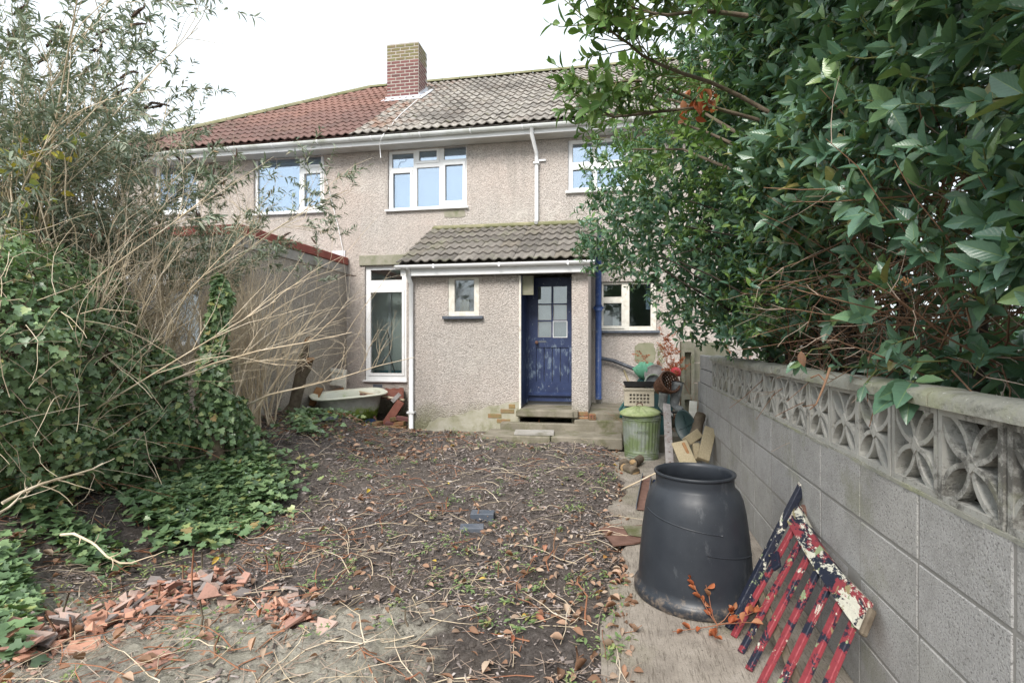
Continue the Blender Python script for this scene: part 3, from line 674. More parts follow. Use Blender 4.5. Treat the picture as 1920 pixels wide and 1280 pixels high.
def ridge_run(a, b, parent):
    a = Vector(a); b = Vector(b); d = b - a; n = int(d.length / .45); q = d.to_track_quat('X', 'Z')
    for i in range(n):
        o = bpy.data.objects.new('ridge_tile', rid); COL.objects.link(o); o.parent = parent; o.location = a + d * (i / n) - Vector(parent['_w']); o.rotation_mode = 'QUATERNION'; o.rotation_quaternion = q
        o.scale = (d.length / n / .44, 1, 1)
rz = ROOFR[1] + .01
ridge_run((XJ, ROOFR[0], rz), (3.2, ROOFR[0], rz), hA)
hx = -10.42 + (ROOFR[0] - ROOFE[0])
ridge_run((hx, ROOFR[0], rz), (XJ, ROOFR[0], rz), hB)
ridge_run((-10.42, ROOFE[0], ROOFE[1] + .03), (hx, ROOFR[0], rz), hB)

# walls with window openings
def px_rect(u0, u1, v0, v1, Y):
    uc = (u0 + u1) / 2; return [P(u0, v0, Y)[0], P(u1, v0, Y)[0], P(uc, v1, Y)[2], P(uc, v0, Y)[2]]
YW = 9.5
def window(parent, outer, panes, Y, frame_mat, glassmat, depth=.07, setback=.05, openers=(), sill=None, sill_mat=None, curtain=None, cmat=None, label=None):
    O = px_rect(*outer, Y); Pn = []
    uc = (outer[0] + outer[1]) / 2
    for p in panes:
        x0, x1 = P(p[0], 0, Y)[0], P(p[1], 0, Y)[0]; Pn.append([x0, x1, P(uc, p[3], Y)[2], P(uc, p[2], Y)[2]])
    y0 = Y + setback; s = Soup(); s.plate(O[0] + .003, O[1] - .003, O[2] + .003, O[3] - .003, y0, y0 + depth, Pn)
    for k in openers:
        q = Pn[k]; e = .042; s.plate(q[0] - e, q[1] + e, q[2] - e, q[3] + e, y0 - .016, y0 - .0015, [[q[0] + .004, q[1] - .004, q[2] + .004, q[3] - .004]])
    fr = s.build('window', frame_mat, parent)
    if label: fr['label'] = label
    for q in Pn:
        Soup().box(q[0] - .004, q[1] + .004, y0 + .030, y0 + .042, q[2] - .004, q[3] + .004).build('pane', glassmat, fr)
        be = Soup().plate(q[0], q[1], q[2], q[3], y0 + .022, y0 + .029, [[q[0] + .008, q[1] - .008, q[2] + .008, q[3] - .008]]); be.build('gasket', M['greyfascia'], fr)
    if sill is not None:
        Soup().box(O[0] - sill[0], O[1] + sill[0], Y - sill[1], Y + setback + .02, O[2] - sill[2], O[2] + .004, ch=.006).build('sill', sill_mat or M['upvc'], fr)
    if curtain:  # flat panel whose pale blue imitates sky mirrored in the upstairs panes
        n = 40; xs = np.linspace(O[0] - .05, O[1] + .05, n); ys = Y + curtain + .002 * np.sin(xs * 38) * (0.4 + .6 * vnoise(xs * 3, xs * 0, 4))
        v = np.vstack([np.stack([xs, ys, np.full(n, O[2] - .05)], -1), np.stack([xs, ys, np.full(n, O[3] + .05)], -1)])
        Soup().add(v, np.array([[i, i + 1, n + i + 1, n + i] for i in range(n - 1)]), 0, True).build('curtain', cmat or M['curtain'], fr)
    return O, fr
W2 = (727, 875, 273, 391); W1 = (475.5, 607.7, 288, 399); W3 = (1065, 1180, 258, 357); W0 = (288, 372, 296, 400); FR = (683.7, 762, 498, 713); GR = (1128, 1231, 527, 620)
soz = 5.11
def oh(w_, Y=YW): 
    r = px_rect(*w_, Y); r[3] = min(r[3], soz - .01); return r
holesA = [oh(W2), oh(W3), oh(FR), oh(GR)]
xporR = P(1103, 0, 8.1)[0]; xporL = P(765, 0, 8.1)[0]
Soup().plate(XJ, 3.0, -.2, soz, YW, YW + .24, holesA).build('wall', M['wall'], hA)
Soup().plate(-10.1, XJ, -.2, soz + .0, YW, YW + .24, [oh(W1), oh(W0)]).build('wall', M['wall_b'], hB)
Soup().box(2.76, 3.0, YW + .24, 17, -.2, soz).box(XJ, 3.0, 17, 17.24, -.2, soz).build('side_wall', M['wall'], hA)
Soup().box(-10.1, -9.86, YW + .24, 17, -.2, soz).box(-10.1, XJ, 17, 17.24, -.2, soz).build('side_wall', M['wall_b'], hB)
window(hA, W2, [(733, 773.5, 283, 310), (784, 818, 281, 300), (830.5, 872.5, 272, 300), (735, 768, 320, 387), (780, 822, 312, 386), (833, 867, 310, 378)], YW, M['upvc'], M['glass'], openers=(1, 3, 5), sill=(.04, .06, .035), curtain=.28)
window(hA, W3, [(1073, 1110, 265, 300), (1119, 1172, 265, 300), (1073, 1110, 314, 350), (1119, 1172, 314, 350)], YW, M['upvc'], M['glass'], openers=(2,), sill=(.04, .06, .035), curtain=.28)
window(hB, W1, [(480, 559, 291, 394), (568.6, 600.5, 292, 311), (568, 599, 326, 389)], YW, M['upvc'], M['glass'], openers=(1, 2), sill=(.04, .06, .035), curtain=.28)
window(hB, W0, [(295, 330, 304, 392), (338, 366, 304, 392)], YW, M['upvc'], M['glass'], openers=(1,), sill=(.04, .06, .035), curtain=.28)
Fo, ff = window(hA, FR, [(692.7, 752, 505, 525), (693, 752.5, 547, 700)], YW, M['upvc'], M['glass_low'], openers=(1,), sill=(.02, .05, .03), label='tall narrow white french window beside the porch')
Go, gf = window(hA, GR, [(1131, 1166, 532, 556), (1131, 1166, 567, 611), (1180, 1221, 532, 612)], YW, M['oldwhite'], M['glass_low'], openers=(1,), sill=(.05, .07, .04), sill_mat=M['slate'], label='white painted window half hidden by the dark tree')
# concrete lintel above the french window, vent below, render patches
Soup().box(Fo[0] - .10, -3.02, YW - .035, YW - .002, Fo[3] + .005, Fo[3] + .20, ch=.01).build('lintel', M['render'], hA)
Soup().box(*P(700, 722, YW)[:1], P(717, 722, YW)[0], YW - .012, YW - .002, P(700, 726, YW)[2], P(700, 720, YW)[2]).build('air_vent', M['slate'], hA)
def patch(name, u0, u1, v0, v1, mat, parent, Y=YW, off=.008):
    r = px_rect(u0, u1, v0, v1, Y); cx, cz = (r[0] + r[1]) / 2, (r[2] + r[3]) / 2; a = np.linspace(0, 2 * PI, 26, endpoint=False)
    sq = lambda t: np.sign(t) * np.abs(t) ** .45
    rad = 1 + .10 * (vnoise(a * 2.2, a * 0 + u0, 3) - .5) * 2
    pts = np.stack([cx + sq(np.cos(a)) * (r[1] - r[0]) / 2 * rad, np.full(26, Y - off), cz + sq(np.sin(a)) * (r[3] - r[2]) / 2 * rad], -1)
    return Soup().prism(pts[::-1], (0, off - .001, 0)).build(name, mat, parent)
patch('render_patch', 1191, 1228, 644, 680, M['sand'], hA); patch('render_patch', 832, 873, 394, 408, M['render'], hA)
# rooms behind the ground-floor glass
def room(parent, x0, x1, z0, z1, y0, d, mats, name='room'):
    s = Soup(); v = np.array([(x, y, z) for x in (x0, x1) for y in (y0, y0 + d) for z in (z0, z1)])
    s.add(v, [[0, 1, 3, 2]], 0).add(v, [[4, 6, 7, 5]], 1).add(v, [[2, 3, 7, 6]], 2).add(v, [[0, 2, 6, 4]], 3).add(v, [[1, 5, 7, 3]], 1)
    return s.build(name, mats, parent)
M['cream'] = simple('cream_room_wall', (.86, .82, .64), (.82, .78, .60), 2, .9, .1, 0)
M['roomblue'] = simple('turquoise_skirting', (.12, .36, .42), (.10, .30, .36), 2, .8, .1, 0)
rx0 = Fo[0] - .25; room(hA, rx0, Fo[1] + .5, .55, Fo[3] + .08, YW + .245, .42, [M['room'], M['cream'], M['room'], M['wood_pale']])  # back wall set close behind the glass, shaped to brighten the room seen
Soup().box(P(728, 0, 10.1)[0], P(731, 0, 10.1)[0] + .02, 10.10, 10.15, .72, 2.9).build('door_frame', M['upvc'], hA)
rr = P(712, 700, 10.9)
Soup().beam(P(697, 690, 9.95), P(722, 668, 10.1), .05, .06).beam(P(722, 668, 10.1), P(722, 700, 10.1), .05, .05).build('stair_rail', M['upvc'], hA)
Soup().box(P(729, 0, 10.85)[0], Fo[1] + .45, 10.13, 10.16, .62, .92).build('skirting', M['roomblue'], hA)
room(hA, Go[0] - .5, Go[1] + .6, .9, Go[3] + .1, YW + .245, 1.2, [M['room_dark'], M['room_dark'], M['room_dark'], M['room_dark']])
Soup().box(*[P(1149, 0, 9.9)[0], P(1161, 0, 9.9)[0]], 9.88, 9.92, P(1155, 620, 9.9)[2], P(1155, 577, 9.9)[2]).build('white_bottle', M['upvc'], hA)
Soup().box(P(1211, 0, 9.8)[0], P(1223, 0, 9.8)[0], 9.80, 9.82, P(1215, 580, 9.8)[2], P(1215, 525, 9.8)[2]).build('curtain', M['curtain'], hA)

# fascia, soffit, gutter
for h_, xa, xb in ((hB, -10.42, XJ - .004), (hA, XJ, 3.2)):
    Soup().box(xa, xb, 9.17, 9.19, soz - .005, 5.245).build('fascia', M['upvc'], h_)
    so_ = Soup(); nb = 3
    for i in range(nb):
        so_.box(xa, xb, 9.192 + i * .103, 9.192 + i * .103 + .099, soz + .004, soz + .016)
    so_.build('soffit', M['soffit'], h_)
    a = np.linspace(PI, 2 * PI, 9); out_ = np.stack([np.zeros(9), 9.108 + .058 * np.cos(a), 5.232 + .062 * np.sin(a)], -1); inn = np.stack([np.zeros(9), 9.108 + .052 * np.cos(a), 5.232 + .056 * np.sin(a)], -1)[::-1]
    prof = np.vstack([out_, inn]) + [xa, 0, 0]
    g = Soup(); n_ = len(prof); v = np.vstack([prof, prof + [xb - xa, 0, 0]]); g.add(v, [[i, (i + 1) % n_, n_ + (i + 1) % n_, n_ + i] for i in range(n_)], 0)
    gt = g.build('gutter', M['gutter'], h_)
    x = xa + .4
    while x < min(xb, 1.6):
        b_ = Soup(); ring = np.stack([np.zeros(9), 9.108 + .064 * np.cos(a), 5.232 + .068 * np.sin(a)], -1) + [x, 0, 0]
        b_.prism(np.vstack([ring, (ring - [0, 9.108, 5.232 + 0])[::-1] * [1, .93, .93] + [0, 9.108, 5.232]]) * [1, 1, 1], (.025, 0, 0)); b_.beam((x + .01, 9.165, 5.17), (x + .05, 9.166, 5.115), .02, .008)
        b_.build('gutter_bracket', M['upvc'], gt); x += .93
# upstairs downpipe
xd = P(1006, 330, 9.44)[0]
s = Soup().tube([(xd - .04, 9.11, 5.19), (xd - .04, 9.11, 5.08), (xd, 9.42, 4.86), (xd, 9.44, 4.75), (xd, 9.44, P(1008, 412, 9.44)[2]), (xd, 9.36, P(1008, 419, 9.44)[2])], .034, 12); s.box(xd - .05, xd + .05, 9.38, 9.49, 4.66, 4.69); s.box(xd + .03, xd + .16, 9.46, 9.49, 4.72, 4.75)
s.build('downpipe', M['upvc'], hA)
# loose white aerial cables
s = Soup()
c1 = [P(600, 268, 9.16)] + [P(u, v, 9.46) for u, v in ((603, 285), (610, 330), (622, 378), (634, 425), (643, 470), (644, 560), (641, 640))]
c2 = [on_roof(P(785, 205, 11.2)[0], 2.6, .08), on_roof(P(752, 235, 10)[0], 1.1, .07)] + [P(u, v, 9.0) for u, v in ((718, 253), (714, 262))] + [P(712, 272, 9.1), P(714, 296, 9.2)]
s.tube(c1, .006, 5).tube(c2, .007, 5); s.build('cable', M['upvc'], hA)

# chimney
cx0, cx1 = -5.09, -4.315; cy0, cy1 = 11.6, 12.16; ctop = 8.36
s = Soup().box(cx0 + .005, cx1 - .005, cy0 + .005, cy1, 6.7, ctop - .005); s.plate(cx0 + .03, cx1 - .03, ctop - .02, ctop, cy0 + .03, cy1 - .02)
ch = s.build('chimney', M['mortar'], hA)
def brick_mesh(L, Wd, Hh, mat, nm='brick'):
    me = Soup().box(0, L, 0, Wd, 0, Hh, ch=.005).mesh(nm); me.materials.append(mat); return me
for mt_i, mt in enumerate((M['brick'], M['brick_mossy'])):
    bf = brick_mesh(.205, .02, .056, mt); bh = brick_mesh(.092, .02, .056, mt); bs = brick_mesh(.0201, .205, .056, mt); bsh = brick_mesh(.0201, .092, .056, mt)
    for k in range(24):
        z = 6.62 + k * .075
        if z + .07 > ctop: break
        if (z > 7.92 + random.uniform(-.1, .1)) != (mt_i == 1): continue
        def put(me, x, y):
            o = bpy.data.objects.new('brick', me); COL.objects.link(o); o.parent = ch; wl = hA['_w']; o.location = (x - wl[0], y - wl[1] + random.uniform(-.002, .002), z - wl[2])
        x = cx0 + .003
        if k % 2: put(bh, x, cy0); x += .11
        while x + .215 < cx1 + .005: put(bf, x, cy0); x += .2237
        if x + .1 < cx1: put(bh, x, cy0)
        y = cy0 + .024
        if k % 2: put(bsh, cx1 - .02, y); put(bsh, cx0, y); y += .112
        while y + .215 < cy1 + .03: put(bs, cx1 - .0201, y); put(bs, cx0, y); y += .2237
s = Soup()
zf = lambda y: ROOFE[1] + (y - ROOFE[0]) * math.tan(PITCH)
for i in range(7):
    y = cy0 - .01 + i * .085; s.box(cx1 + .001, cx1 + .012 + i * .0004, y, y + .087, zf(y) - .05, zf(y) + .16)
s.box(cx0 - .03, cx1 + .03, cy0 - .012, cy0 - .001, zf(cy0) - .04, zf(cy0) + .10)
Mf = Matrix.Translation((0, cy0, zf(cy0))) @ Euler((PITCH, 0, 0)).to_matrix().to_4x4()
s.box(cx0 - .06, cx1 + .14, -.22, .0, .045, .056, M=Mf); s.box(cx1 + .01, cx1 + .16, 0, .75, .05, .061, M=Mf)
s.build('flashing', M['lead'], ch)

# ------------------------------------------------ porch
PY = 8.1
xdl, xdr = P(975, 0, PY)[0], P(1072, 0, PY)[0]
pz = 2.52
pw = px_rect(840, 898, 520, 593, PY)
s = Soup(); s.plate(xporL, xdl, -.2, pz, PY, PY + .22, [[pw[0], pw[1], pw[2], pw[3]]]); s.plate(xdr, xporR, .2, pz, PY, PY + .22); 
s.box(xporR - .22, xporR, PY + .22, YW - .001, .2, pz + .02); s.box(xporL, xporL + .22, PY + .22, YW - .001, -.2, pz + .02)
s.box(xdl - .15, xdl - .0015, PY + .22, 8.75, .2, pz)
# rising cheek above the side walls
for xa, xb in ((xporL + .004, xporL + .2), (xporR - .2, xporR - .004)):
    s.prism([(xa, PY + .05, pz), (xa, YW - .002, pz), (xa, YW - .002, 3.42), (xa, PY + .05, pz + .12)], (xb - xa, 0, 0))
s.build('porch_wall', M['porch'], hA)
O, f_ = window(hA, (840, 898, 520, 593), [(851.6, 888.6, 524, 584)], PY, M['oldwhite'], M['glass_dirty'], setback=.015, depth=.06, sill=(.075, .07, .045), sill_mat=M['slate'], label='small old white window in the porch wall')
s = Soup(); s.box(P(863, 0, 8.35)[0], P(880, 0, 8.35)[0], 8.33, 8.37, P(870, 584, 8.35)[2], P(870, 562, 8.35)[2]); s.build('cardboard_box', M['wood_pale'], hA)
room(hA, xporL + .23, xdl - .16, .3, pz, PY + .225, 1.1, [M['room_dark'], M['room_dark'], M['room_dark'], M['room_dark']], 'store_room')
# porch fascia, gutter, downpipe
Soup().box(xporL - .06, xporR + .02, PY - .16, PY - .142, 2.53, 2.67).box(xporL, xporR, PY - .14, PY - .004, 2.532, 2.545).build('porch_fascia', M['upvc'], hA)
a = np.linspace(PI, 2 * PI, 9)
out_ = np.stack([np.zeros(9), 7.885 + .052 * np.cos(a), 2.685 + .055 * np.sin(a)], -1); inn = np.stack([np.zeros(9), 7.885 + .047 * np.cos(a), 2.685 + .050 * np.sin(a)], -1)[::-1]
prof = np.vstack([out_, inn]) + [xporL - .12, 0, 0]; n_ = len(prof); v = np.vstack([prof, prof + [xporR - xporL + .22, 0, 0]])
g = Soup().add(v, [[i, (i + 1) % n_, n_ + (i + 1) % n_, n_ + i] for i in range(n_)] + [list(range(n_)), list(range(n_, 2 * n_))[::-1]], 0)
for x in np.linspace(xporL + .5, xporR - .3, 3): g.box(x, x + .025, 7.829, 7.942, 2.628, 2.69)
g.build('porch_gutter', M['upvc'], hA)
xq = P(769, 600, 8.0)[0]; pb = P(767, 818, 8.0)[2]
s = Soup().tube([(xq, 7.89, 2.64), (xq, 7.93, 2.5), (xq, 8.04, 2.42), (xq, 8.04, .04)], .036, 12); s.box(xq - .06, xq + .06, 8.0, 8.098, .36, .39).build('porch_downpipe', M['upvc'], hA)
# porch roof tiles
PE = (7.86, 2.70); PT = (YW - .01, 3.56); PP = math.atan2(PT[1] - PE[1], PT[0] - PE[0]); PL = math.hypot(PT[1] - PE[1], PT[0] - PE[0])
tp = tile_mesh('porch_tile', mats=[M['tile_p']]); g6 = PL / 6
x_l = xporL - .10; ntile = 10
tw = (xporR + .12 - x_l) / ntile
for r in range(6):
    for c in range(ntile):
        o = add_tile(tp, 'porch_tile', hA, (x_l + c * tw + (0 if r % 2 == 0 else 0.0), PE[0] + math.cos(PP) * r * g6, PE[1] + math.sin(PP) * r * g6 + .012), PP, .014); o.scale = (tw / .33, min(1, g6 / .33), 1)
s = Soup(); s.add([(x_l, PE[0] + .03, PE[1] - .01), (xporR + .12, PE[0] + .03, PE[1] - .01), (xporR + .12, PT[0], PT[1]), (x_l, PT[0], PT[1])], [[0, 1, 2, 3]]); s.build('porch_roof_deck', M['tile_p'], hA)
Soup().box(x_l + .05, xporR + .1, PT[0] - .10, PT[0] + .008, PT[1] - .02, PT[1] + .07, ch=.03).build('porch_flashing', M['moss_ridge'], hA)
# door recess, frame and blue door
DY = 8.60
dx0, dx1 = P(990, 0, DY)[0], P(1072, 0, DY)[0]; dz0, dz1 = P(1030, 752, DY)[2], P(1030, 520, DY)[2]
s = Soup(); s.plate(xdl, xdr + .12, dz0 - .02, pz, DY - .02, DY + .06, [[dx0, dx1, dz0 - .1, dz1]]); s.box(xdl - .001, xdl + .025, PY + .01, DY - .022, dz0 - .03, pz - .002); s.build('door_frame', M['blue'], hA)
Soup().box(xdl - .012, xdl + .018, PY - .018, PY + .005, dz0 - .1, pz - .01).build('door_post', M['oldwhite'], hA)
Soup().box(xdl + .02, xdl + .20, PY + .06, PY + .10, pz - .30, pz - .002).build('door_head_board', M['render'], hA)
ps = []
for u0, u1 in ((1008.5, 1033.7), (1037.4, 1063)):
    for v0, v1 in ((537, 569), (571, 600), (602.5, 632)):
        ps.append([P(u0, 0, DY)[0], P(u1, 0, DY)[0], P(1030, v1, DY)[2], P(1030, v0, DY)[2]])
s = Soup(); s.plate(dx0 + .004, dx1 - .004, dz0, dz1 - .004, DY + .0, DY + .045, ps + [[P(1005, 0, DY)[0], P(1066, 0, DY)[0], P(1030, 715, DY)[2], P(1030, 651, DY)[2]]])
door = s.build('door', M['blue'], hA)
x0p, x1p = P(1005, 0, DY)[0], P(1066, 0, DY)[0]; wp = (x1p - x0p) / 4
for i in range(4): Soup().box(x0p + i * wp + .004, x0p + (i + 1) * wp - .004, DY + .014 + .002 * (i % 2), DY + .034, P(1030, 716, DY)[2], P(1030, 650, DY)[2], ch=.004).build('plank', M['blue'], door)
for i, q in enumerate(ps):
    Soup().box(q[0] - .003, q[1] + .003, DY + .018, DY + .024, q[2] - .003, q[3] + .003).build('pane', M['frost'] if 'frost' in M else M['glass_dirty'], door)
q = ps[5]; Soup().plate(q[0] - .006, q[1] + .006, q[2] - .006, q[3] + .006, DY - .008, DY + .017, [[q[0] + .003, q[1] - .003, q[2] + .003, q[3] - .003]]).build('glazing_bead', M['upvc'], door)
for q in (ps[2], ps[1], ps[4]): Soup().plate(q[0] - .002, q[1] + .002, q[2] - .002, q[3] + .002, DY + .006, DY + .017, [[q[0] + .006, q[1] - .006, q[2] + .006, q[3] - .006]]).build('glazing_bead', M['greyfascia'], door)
Soup().prism([(dx0 + .01, DY - .001, P(1030, 735, DY)[2]), (dx0 + .01, DY - .05, P(1030, 738, DY)[2]), (dx0 + .01, DY - .05, P(1030, 741, DY)[2]), (dx0 + .01, DY - .001, P(1030, 741, DY)[2])], (dx1 - dx0 - .02, 0, 0)).build('weather_board', M['blue'], door)
kx, kz = P(1007, 642, DY)[0], P(1007, 642, DY)[2]
Soup().lathe([(0, 0), (.012, 0), (.012, .03), (.026, .04), (.03, .055), (.022, .068), (0, .07)], 14, M=Matrix.Translation((kx, DY, kz)) @ Matrix.Rotation(R(90), 4, 'X')).build('knob', M['rust'], door)
Soup().box(kx + .02, kx + .15, DY - .005, DY - .001, kz + .0, kz + .03).build('letter_plate', M['slate'], door)
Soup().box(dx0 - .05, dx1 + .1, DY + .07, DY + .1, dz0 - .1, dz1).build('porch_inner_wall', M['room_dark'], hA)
Soup().box(xdl + .0, xdr + .1, 8.0, DY + .02, dz0 - .18, dz0 - .06, ch=.012).build('doorstep', M['patio'], hA)
Soup().box(xdl - .04, xdr + .03, 7.97, 8.099, dz0 - .17, dz0 - .075, ch=.01).build('step_edge', M['patio'], hA)
M['render_pale'] = simple('bare_undercoat', (.42, .40, .34), (.30, .29, .21), 5, .95, .1, .6, .008, 30, dirt=(.20, .20, .12), dirt_amt=.42)
# exposed brickwork where the pebbledash has fallen away
bo = brick_mesh(.215, .024, .065, M['brick_orange']); bo2 = brick_mesh(.10, .024, .065, M['brick_orange'])
wl = hA['_w']
for k in range(5):
    z = .16 + k * .077; xr = xdl - .005; L_ = [.16, .46, .50, .40, .17][k]
    x = xr - L_ + (k % 2) * .1
    while x + .09 < xr:
        if random.random() < .15: x += .2255; continue
        me = bo if x + .215 < xr else bo2
        o = bpy.data.objects.new('brick', me); COL.objects.link(o); o.parent = hA; o.location = (x - wl[0], PY - .012 - wl[1] + random.uniform(-.003, .003), z - wl[2]); x += .2255 if me is bo else .11
bed = [(xdl - 1.75, .05), (xdl - 1.5, .13), (xdl - 1.46, .22), (xdl - 1.38, .24), (xdl - 1.30, .31), (xdl - 1.18, .29), (xdl - 1.05, .34), (xdl - .9, .36), (xdl - .78, .42), (xdl - .6, .44), (xdl - .5, .50), (xdl - .32, .51), (xdl - .2, .56), (xdl - .006, .57), (xdl - .006, .03)]
Soup().prism([(a_, PY - .006, b_) for a_, b_ in bed], (0, .005, 0)).build('brick_bed', M['render_pale'], hA)
for k in range(3):
    o = bpy.data.objects.new('brick', bo); COL.objects.link(o); o.parent = hA; o.location = (xdr + .03 + (k % 2) * .04 - wl[0], PY - .010 - wl[1], .22 + k * .078 - wl[2])
# blue soil pipe and waste pipe
xs_ = P(1122, 600, 9.36)[0]; zb = P(1122, 748, 9.36)[2]
s = Soup().tube([(xs_, 9.36, zb), (xs_, 9.36, 3.4)], .054, 14); s.tube([(xs_, 9.36, P(0 + 1122, 583, 9.36)[2]), (xs_, 9.36, P(1122, 572, 9.36)[2])], .068, 14); s.box(xs_ - .085, xs_ + .085, 9.34, 9.49, P(1122, 579, 9.36)[2], P(1122, 575, 9.36)[2])
s.build('soil_pipe', M['blue_pipe'], hA)
Soup().tube([P(1124, 671, 9.40), P(1150, 676, 9.40), P(1206, 698, 9.36), P(1222, 712, 9.3)], .034, 10).build('waste_pipe', M['black_pipe'], hA)

# ------------------------------------------------ neighbour's flat-roofed extension
EX = -4.99; EY = 6.5; ez = 3.10
e_h = [P(205, 0, EY)[0], P(292, 0, EY)[0], P(290, 648, EY)[2], P(290, 505, EY)[2]]; e_h2 = [P(300, 0, EY)[0], P(374, 0, EY)[0], P(290, 648, EY)[2], P(290, 505, EY)[2]]
s = Soup().box(EX - .22, EX, EY, YW - .001, -.2, ez - .14); s.plate(-8.2, EX - .22, -.2, ez - .14, EY, EY + .22, [e_h, e_h2]); s.box(-8.2, -7.98, EY + .22, YW - .001, -.2, ez - .14)
s.build('extension_wall', M['ext'], hB)
Soup().box(EX + .002, EX + .022, EY + .03, YW - .02, ez - .30, ez - .142).box(-8.2, EX + .02, EY - .02, EY - .002, ez - .30, ez - .142).build('bargeboard', M['greyfascia'], hB)
Soup().box(EX - .20, EX + .05, EY + .02, YW - .012, ez - .138, ez + .0, ch=.01).box(-8.25, EX + .051, EY - .04, EY + .018, ez - .139, ez - .001, ch=.01).build('parapet_flashing', M['redfascia'], hB)
Soup().box(-8.1, EX - .2, EY + .1, YW - .02, ez - .16, ez - .08).build('extension_roof', M['slate'], hB)
Soup().box(EX - .3, EX - .02, YW - .03, YW - .003, ez + .02, ez + .14).build('upstand_flashing', M['lead'], hB)
for hh in (e_h, e_h2):
    s = Soup().plate(hh[0], hh[1], hh[2], hh[3], EY + .05, EY + .12, [[hh[0] + .06, hh[1] - .06, hh[2] + .06, hh[2] + .95], [hh[0] + .06, hh[1] - .06, hh[2] + 1.02, hh[3] - .05]])
    wf = s.build('window', M['upvc'], hB)
    Soup().box(hh[0] + .05, hh[1] - .05, EY + .08, EY + .09, hh[2] + .05, hh[2] + .96).build('pane', M['glass_dirty'], wf); Soup().box(hh[0] + .05, hh[1] - .05, EY + .08, EY + .09, hh[2] + 1.01, hh[3] - .04).build('pane', M['glass_dirty'], wf)
room(hB, -7.9, EX - .25, .2, 2.8, EY + .225, 2.4, [M['room_dark']] * 4)

# ------------------------------------------------ patio platform and raised landing
plat = bpy.data.objects.new('patio', None); COL.objects.link(plat); struct(plat)
xa = P(903, 820, 7.4)[0]; xb = P(1168, 820, 7.4)[0]
def flag(x0, x1, y0, y1, z0, z1, tilt=0):
    o = Soup().box(x0, x1, y0, y1, z0, z1, ch=.012).build('paving_slab', M['patio']); o.parent = plat; o.rotation_euler = (0, 0, 0); return o
xs3 = np.linspace(xa, xb, 3)
for i in range(2):
    for j, (ya, yb) in enumerate(((7.38, 7.95),)):
        flag(xs3[i] + .005, xs3[i + 1] - .005, ya + .02 * (i % 2), yb, .02, .172 + .004 * ((i * 7 + j) % 3))
flag(xs3[0] - .75, xs3[0] - .02, 7.62, 8.02, -.1, .10)
flag(xporL + .3, xs3[0] - .80, 7.60, 8.06, -.1, .055)
flag(xdl - .28, xporR + .1, 7.955, 8.098, .0, .27)
flag(xporR + .004, 1.3, 8.15, YW - .002, -.1, .42); flag(xporR - .2, xb + .05, 7.96, 8.145, -.1, .335); flag(xb + .06, 1.2, 7.42, 8.145, -.1, .24)

# ============================================================ GARDEN WALL (local frame: x across, y along, z up)
gw = thing('garden_wall', 'grey concrete block garden wall topped with pierced screen blocks and coping', 'wall', (1.0, 0, 0), (0, 0, -WD))
S0 = 1.629
def arc_band(s, cx, cz, r, th, a0, a1, n, x0, x1):
    a = np.linspace(a0, a1, n + 1); v = []
    for rr in (r - th / 2, r + th / 2):
        for x in (x0, x1): v += [(x, cx + rr * math.cos(t), cz + rr * math.sin(t)) for t in a]
    m = n + 1; f = []
    for i in range(n): f += [[i, i + 1, m + i + 1, m + i], [2 * m + i, 3 * m + i, 3 * m + i + 1, 2 * m + i + 1], [i, 2 * m + i, 2 * m + i + 1, i + 1], [m + i, m + i + 1, 3 * m + i + 1, 3 * m + i]]
    s.add(np.array(v), np.array(f), 0, False)
s = Soup(); hw = .145; th = .020
DP = .062; s.box(0, DP, -hw, hw, hw - th, hw); s.box(0, DP, -hw, hw, -hw, -hw + th); s.box(.001, DP - .001, -hw, -hw + th, -hw + th, hw - th); s.box(.001, DP - .001, hw - th, hw, -hw + th, hw - th)
rr_ = .139
for k, (cx, cz, a0) in enumerate(((0, -hw, 0), (0, hw, PI), (-hw, 0, -PI / 2), (hw, 0, PI / 2))):
    d = .004 + .0021 * k; arc_band(s, cx, cz, rr_, .017, a0 + .10, a0 + PI - .10, 14, d, DP - d)
s.box(.003, DP - .003, -.022, .022, -.022, .022, M=Matrix.Rotation(R(45), 4, 'X'))
scm = s.mesh('screen_block'); scm.materials.append(M['screen'])
zc = .994 + .147
for k in range(-10, 15):
    o = bpy.data.objects.new('screen_block', scm); COL.objects.link(o); o.parent = gw; o.location = (.004 + random.uniform(-.003, .003), S0 + .3 * k + .15, zc); o.scale = (1, 1.0, 1.005); o.rotation_euler = (random.uniform(-.006, .006), 0, random.uniform(-.01, .01))
    if k == 14: pass
bl = [Soup().box(0, .10, 0, .438, 0, .234, ch=c).mesh('block') for c in (.003, .005)]
for m_ in bl: m_.materials.append(M['block'])
def lay(y, z, L=.438):
    o = bpy.data.objects.new('block', random.choice(bl)); COL.objects.link(o); o.parent = gw; o.location = (random.uniform(-.002, .003), y, z); o.scale = (1, L / .438, 1); o.rotation_euler = (0, 0, random.uniform(-.004, .004))
PCH = .447
for c in range(5):
    z = .751 + .004 - .245 * c; y = 1.592 + (0 if c % 2 == 0 else .18 - .447 + .27) - PCH * 7
    while y < 7.1:
        L = .438 if y + .44 < 7.15 else 7.15 - y
        if L > .08: lay(y, z, L)
        y += PCH
for c in range(2):       # beyond the screens: full blocks up to the same height
    z = .999 + .17 * c; y = 6.135
    for L in ((.438, .438), (.28, .438, .15))[c]:
        o = bpy.data.objects.new('block', bl[0]); COL.objects.link(o); o.parent = gw; o.location = (0, y, z); o.scale = (1, L / .438, .68); y += L + .01
Soup().box(.0025, .095, -1.6, 7.14, -.3, .990).box(.03, .06, 6.13, 7.13, .99, 1.33).build('mortar', M['mortar_wall'], gw)
s = Soup()
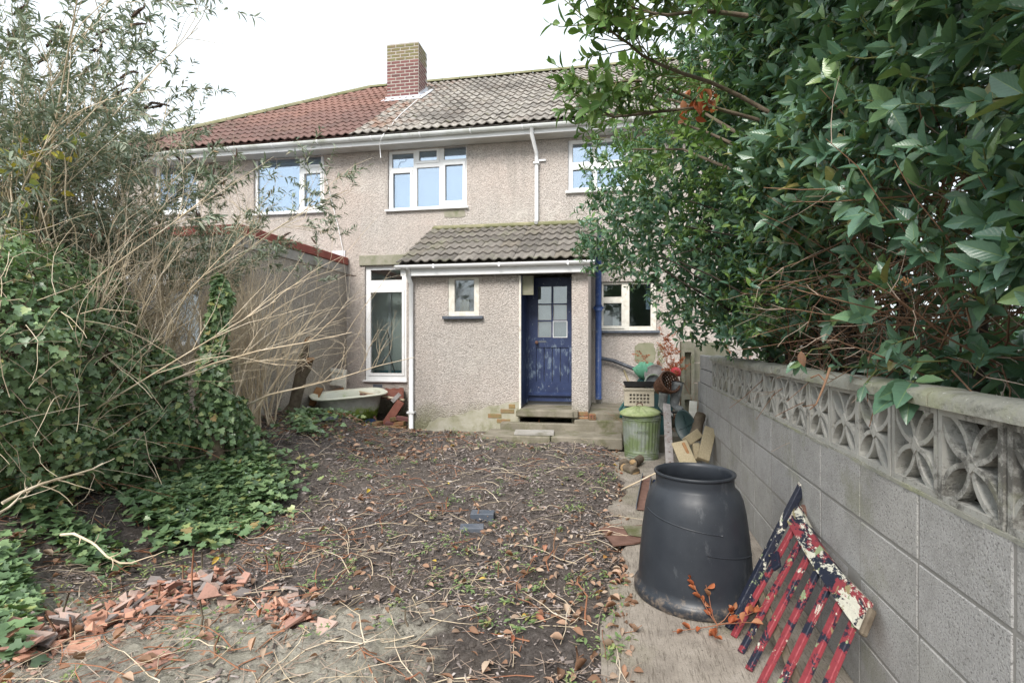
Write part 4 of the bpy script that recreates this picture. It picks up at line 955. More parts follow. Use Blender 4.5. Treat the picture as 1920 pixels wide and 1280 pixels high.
for i in range(60):
    y = -1.3 + i * .125; s.box(-.001 - random.random() * .004, .098, y, y + .128, .985 + random.uniform(-.006, .0), .9945 + random.random() * .001)
stuff(s.build('mortar_bed', M['coping'], gw))
def coping_mesh():
    a = np.linspace(0, PI, 9); prof = [(-.026, 0), (-.028, .030)] + [(.05 - .076 * math.cos(t), .034 + .024 * math.sin(t)) for t in a][1:-1] + [(.128, .030), (.126, 0)]
    ny_ = 7; v = []
    for j in range(ny_):
        for x, z in prof: v.append((x + random.uniform(-.002, .002), .004 + j * .591 / (ny_ - 1), z + (random.uniform(-.002, .003) if z > .02 else 0)))
    n = len(prof); f = [[j * n + i, j * n + (i + 1) % n, (j + 1) * n + (i + 1) % n, (j + 1) * n + i] for j in range(ny_ - 1) for i in range(n)]
    s = Soup().add(v, f, 0, True); s.add(v, [list(range(n))[::-1]], 0).add(v, [list(range((ny_ - 1) * n, ny_ * n))], 0)
    me = s.mesh('coping_stone'); me.materials.append(M['coping']); me.set_sharp_from_angle(angle=R(40)); return me
cms = [coping_mesh() for _ in range(4)]
for k in range(-5, 8):
    y = S0 + .6 * k - .30
    o = bpy.data.objects.new('coping_stone', random.choice(cms)); COL.objects.link(o); o.parent = gw; o.location = (0, y, 1.291); o.rotation_euler = (random.uniform(-.004, .004), random.uniform(-.03, .03), random.uniform(-.006, .006))
    if y + .6 > 6.2: o.scale = (1, (6.18 - y) / .6, 1)
# old concrete post closing the end of the wall
pp = T(1288, 700, 7.6)
gp = thing('concrete_gate_post', 'grey concrete post with recessed panel at the far end of the block wall', 'post', (pp[0], pp[1], 0), (0, 0, .1))
s = Soup().plate(-.09, .09, 0, 1.50, -.06, .02, [[-.045, .045, .15, .68], [-.045, .045, .75, 1.35]]); s.box(-.088, .088, .0205, .06, 0, 1.498); s.build('post', M['render'], gp)
fp = thing('concrete_panel_fence', 'low grey concrete panel fence behind the junk by the wall end', 'fence', (pp[0] + .1, pp[1] + .1, 0), (0, 0, .05))
for k in range(5): Soup().box(0, .5, .0, .04, .02 + k * .295, .02 + k * .295 + .288, ch=.006).build('panel', M['render'], fp)

# ============================================================ THINGS BY THE WALL
# compost bin
bc = G(1302, 1120); BX, BY = bc[0], bc[1]
cb = thing('compost_bin', 'tall black tapered compost bin without lid standing on the path by the block wall', 'compost bin', (BX, BY, .034))
prof = [(.305, .0), (.338, .0), (.345, .012), (.345, .045), (.335, .058), (.322, .070), (.319, .10), (.311, .22), (.298, .36), (.281, .49), (.266, .56), (.246, .605), (.226, .625), (.219, .638), (.218, .660), (.219, .690), (.227, .695), (.229, .703), (.226, .709), (.218, .710), (.208, .702), (.205, .690), (.204, .64), (.228, .60), (.258, .54), (.28, .40), (.302, .1), (.300, .01)]
s = Soup().lathe(prof, 72); s.build('body', M['binblack'], cb, sharp=45)
for a0, z0, z1 in ((-2.9, .50, .43), (-1.5, .33, .25)):    # moulded spiral ribs
    a = np.linspace(a0, a0 + 1.7, 26); zz = np.linspace(z0, z1, 26); rr = np.interp(zz, [.07, .10, .25, .40, .53, .60], [.322, .319, .309, .294, .276, .254]) - .0015
    Soup().tube(np.stack([rr * np.cos(a), rr * np.sin(a), zz], -1), .0045, 5).build('moulded_rib', M['binblack'], cb)
# peeling slatted bench back leaning on the wall
A = np.array([wallx(3.2) - .045, 3.16, .575]); B = np.array([wallx(2.3) - .05, 2.30, .455]); C = np.array([.60, 2.86, .02]); D = np.array([.62, 1.96, .02])
bb = thing('bench_back', 'peeling red, navy and white slatted bench back leaning against the block wall', 'bench', tuple((C + D) / 2), world=True)
e1 = unit(B - A); nrm = unit(np.cross(B - A, C - A)); nrm = nrm if nrm[0] < 0 else -nrm
# curved top rail
n = 14; tt = np.linspace(0, 1, n); dn = unit(C - A); s = Soup(); v = []
for t in tt:
    c = A + (B - A) * t; sag = .035 * math.sin(PI * t); wd = .085
    for a, b in ((-.035 + sag, .016), (-.035 + sag, -.016), (wd + sag * .35, -.016), (wd + sag * .35, .016)):
        v.append(c + dn * a + nrm * b)
f = [[i * 4 + k, i * 4 + (k + 1) % 4, (i + 1) * 4 + (k + 1) % 4, (i + 1) * 4 + k] for i in range(n - 1) for k in range(4)] + [[3, 2, 1, 0], [(n - 1) * 4 + k for k in range(4)]]
s.add(v, f).build('top_rail', M['flake_rail'], bb)
ns = 7
for i in range(ns):
    t = .05 + i * .148; a = A + (B - A) * t + dn * .070 - nrm * .010; b = C + (D - C) * (t * 1.02 - .0); b = b + np.array([0, 0, random.uniform(0, .01)])
    Soup().beam(a, b, .036, .020, up=nrm, ch=.003).build('slat', M['flake'], bb)
Soup().beam(A + dn * -.15 - e1 * .03 + nrm * .02, C - e1 * .03 + nrm * .004, .040, .038, up=nrm, ch=.004).build('stile', M['flake_navy'], bb)
Soup().beam(A + dn * -.06 - e1 * -.01 - nrm * .03, A + dn * .08 + e1 * .02 - nrm * .035, .05, .03, up=nrm, ch=.006).build('tenon_block', M['rust'], bb)
Soup().beam(B + dn * -.02 + e1 * .018 - nrm * .01, B + dn * .09 + e1 * .02 - nrm * .012, .022, .03, up=nrm, ch=.006).build('broken_end', M['bark'], bb)
Soup().beam(A + dn * .26 + e1 * .045 + nrm * .016, A + dn * .29 + e1 * .14 + nrm * .018, .05, .018, up=nrm, ch=.003).build('cross_piece', M['flake'], bb)
Soup().beam(A + dn * .48 - e1 * .0 - nrm * .022, A + dn * .48 + e1 * .88 - nrm * .022, .04, .02, up=nrm, ch=.003).build('rear_rail', M['bark'], bb)

# galvanised dustbin
dc = G(1203, 862); 
db = thing('dustbin', 'ribbed galvanised dustbin with a green algae-covered lid', 'dustbin', (dc[0], dc[1] + .05, .02))
na = 120; a = np.arange(na) * 2 * PI / na; rp = .006 * np.sign(np.cos(a * 30)) * np.abs(np.cos(a * 30)) ** .5
def ribbed(zs, rs, amp):
    v = [[(r + q * rp[i]) * math.cos(a[i]), (r + q * rp[i]) * math.sin(a[i]), z] for z, r, q in zip(zs, rs, amp) for i in range(na)]
    f = [[k * na + i, k * na + (i + 1) % na, (k + 1) * na + (i + 1) % na, (k + 1) * na + i] for k in range(len(zs) - 1) for i in range(na)]
    return v, f
s = Soup(); v, f = ribbed([.11, .13, .47, .49], [.212, .213, .232, .233], [0, 1, 1, 0]); s.add(v, f, 0, False)
s.lathe([(.19, 0), (.205, 0), (.205, .02), (.212, .025), (.212, .04), (.206, .045), (.214, .055), (.214, .07), (.208, .075), (.216, .085), (.215, .10), (.212, .112)], 48)
s.lathe([(.233, .488), (.241, .495), (.241, .508), (.234, .514), (.242, .522), (.242, .535), (.235, .541), (.236, .57), (.243, .576), (.243, .59), (.236, .592), (.225, .56), (.19, .02), (0, .02)], 48)
s.build('body', M['galv'], db, sharp=35)
na2 = 72; th_ = np.arange(na2) * 2 * PI / na2
rs = [0.0, .05, .12, .20, .245, .252, .252]; zs = [.655, .652, .635, .612, .592, .586, .565]
v = [[r * math.cos(t), r * math.sin(t), z + (.010 * math.cos(t * 14) if .04 < r < .24 else 0)] for r, z in zip(rs, zs) for t in th_]
f = [[k * na2 + i, k * na2 + (i + 1) % na2, (k + 1) * na2 + (i + 1) % na2, (k + 1) * na2 + i] for k in range(len(rs) - 1) for i in range(na2)]
lid = Soup().add(v, f, 0, True).build('lid', M['lidgreen'], db); lid.rotation_euler = (R(2), R(-2), 0)
Soup().tube([(-.035, -.0, .65), (-.035, 0, .685), (0, 0, .70), (.035, 0, .685), (.035, 0, .65)], .007, 6).build('handle', M['rust'], lid)
Soup().tube([(-.06, -.236, .36), (-.06, -.262, .385), (.06, -.262, .385), (.06, -.236, .36)], .006, 6).build('side_handle', M['galv'], db)

# things in the heap behind the dustbin
def at(u, v, t): return T(u, v, t)
q = at(1196, 742, 7.05)
lb = thing('laundry_basket', 'beige plastic laundry basket with pierced sides standing behind the dustbin', 'basket', (q[0], q[1], q[2] - .12))
hb = [(-.155 + .044 * i, -.155 + .044 * i + .028, z, z + .028) for i in range(1, 7) for z in (.04, .085, .13)]
Soup().plate(-.17, .19, 0, .215, -.13, -.122, hb).plate(-.17, .19, 0, .215, .122, .13, hb).box(-.178, -.17, -.13, .13, 0, .215).box(.19, .198, -.13, .13, 0, .215).box(-.17, .19, -.12, .12, 0, .008).build('body', M['beige'], lb)
Soup().plate(-.195, .215, .0, .0301, 0, .001).build('rim_strip', M['beige'], lb).location = (0, -.14, .20)
s = Soup(); s.box(-.195, .215, -.15, -.128, .215, .235).box(-.195, .215, .128, .15, .215, .235).box(-.195, -.17, -.128, .128, .2155, .2345).box(.19, .215, -.128, .128, .2155, .2345); s.build('rim', M['beige'], lb)
tr = thing('black_tray', 'black plastic tray lying on top of the beige basket', 'tray', (q[0] + .01, q[1], q[2] + .118), (R(-6), 0, 0))
s = Soup().add([(-.17, -.13, 0), (.17, -.13, 0), (.17, .13, 0), (-.17, .13, 0), (-.20, -.15, .07), (.20, -.15, .07), (.20, .15, .07), (-.20, .15, .07), (-.19, -.14, .07), (.19, -.14, .07), (.19, .14, .07), (-.19, .14, .07), (-.16, -.12, .012), (.16, -.12, .012), (.16, .12, .012), (-.16, .12, .012)],
    [[0, 3, 2, 1]] + [[i, (i + 1) % 4, 4 + (i + 1) % 4, 4 + i] for i in range(4)] + [[4 + i, 4 + (i + 1) % 4, 8 + (i + 1) % 4, 8 + i] for i in range(4)] + [[8 + i, 8 + (i + 1) % 4, 12 + (i + 1) % 4, 12 + i] for i in range(4)] + [[12, 13, 14, 15]])
s.build('tray', M['blackpl'], tr)
# teal wheelbarrow-like tub behind
q = at(1190, 760, 7.45)
tb = thing('garden_tub', 'large dark teal plastic tub tipped up behind the dustbin and basket', 'tub', (q[0] + .1, q[1] + .1, .05))
tubpts = [at(1212, 692, 7.5), at(1162, 768, 7.2), at(1170, 782, 7.1), at(1176, 850, 7.15), at(1250, 850, 7.2), at(1262, 760, 7.3), at(1240, 700, 7.5)]
s = Soup(); o0 = np.array([q[0] + .1, q[1] + .1, .05]); s.prism(np.array(tubpts) - o0, (.06, .38, 0)); s.tube(np.array([tubpts[0], tubpts[1], tubpts[2]]) - o0, .018, 8); s.build('body', M['teal'], tb)
Soup().tube(np.array([at(1162, 780, 7.05), at(1185, 786, 7.0), at(1240, 786, 7.0)]) - o0, .02, 8).build('rim', M['teal'], tb)
q = at(1178, 715, 7.9)
Soup_b = Soup().tube([at(1170, 694, 7.9), at(1186, 733, 7.75)], .017, 10)
tag(base_origin(Soup_b.build('broom_handle', M['wood_pale']), tuple(at(1186, 733, 7.75))), 'pale round broom handle leaning left of the teal tub', 'pole')
# green sack with folds
s = Soup(); c = at(1212, 693, 7.4)
pr_ = [(.02, -.13), (.10, -.11), (.15, -.05), (.16, .0), (.13, .05), (.08, .085), (.02, .095)]
s.lathe(pr_, 40, c=(0, 0, 0)); vv = s.v[0]; ww = vnoise(np.arctan2(vv[:, 1], vv[:, 0]) * 5 + 30, vv[:, 2] * 30, 5); vv[:, :2] *= (.72 + .55 * ww)[:, None]; vv[:, 2] += .05 * (ww - .5); s.v[0] = vv * [1, .6, 1] + c
tag(base_origin(s.build('garden_sack', M['green_bag']), tuple(c)), 'crumpled light green sack on top of the junk heap', 'sack')
def disc(name, label, cat, u, v, t, r, mat, tilt, depth=.03, sx=1, rim=.012, mat2=None, ribs=0):
    p = at(u, v, t); o = thing(name, label, cat, tuple(p), tilt)
    Soup().lathe([(0, 0), (r - rim, 0), (r - rim * .5, depth), (r, depth), (r, -.01), (0, -.012)], 40, sx=sx).build('dish', mat, o)
    if mat2: Soup().lathe([(r - rim * 1.2, depth + .002), (r - rim * .4, depth + .008), (r + .004, depth + .002), (r + .004, depth - .02)], 40, sx=sx).build('rim', mat2, o)
    for k in range(ribs): Soup().tube([(-r * .8 * sx, -r * .5 + k * r * .33, .004), (r * .8 * sx, -r * .5 + k * r * .33, .004)], .004, 5).build('rib', mat, o)
    return o
disc('garden_sieve', 'round grey metal garden sieve standing on edge above the basket', 'sieve', 1225, 720, 7.0, .125, M['sieve'], (R(72), R(8), R(10)), .04, mat2=M['galv'], ribs=4)
disc('bucket_lid', 'dull brown round lid behind the grey sieve', 'lid', 1228, 702, 7.25, .14, M['greywood'], (R(66), R(-12), R(-10)), .02)
# wicker basket: woven bands
q = at(1246, 722, 6.8)
wk = thing('wicker_basket', 'dark brown wicker basket tipped on its side beside the grey sieve', 'basket', tuple(q), (R(62), R(12), R(30)))
s = Soup()
for k in range(13):
    z = -.10 + k * .017; r = .085 + .05 * (k / 12) ** .7; a = np.linspace(0, 2 * PI, 41); s.tube(np.stack([(r + .005 * np.cos(a * 10 + k * PI)) * np.cos(a), (r + .005 * np.cos(a * 10 + k * PI)) * np.sin(a), np.full(41, z)], -1), .009, 5, caps=False)
s.lathe([(0, -.105), (.09, -.10)], 20); stuff(s.build('weave', M['wicker'], wk))
Soup().tube(np.stack([.14 * np.cos(np.linspace(0, 2 * PI, 33)), .14 * np.sin(np.linspace(0, 2 * PI, 33)), np.full(33, .115)], -1), .013, 6).build('rim', M['wicker'], wk)
# wellington boots
def boot(label, u, v, t, rot, sc_=1.0):
    p = at(u, v, t); o = thing('wellington_boot', label, 'boot', tuple(p), rot, 'old grey boots')
    pts = [(0, 0, .34, .072, .062), (0, 0, .26, .066, .056), (0, .0, .17, .060, .050), (0, .005, .10, .060, .047), (.0, -.03, .05, .050, .052), (0, -.09, .035, .045, .040), (0, -.15, .028, .042, .034), (0, -.185, .02, .022, .018)]
    s = Soup(); n = 18; v = []
    for i, (x, y, z, ry, rx) in enumerate(pts):
        tilt = [0, 0, 0, .25, .8, 1.35, 1.5, 1.55][i]
        for k in range(n):
            a_ = 2 * PI * k / n; lx = rx * math.cos(a_); ly = ry * math.sin(a_); v.append((x + lx, y + ly * math.cos(tilt), z + ly * math.sin(tilt)))
    f = [[k * n + i, (k + 1) * n + i, (k + 1) * n + (i + 1) % n, k * n + (i + 1) % n] for k in range(len(pts) - 1) for i in range(n)] + [[(len(pts) - 1) * n + i for i in range(n)]]
    s.add(v, f, 0, True); b_ = s.build('boot_upper', M['rubber'], o)
    a_ = np.linspace(0, 2 * PI, 25); so = [(0.045 * math.cos(t) * (1 if abs(math.sin(t)) < .9 else .9), -.055 + .125 * math.sin(t), -.012) for t in a_[:-1]]
    Soup().prism(so, (0, 0, .016)).build('sole', M['blackpl'], o)
    Soup().tube([(0.064 * math.cos(t), .073 * math.sin(t), .34) for t in a_], .006, 5, caps=False).build('top_band', M['blackpl'], o); o.scale = (sc_,) * 3
boot('mouldy grey wellington boot standing upright at the right of the heap', 1262, 772, 6.75, (R(-6), R(14), R(25)), 1.12)
boot('smaller grey boot slumped right of the beige basket', 1240, 775, 6.8, (R(10), R(-8), R(60)), .85)
p = at(1267, 697, 6.95)
s = Soup().lathe([(.0, .06), (.035, .055), (.06, .03), (.068, 0), (.072, -.03), (.064, -.03), (.0, -.02)], 20); rp_ = thing('red_plastic_bowl', 'bright red plastic bowl upturned on top of the junk heap', 'bowl', tuple(p), (R(20), R(12), 0)); s.build('bowl', M['redpl'], rp_)
# long pale plank with marks
a_, b_ = at(1250, 757, 6.45), at(1257, 884, 5.75); b_[2] = .02
pk = thing('painted_plank', 'long narrow plank with peeling white paint leaning upright beside the dustbin', 'plank', tuple(b_), world=True)
Soup().beam(b_, a_, .088, .022, up=(.15, -1, 0), ch=.003).build('board', M['greywood'], pk)
for k in range(7):
    t = .08 + k * .13; c = b_ + (a_ - b_) * t + np.array([0, -.014, 0]); Soup().box(c[0] - .03, c[0] + .012, c[1] - .004, c[1] + .001, c[2] - .004, c[2] + .004).build('dark_notch', M['rust'], pk)
# dark green oval lid leaning on the wall
p = at(1286, 800, 6.15); ol = thing('oval_lid', 'dark green oval plastic lid leaning between plank and log', 'lid', tuple(p), (R(80), R(-22), R(-30)))
n = 44; a = np.arange(n) * 2 * PI / n; s = Soup()
s.lathe([(0, .0), (.10, .0), (.118, .016), (.128, .016), (.132, .004), (.128, -.008), (0, -.012)], 48, sx=.95, sy=1.55); s.build('dish', M['oval'], ol)
Soup().tube([(-.09, -.01, .004), (.09, .01, .004)], .004, 5).build('rib', M['oval'], ol); Soup().tube([(.0, -.14, .004), (.01, .14, .004)], .004, 5).build('rib', M['oval'], ol)
# log and offcuts
def stick(name, label, cat, a_, b_, r, mat, end=None, n=10, group=None, irr=.08):
    a_ = np.array(a_); b_ = np.array(b_); K = 6; path_ = [a_ + (b_ - a_) * t + rng.normal(0, r * irr, 3) for t in np.linspace(0, 1, K)]
    low = a_ if a_[2] < b_[2] else b_
    o = thing(name, label, cat, tuple(low), world=True, group=group)
    Soup().tube(path_, [r * rng.uniform(.92, 1.08) for _ in range(K)], n).build('bark', mat, o)
    if end:
        d = unit(b_ - a_)
        for c, sg in ((a_, -1), (b_, 1)):
            q_ = Vector(d * sg).to_track_quat('Z', 'Y').to_matrix().to_4x4(); Soup().lathe([(0, .003), (r * .86, .002), (r * .9, 0)], n, M=Matrix.Translation(c if sg < 0 else path_[-1]) @ q_).build('cut_end', end, o)
    return o
stick('log', 'short upright brown log resting against the block wall', 'log', at(1303, 822, 6.0), at(1313, 776, 6.15), .062, M['bark'], M['cutwood'])
def timber(label, a_, b_, w_, h_, up=(0, -1, .3), mat='wood_pale'):
    a_ = np.array(a_); b_ = np.array(b_); low = a_ if a_[2] < b_[2] else b_
    o = thing('timber_offcut', label, 'wood', tuple(low), world=True, group='timber offcuts by the wall'); Soup().beam(a_, b_, w_, h_, up=up, ch=.004).build('block', M[mat], o)
timber('white-painted board end standing behind the brown log', at(1298, 790, 6.4), at(1300, 752, 6.5), .09, .03, mat='oldwhite')
timber('short sawn block lying across the other offcuts', at(1287, 828, 5.7), at(1310, 812, 5.8), .10, .07)
timber('long pale board leaning on the wall, rightmost offcut', at(1318, 862, 5.5), at(1332, 803, 5.75), .12, .045)
timber('mossy sawn block standing below the cross block', at(1309, 862, 5.6), at(1304, 832, 5.7), .075, .06)
timber('wide pale board sloping down behind the compost bin', at(1302, 895, 5.2), at(1273, 828, 5.6), .16, .02)
timber('thin red-brown strip beside the wide pale board', at(1300, 872, 5.35), at(1281, 830, 5.55), .03, .03, mat='wood_brown')
for i, (u, v, t, r, l, lab) in enumerate(((1192, 893, 5.95, .055, .16, 'cut log end facing the camera left of the path, front one'), (1172, 880, 6.1, .06, .18, 'split log lying behind the front log end'), (1187, 868, 6.25, .05, .22, 'bark covered log below the dustbin'))):
    c = T(u, v, t); c[2] = max(c[2], r * .9); stick('log', lab, 'log', c, c + np.array([.10 * (i - 1), l, .01]), r, M['bark'], M['cutwood'], group='firewood logs beside the dustbin')
stick('cane', 'thin pale cane lying from the logs to the compost bin', 'cane', G(1166, 921) + [0, 0, .02], T(1250, 877, 5.6), .008, M['twig_beige'], irr=.3)
c = T(1247, 872, 6.0); c[2] = .07
pipe = thing('plastic_pot', 'small black plastic pot lying on its side between dustbin and plank', 'pot', tuple(c), (R(75), 0, R(20))); Soup().lathe([(0, -.08), (.05, -.08), (.066, .07), (.072, .07), (.072, .09), (.06, .09), (.046, -.07), (0, -.07)], 24).build('pot', M['blackpl'], pipe)
a_, b_ = G(1213, 893, .05), G(1203, 955, .05)
mc = thing('metal_channel', 'narrow rusty metal channel with leaves inside lying on the path', 'metal channel', (b_[0], b_[1], .03), world=True)
d = unit(a_ - b_); sd_ = np.array([d[1], -d[0], 0]); 
Soup().beam(b_, a_, .09, .006, mat=0).build('base', M['rust'], mc)
for sg in (-1, 1): Soup().beam(b_ + sd_ * .045 * sg + [0, 0, .018], a_ + sd_ * .045 * sg + [0, 0, .018], .006, .04).build('flange', M['slate'], mc)
c = G(1236, 905, .04); Soupb = thing('blue_tin', 'small crushed dark blue tin beside the metal channel', 'tin', tuple(c), (R(80), 0, R(35))); Soup().lathe([(0, -.07), (.034, -.07), (.036, 0), (.030, .07), (0, .07)], 16).build('tin', M['bluepl'], Soupb)
rp1 = [G(u, v, .045) for u, v in ((1125, 992), (1216, 985), (1222, 1012), (1190, 1020), (1150, 1024))]
o = Soup().prism(np.array(rp1)[::-1], (0, 0, .012)).build('rusty_sheet', M['rust']); base_origin(o, tuple(np.mean(rp1, 0))); tag(o, 'flat flaking rusty sheet lying across the path left of the compost bin', 'metal sheet')
rp1 = [G(u, v, .05) for u, v in ((1168, 990), (1214, 990), (1216, 1012), (1178, 1006))]
o = Soup().prism((np.array(rp1) + [0, 0, .014])[::-1], (0, 0, .008)).build('slate_piece', M['patio']); base_origin(o, tuple(np.mean(rp1, 0))); tag(o, 'small grey slate on top of the rusty sheet', 'slate')
c = P(1110, 770, 8.05); br = Soup().box(-.05, .05, -.06, .06, 0, .09, ch=.006).build('loose_brick', M['brick_orange']); br.location = (c[0], 8.03, .336); br.rotation_euler = (0, 0, .2); tag(br, 'single orange brick with holes on the slab right of the porch pillar', 'brick')
for dx in (-.022, .022):
    for dz in (.03, .06):
        b = Soup().box(-.008, .008, -.0615, -.058, -.008, .008).build('hole', M['dark'], br); b.location = (dx, 0, dz)  # dark plates on the brick face paint in the shade of its holes
mt = Soup().plate(-.28, .28, -.03, 0, -.15, .15).build('pipe_offcut', M['greyfascia']); mt.location = (P(1000, 790, 7.5)[0], 7.6, .209); mt.rotation_euler = (0, 0, .1); tag(mt, 'thin grey board lying flat on the slabs before the doorstep', 'board')
for u, v, w_, dsc in ((905, 958, .20, 'half-buried grey brick in the soil, farther of two'), (885, 982, .19, 'half-buried grey brick in the soil, nearer of two')):
    c = G(u, v, .06); o = Soup().box(-w_ / 2, w_ / 2, -.05, .05, -.03, .04, ch=.006).build('buried_brick', M['slate']); o.location = (c[0], c[1], gh(c[0], c[1]) + .012); o.rotation_euler = (.05, 0, rng.uniform(-.2, .3)); tag(o, dsc, 'brick', 'half-buried bricks')

# ============================================================ BATH CORNER
bp = T(652, 790, 9.0); bz = .12
bt = thing('bathtub', 'old cream enamel bathtub dumped outdoors with moss on its side', 'bathtub', (bp[0] - .02, bp[1] + .12, bz + .02), (R(4), R(-3), R(38)))
n = 48; a = np.arange(n) * 2 * PI / n
def bring(L, Wd, z, p=.55, taper_=.0):
    x = np.sign(np.cos(a)) * np.abs(np.cos(a)) ** p * L / 2; y = np.sign(np.sin(a)) * np.abs(np.sin(a)) ** p * Wd / 2 * (1 - taper_ * x / L); return np.stack([x, y, np.full(n, z)], -1)
rings = [bring(.62, .38, .03), bring(.82, .50, .08), bring(.96, .58, .22), bring(1.04, .64, .42), bring(1.22, .78, .455), bring(1.26, .82, .46), bring(1.26, .82, .48), bring(1.20, .76, .49), bring(1.04, .62, .47), bring(.98, .56, .40), bring(.88, .48, .15), bring(.70, .36, .09)]
v = np.vstack(rings); K = len(rings)
f = [[k * n + i, k * n + (i + 1) % n, (k + 1) * n + (i + 1) % n, (k + 1) * n + i] for k in range(4) for i in range(n)]
s = Soup().add(v, f, 0, True); s.add(v, [list(range(n))[::-1]], 0); s.build('outer_shell', M['bathside'], bt)
f = [[k * n + i, k * n + (i + 1) % n, (k + 1) * n + (i + 1) % n, (k + 1) * n + i] for k in range(4, 8) for i in range(n)]; Soup().add(v, f, 0, True).build('rolled_rim', M['rim'], bt)
f = [[k * n + i, k * n + (i + 1) % n, (k + 1) * n + (i + 1) % n, (k + 1) * n + i] for k in range(8, K - 1) for i in range(n)]; s = Soup().add(v, f, 0, True); s.add(v, [list(range((K - 1) * n, K * n))], 0); s.build('basin', M['enamel'], bt)
for x in (-.36, .36): Soup().tube([(x, -.2, .08), (x * 1.05, -.27, .02), (x * 1.08, -.25, -.04)], [.03, .024, .02], 8).build('foot', M['rust'], bt)
# moss tufts hanging on the bath side
s = Soup(); tg = (np.array([(0, -.5, 0), (0, .5, 0), (1, .2, .1)]) * [1, .12, 1], np.array([[0, 1, 2]]), np.zeros((3, 2)), np.zeros(1, int))
m_ = 700; aa = rng.uniform(PI * 1.05, PI * 1.95, m_); zz = rng.uniform(.02, .17, m_) + .06 * np.sin(aa * 9); L_ = .84 + zz * .5; Wd_ = .50 + zz * .4
px_ = np.stack([np.sign(np.cos(aa)) * np.abs(np.cos(aa)) ** .6 * L_ / 2, np.sign(np.sin(aa)) * np.abs(np.sin(aa)) ** .6 * Wd_ / 2 - .004, zz], -1)
scatter(s, tg, px_, np.stack([rng.normal(0, .3, m_), -.4 + rng.normal(0, .2, m_), np.ones(m_)], -1), rng.normal(0, 1, (m_, 3)), rng.uniform(.03, .09, m_)); stuff(s.build('moss', M['grass'], bt))
# corrugated brown sheet on brick pile
c0 = [P(656, 731, 9.35), P(757, 727, 9.45), P(757, 752, 8.55), P(680, 741, 8.6)]
n = 30; v = []; 
for i in range(n + 1):
    t = i / n; a_ = c0[0] * (1 - t) + c0[1] * t; b_ = c0[3] * (1 - t) + c0[2] * t
    for j in range(5): v.append(a_ + (b_ - a_) * j / 4 + np.array([0, 0, .012 * math.sin(i * 1.6)]))
f = [[i * 5 + j, i * 5 + j + 1, (i + 1) * 5 + j + 1, (i + 1) * 5 + j] for i in range(n) for j in range(4)]
o = Soup().add(v, f, 0, True).build('corrugated_sheet', M['wood_red']); base_origin(o, tuple(np.mean(c0, 0))); tag(o, 'rusty brown corrugated sheet lying below the french window', 'metal sheet')
sl = bpy.data.objects.new('x', None); bpy.data.objects.remove(sl)
def plank(label, a_, b_, w_, h_, mat, up=(0, 0, 1), grp=None):
    a_ = np.array(a_, float); b_ = np.array(b_, float); low = a_ if a_[2] < b_[2] else b_
    o = thing('plank', label, 'plank', tuple(low), world=True, group=grp); Soup().beam(a_, b_, w_, h_, up=up, ch=.003).build('board', M[mat], o)
plank('pale edge strip along the front of the corrugated sheet', P(652, 731, 8.9) + [0, 0, .01], P(758, 752, 8.5) + [0, 0, .02], .03, .03, 'twig_beige')
plank('red-brown plank slanting up from the brick pile to the sheet', P(722, 797, 8.3), P(752, 752, 8.45), .14, .03, 'wood_red', (0, -1, .2))
plank('short weathered strip hanging below the corrugated sheet edge', P(735, 753, 8.4), P(750, 738, 8.5), .07, .02, 'greywood', (0, -1, 0))
plank('brown timber lying across the left end of the bath', P(575, 745, 8.7), P(645, 728, 8.9), .10, .04, 'wood_brown')
plank('brown board standing behind the left rim of the bath', P(583, 760, 8.2), P(600, 727, 8.4), .13, .03, 'wood_brown', (0, -1, 0))
# brick pile
wl0 = thing('brick_pile', 'low pile of loose mossy orange bricks beside the downpipe', 'brick pile', tuple(P(735, 812, 8.2) * [1, 1, 0] + [0, 0, .02]), world=True)
for k, (u, v, y, rz) in enumerate(((687, 806, 8.15, .1), (700, 812, 8.05, -.1), (715, 806, 8.2, .05), (727, 808, 8.1, 1.3), (740, 806, 8.2, .0), (752, 808, 8.15, 1.5), (735, 797, 8.25, .2), (748, 797, 8.25, -.1), (708, 797, 8.2, 1.5), (755, 788, 8.3, .2), (693, 815, 7.95, -.3), (744, 788, 8.3, 1.0))):
    c = P(u, v, y)
    Soup().box(-.107, .107, -.05, .05, -.032, .032, ch=.007, M=Matrix.Translation((c[0], c[1], c[2] + .03)) @ Euler((rng.uniform(-.15, .15), rng.uniform(-.15, .15), rz)).to_matrix().to_4x4()).build('brick', M['brick_orange'] if k % 3 else M['brick'], wl0)
c = P(690, 800, 8.3)
dm = thing('black_hubcap', 'dark blue-black round plastic lid lying in front of the bath', 'lid', tuple(c), (R(50), R(8), R(-20))); Soup().lathe([(0, .05), (.05, .045), (.09, .03), (.15, .02), (.165, 0), (.16, -.02), (0, -.02)], 30).build('dish', M['bluepl'], dm)
for k in range(7): a0 = k * 2 * PI / 7; Soup().tube([(.05 * math.cos(a0), .05 * math.sin(a0), .048), (.15 * math.cos(a0), .15 * math.sin(a0), .025)], .006, 5).build('spoke', M['black_pipe'], dm)
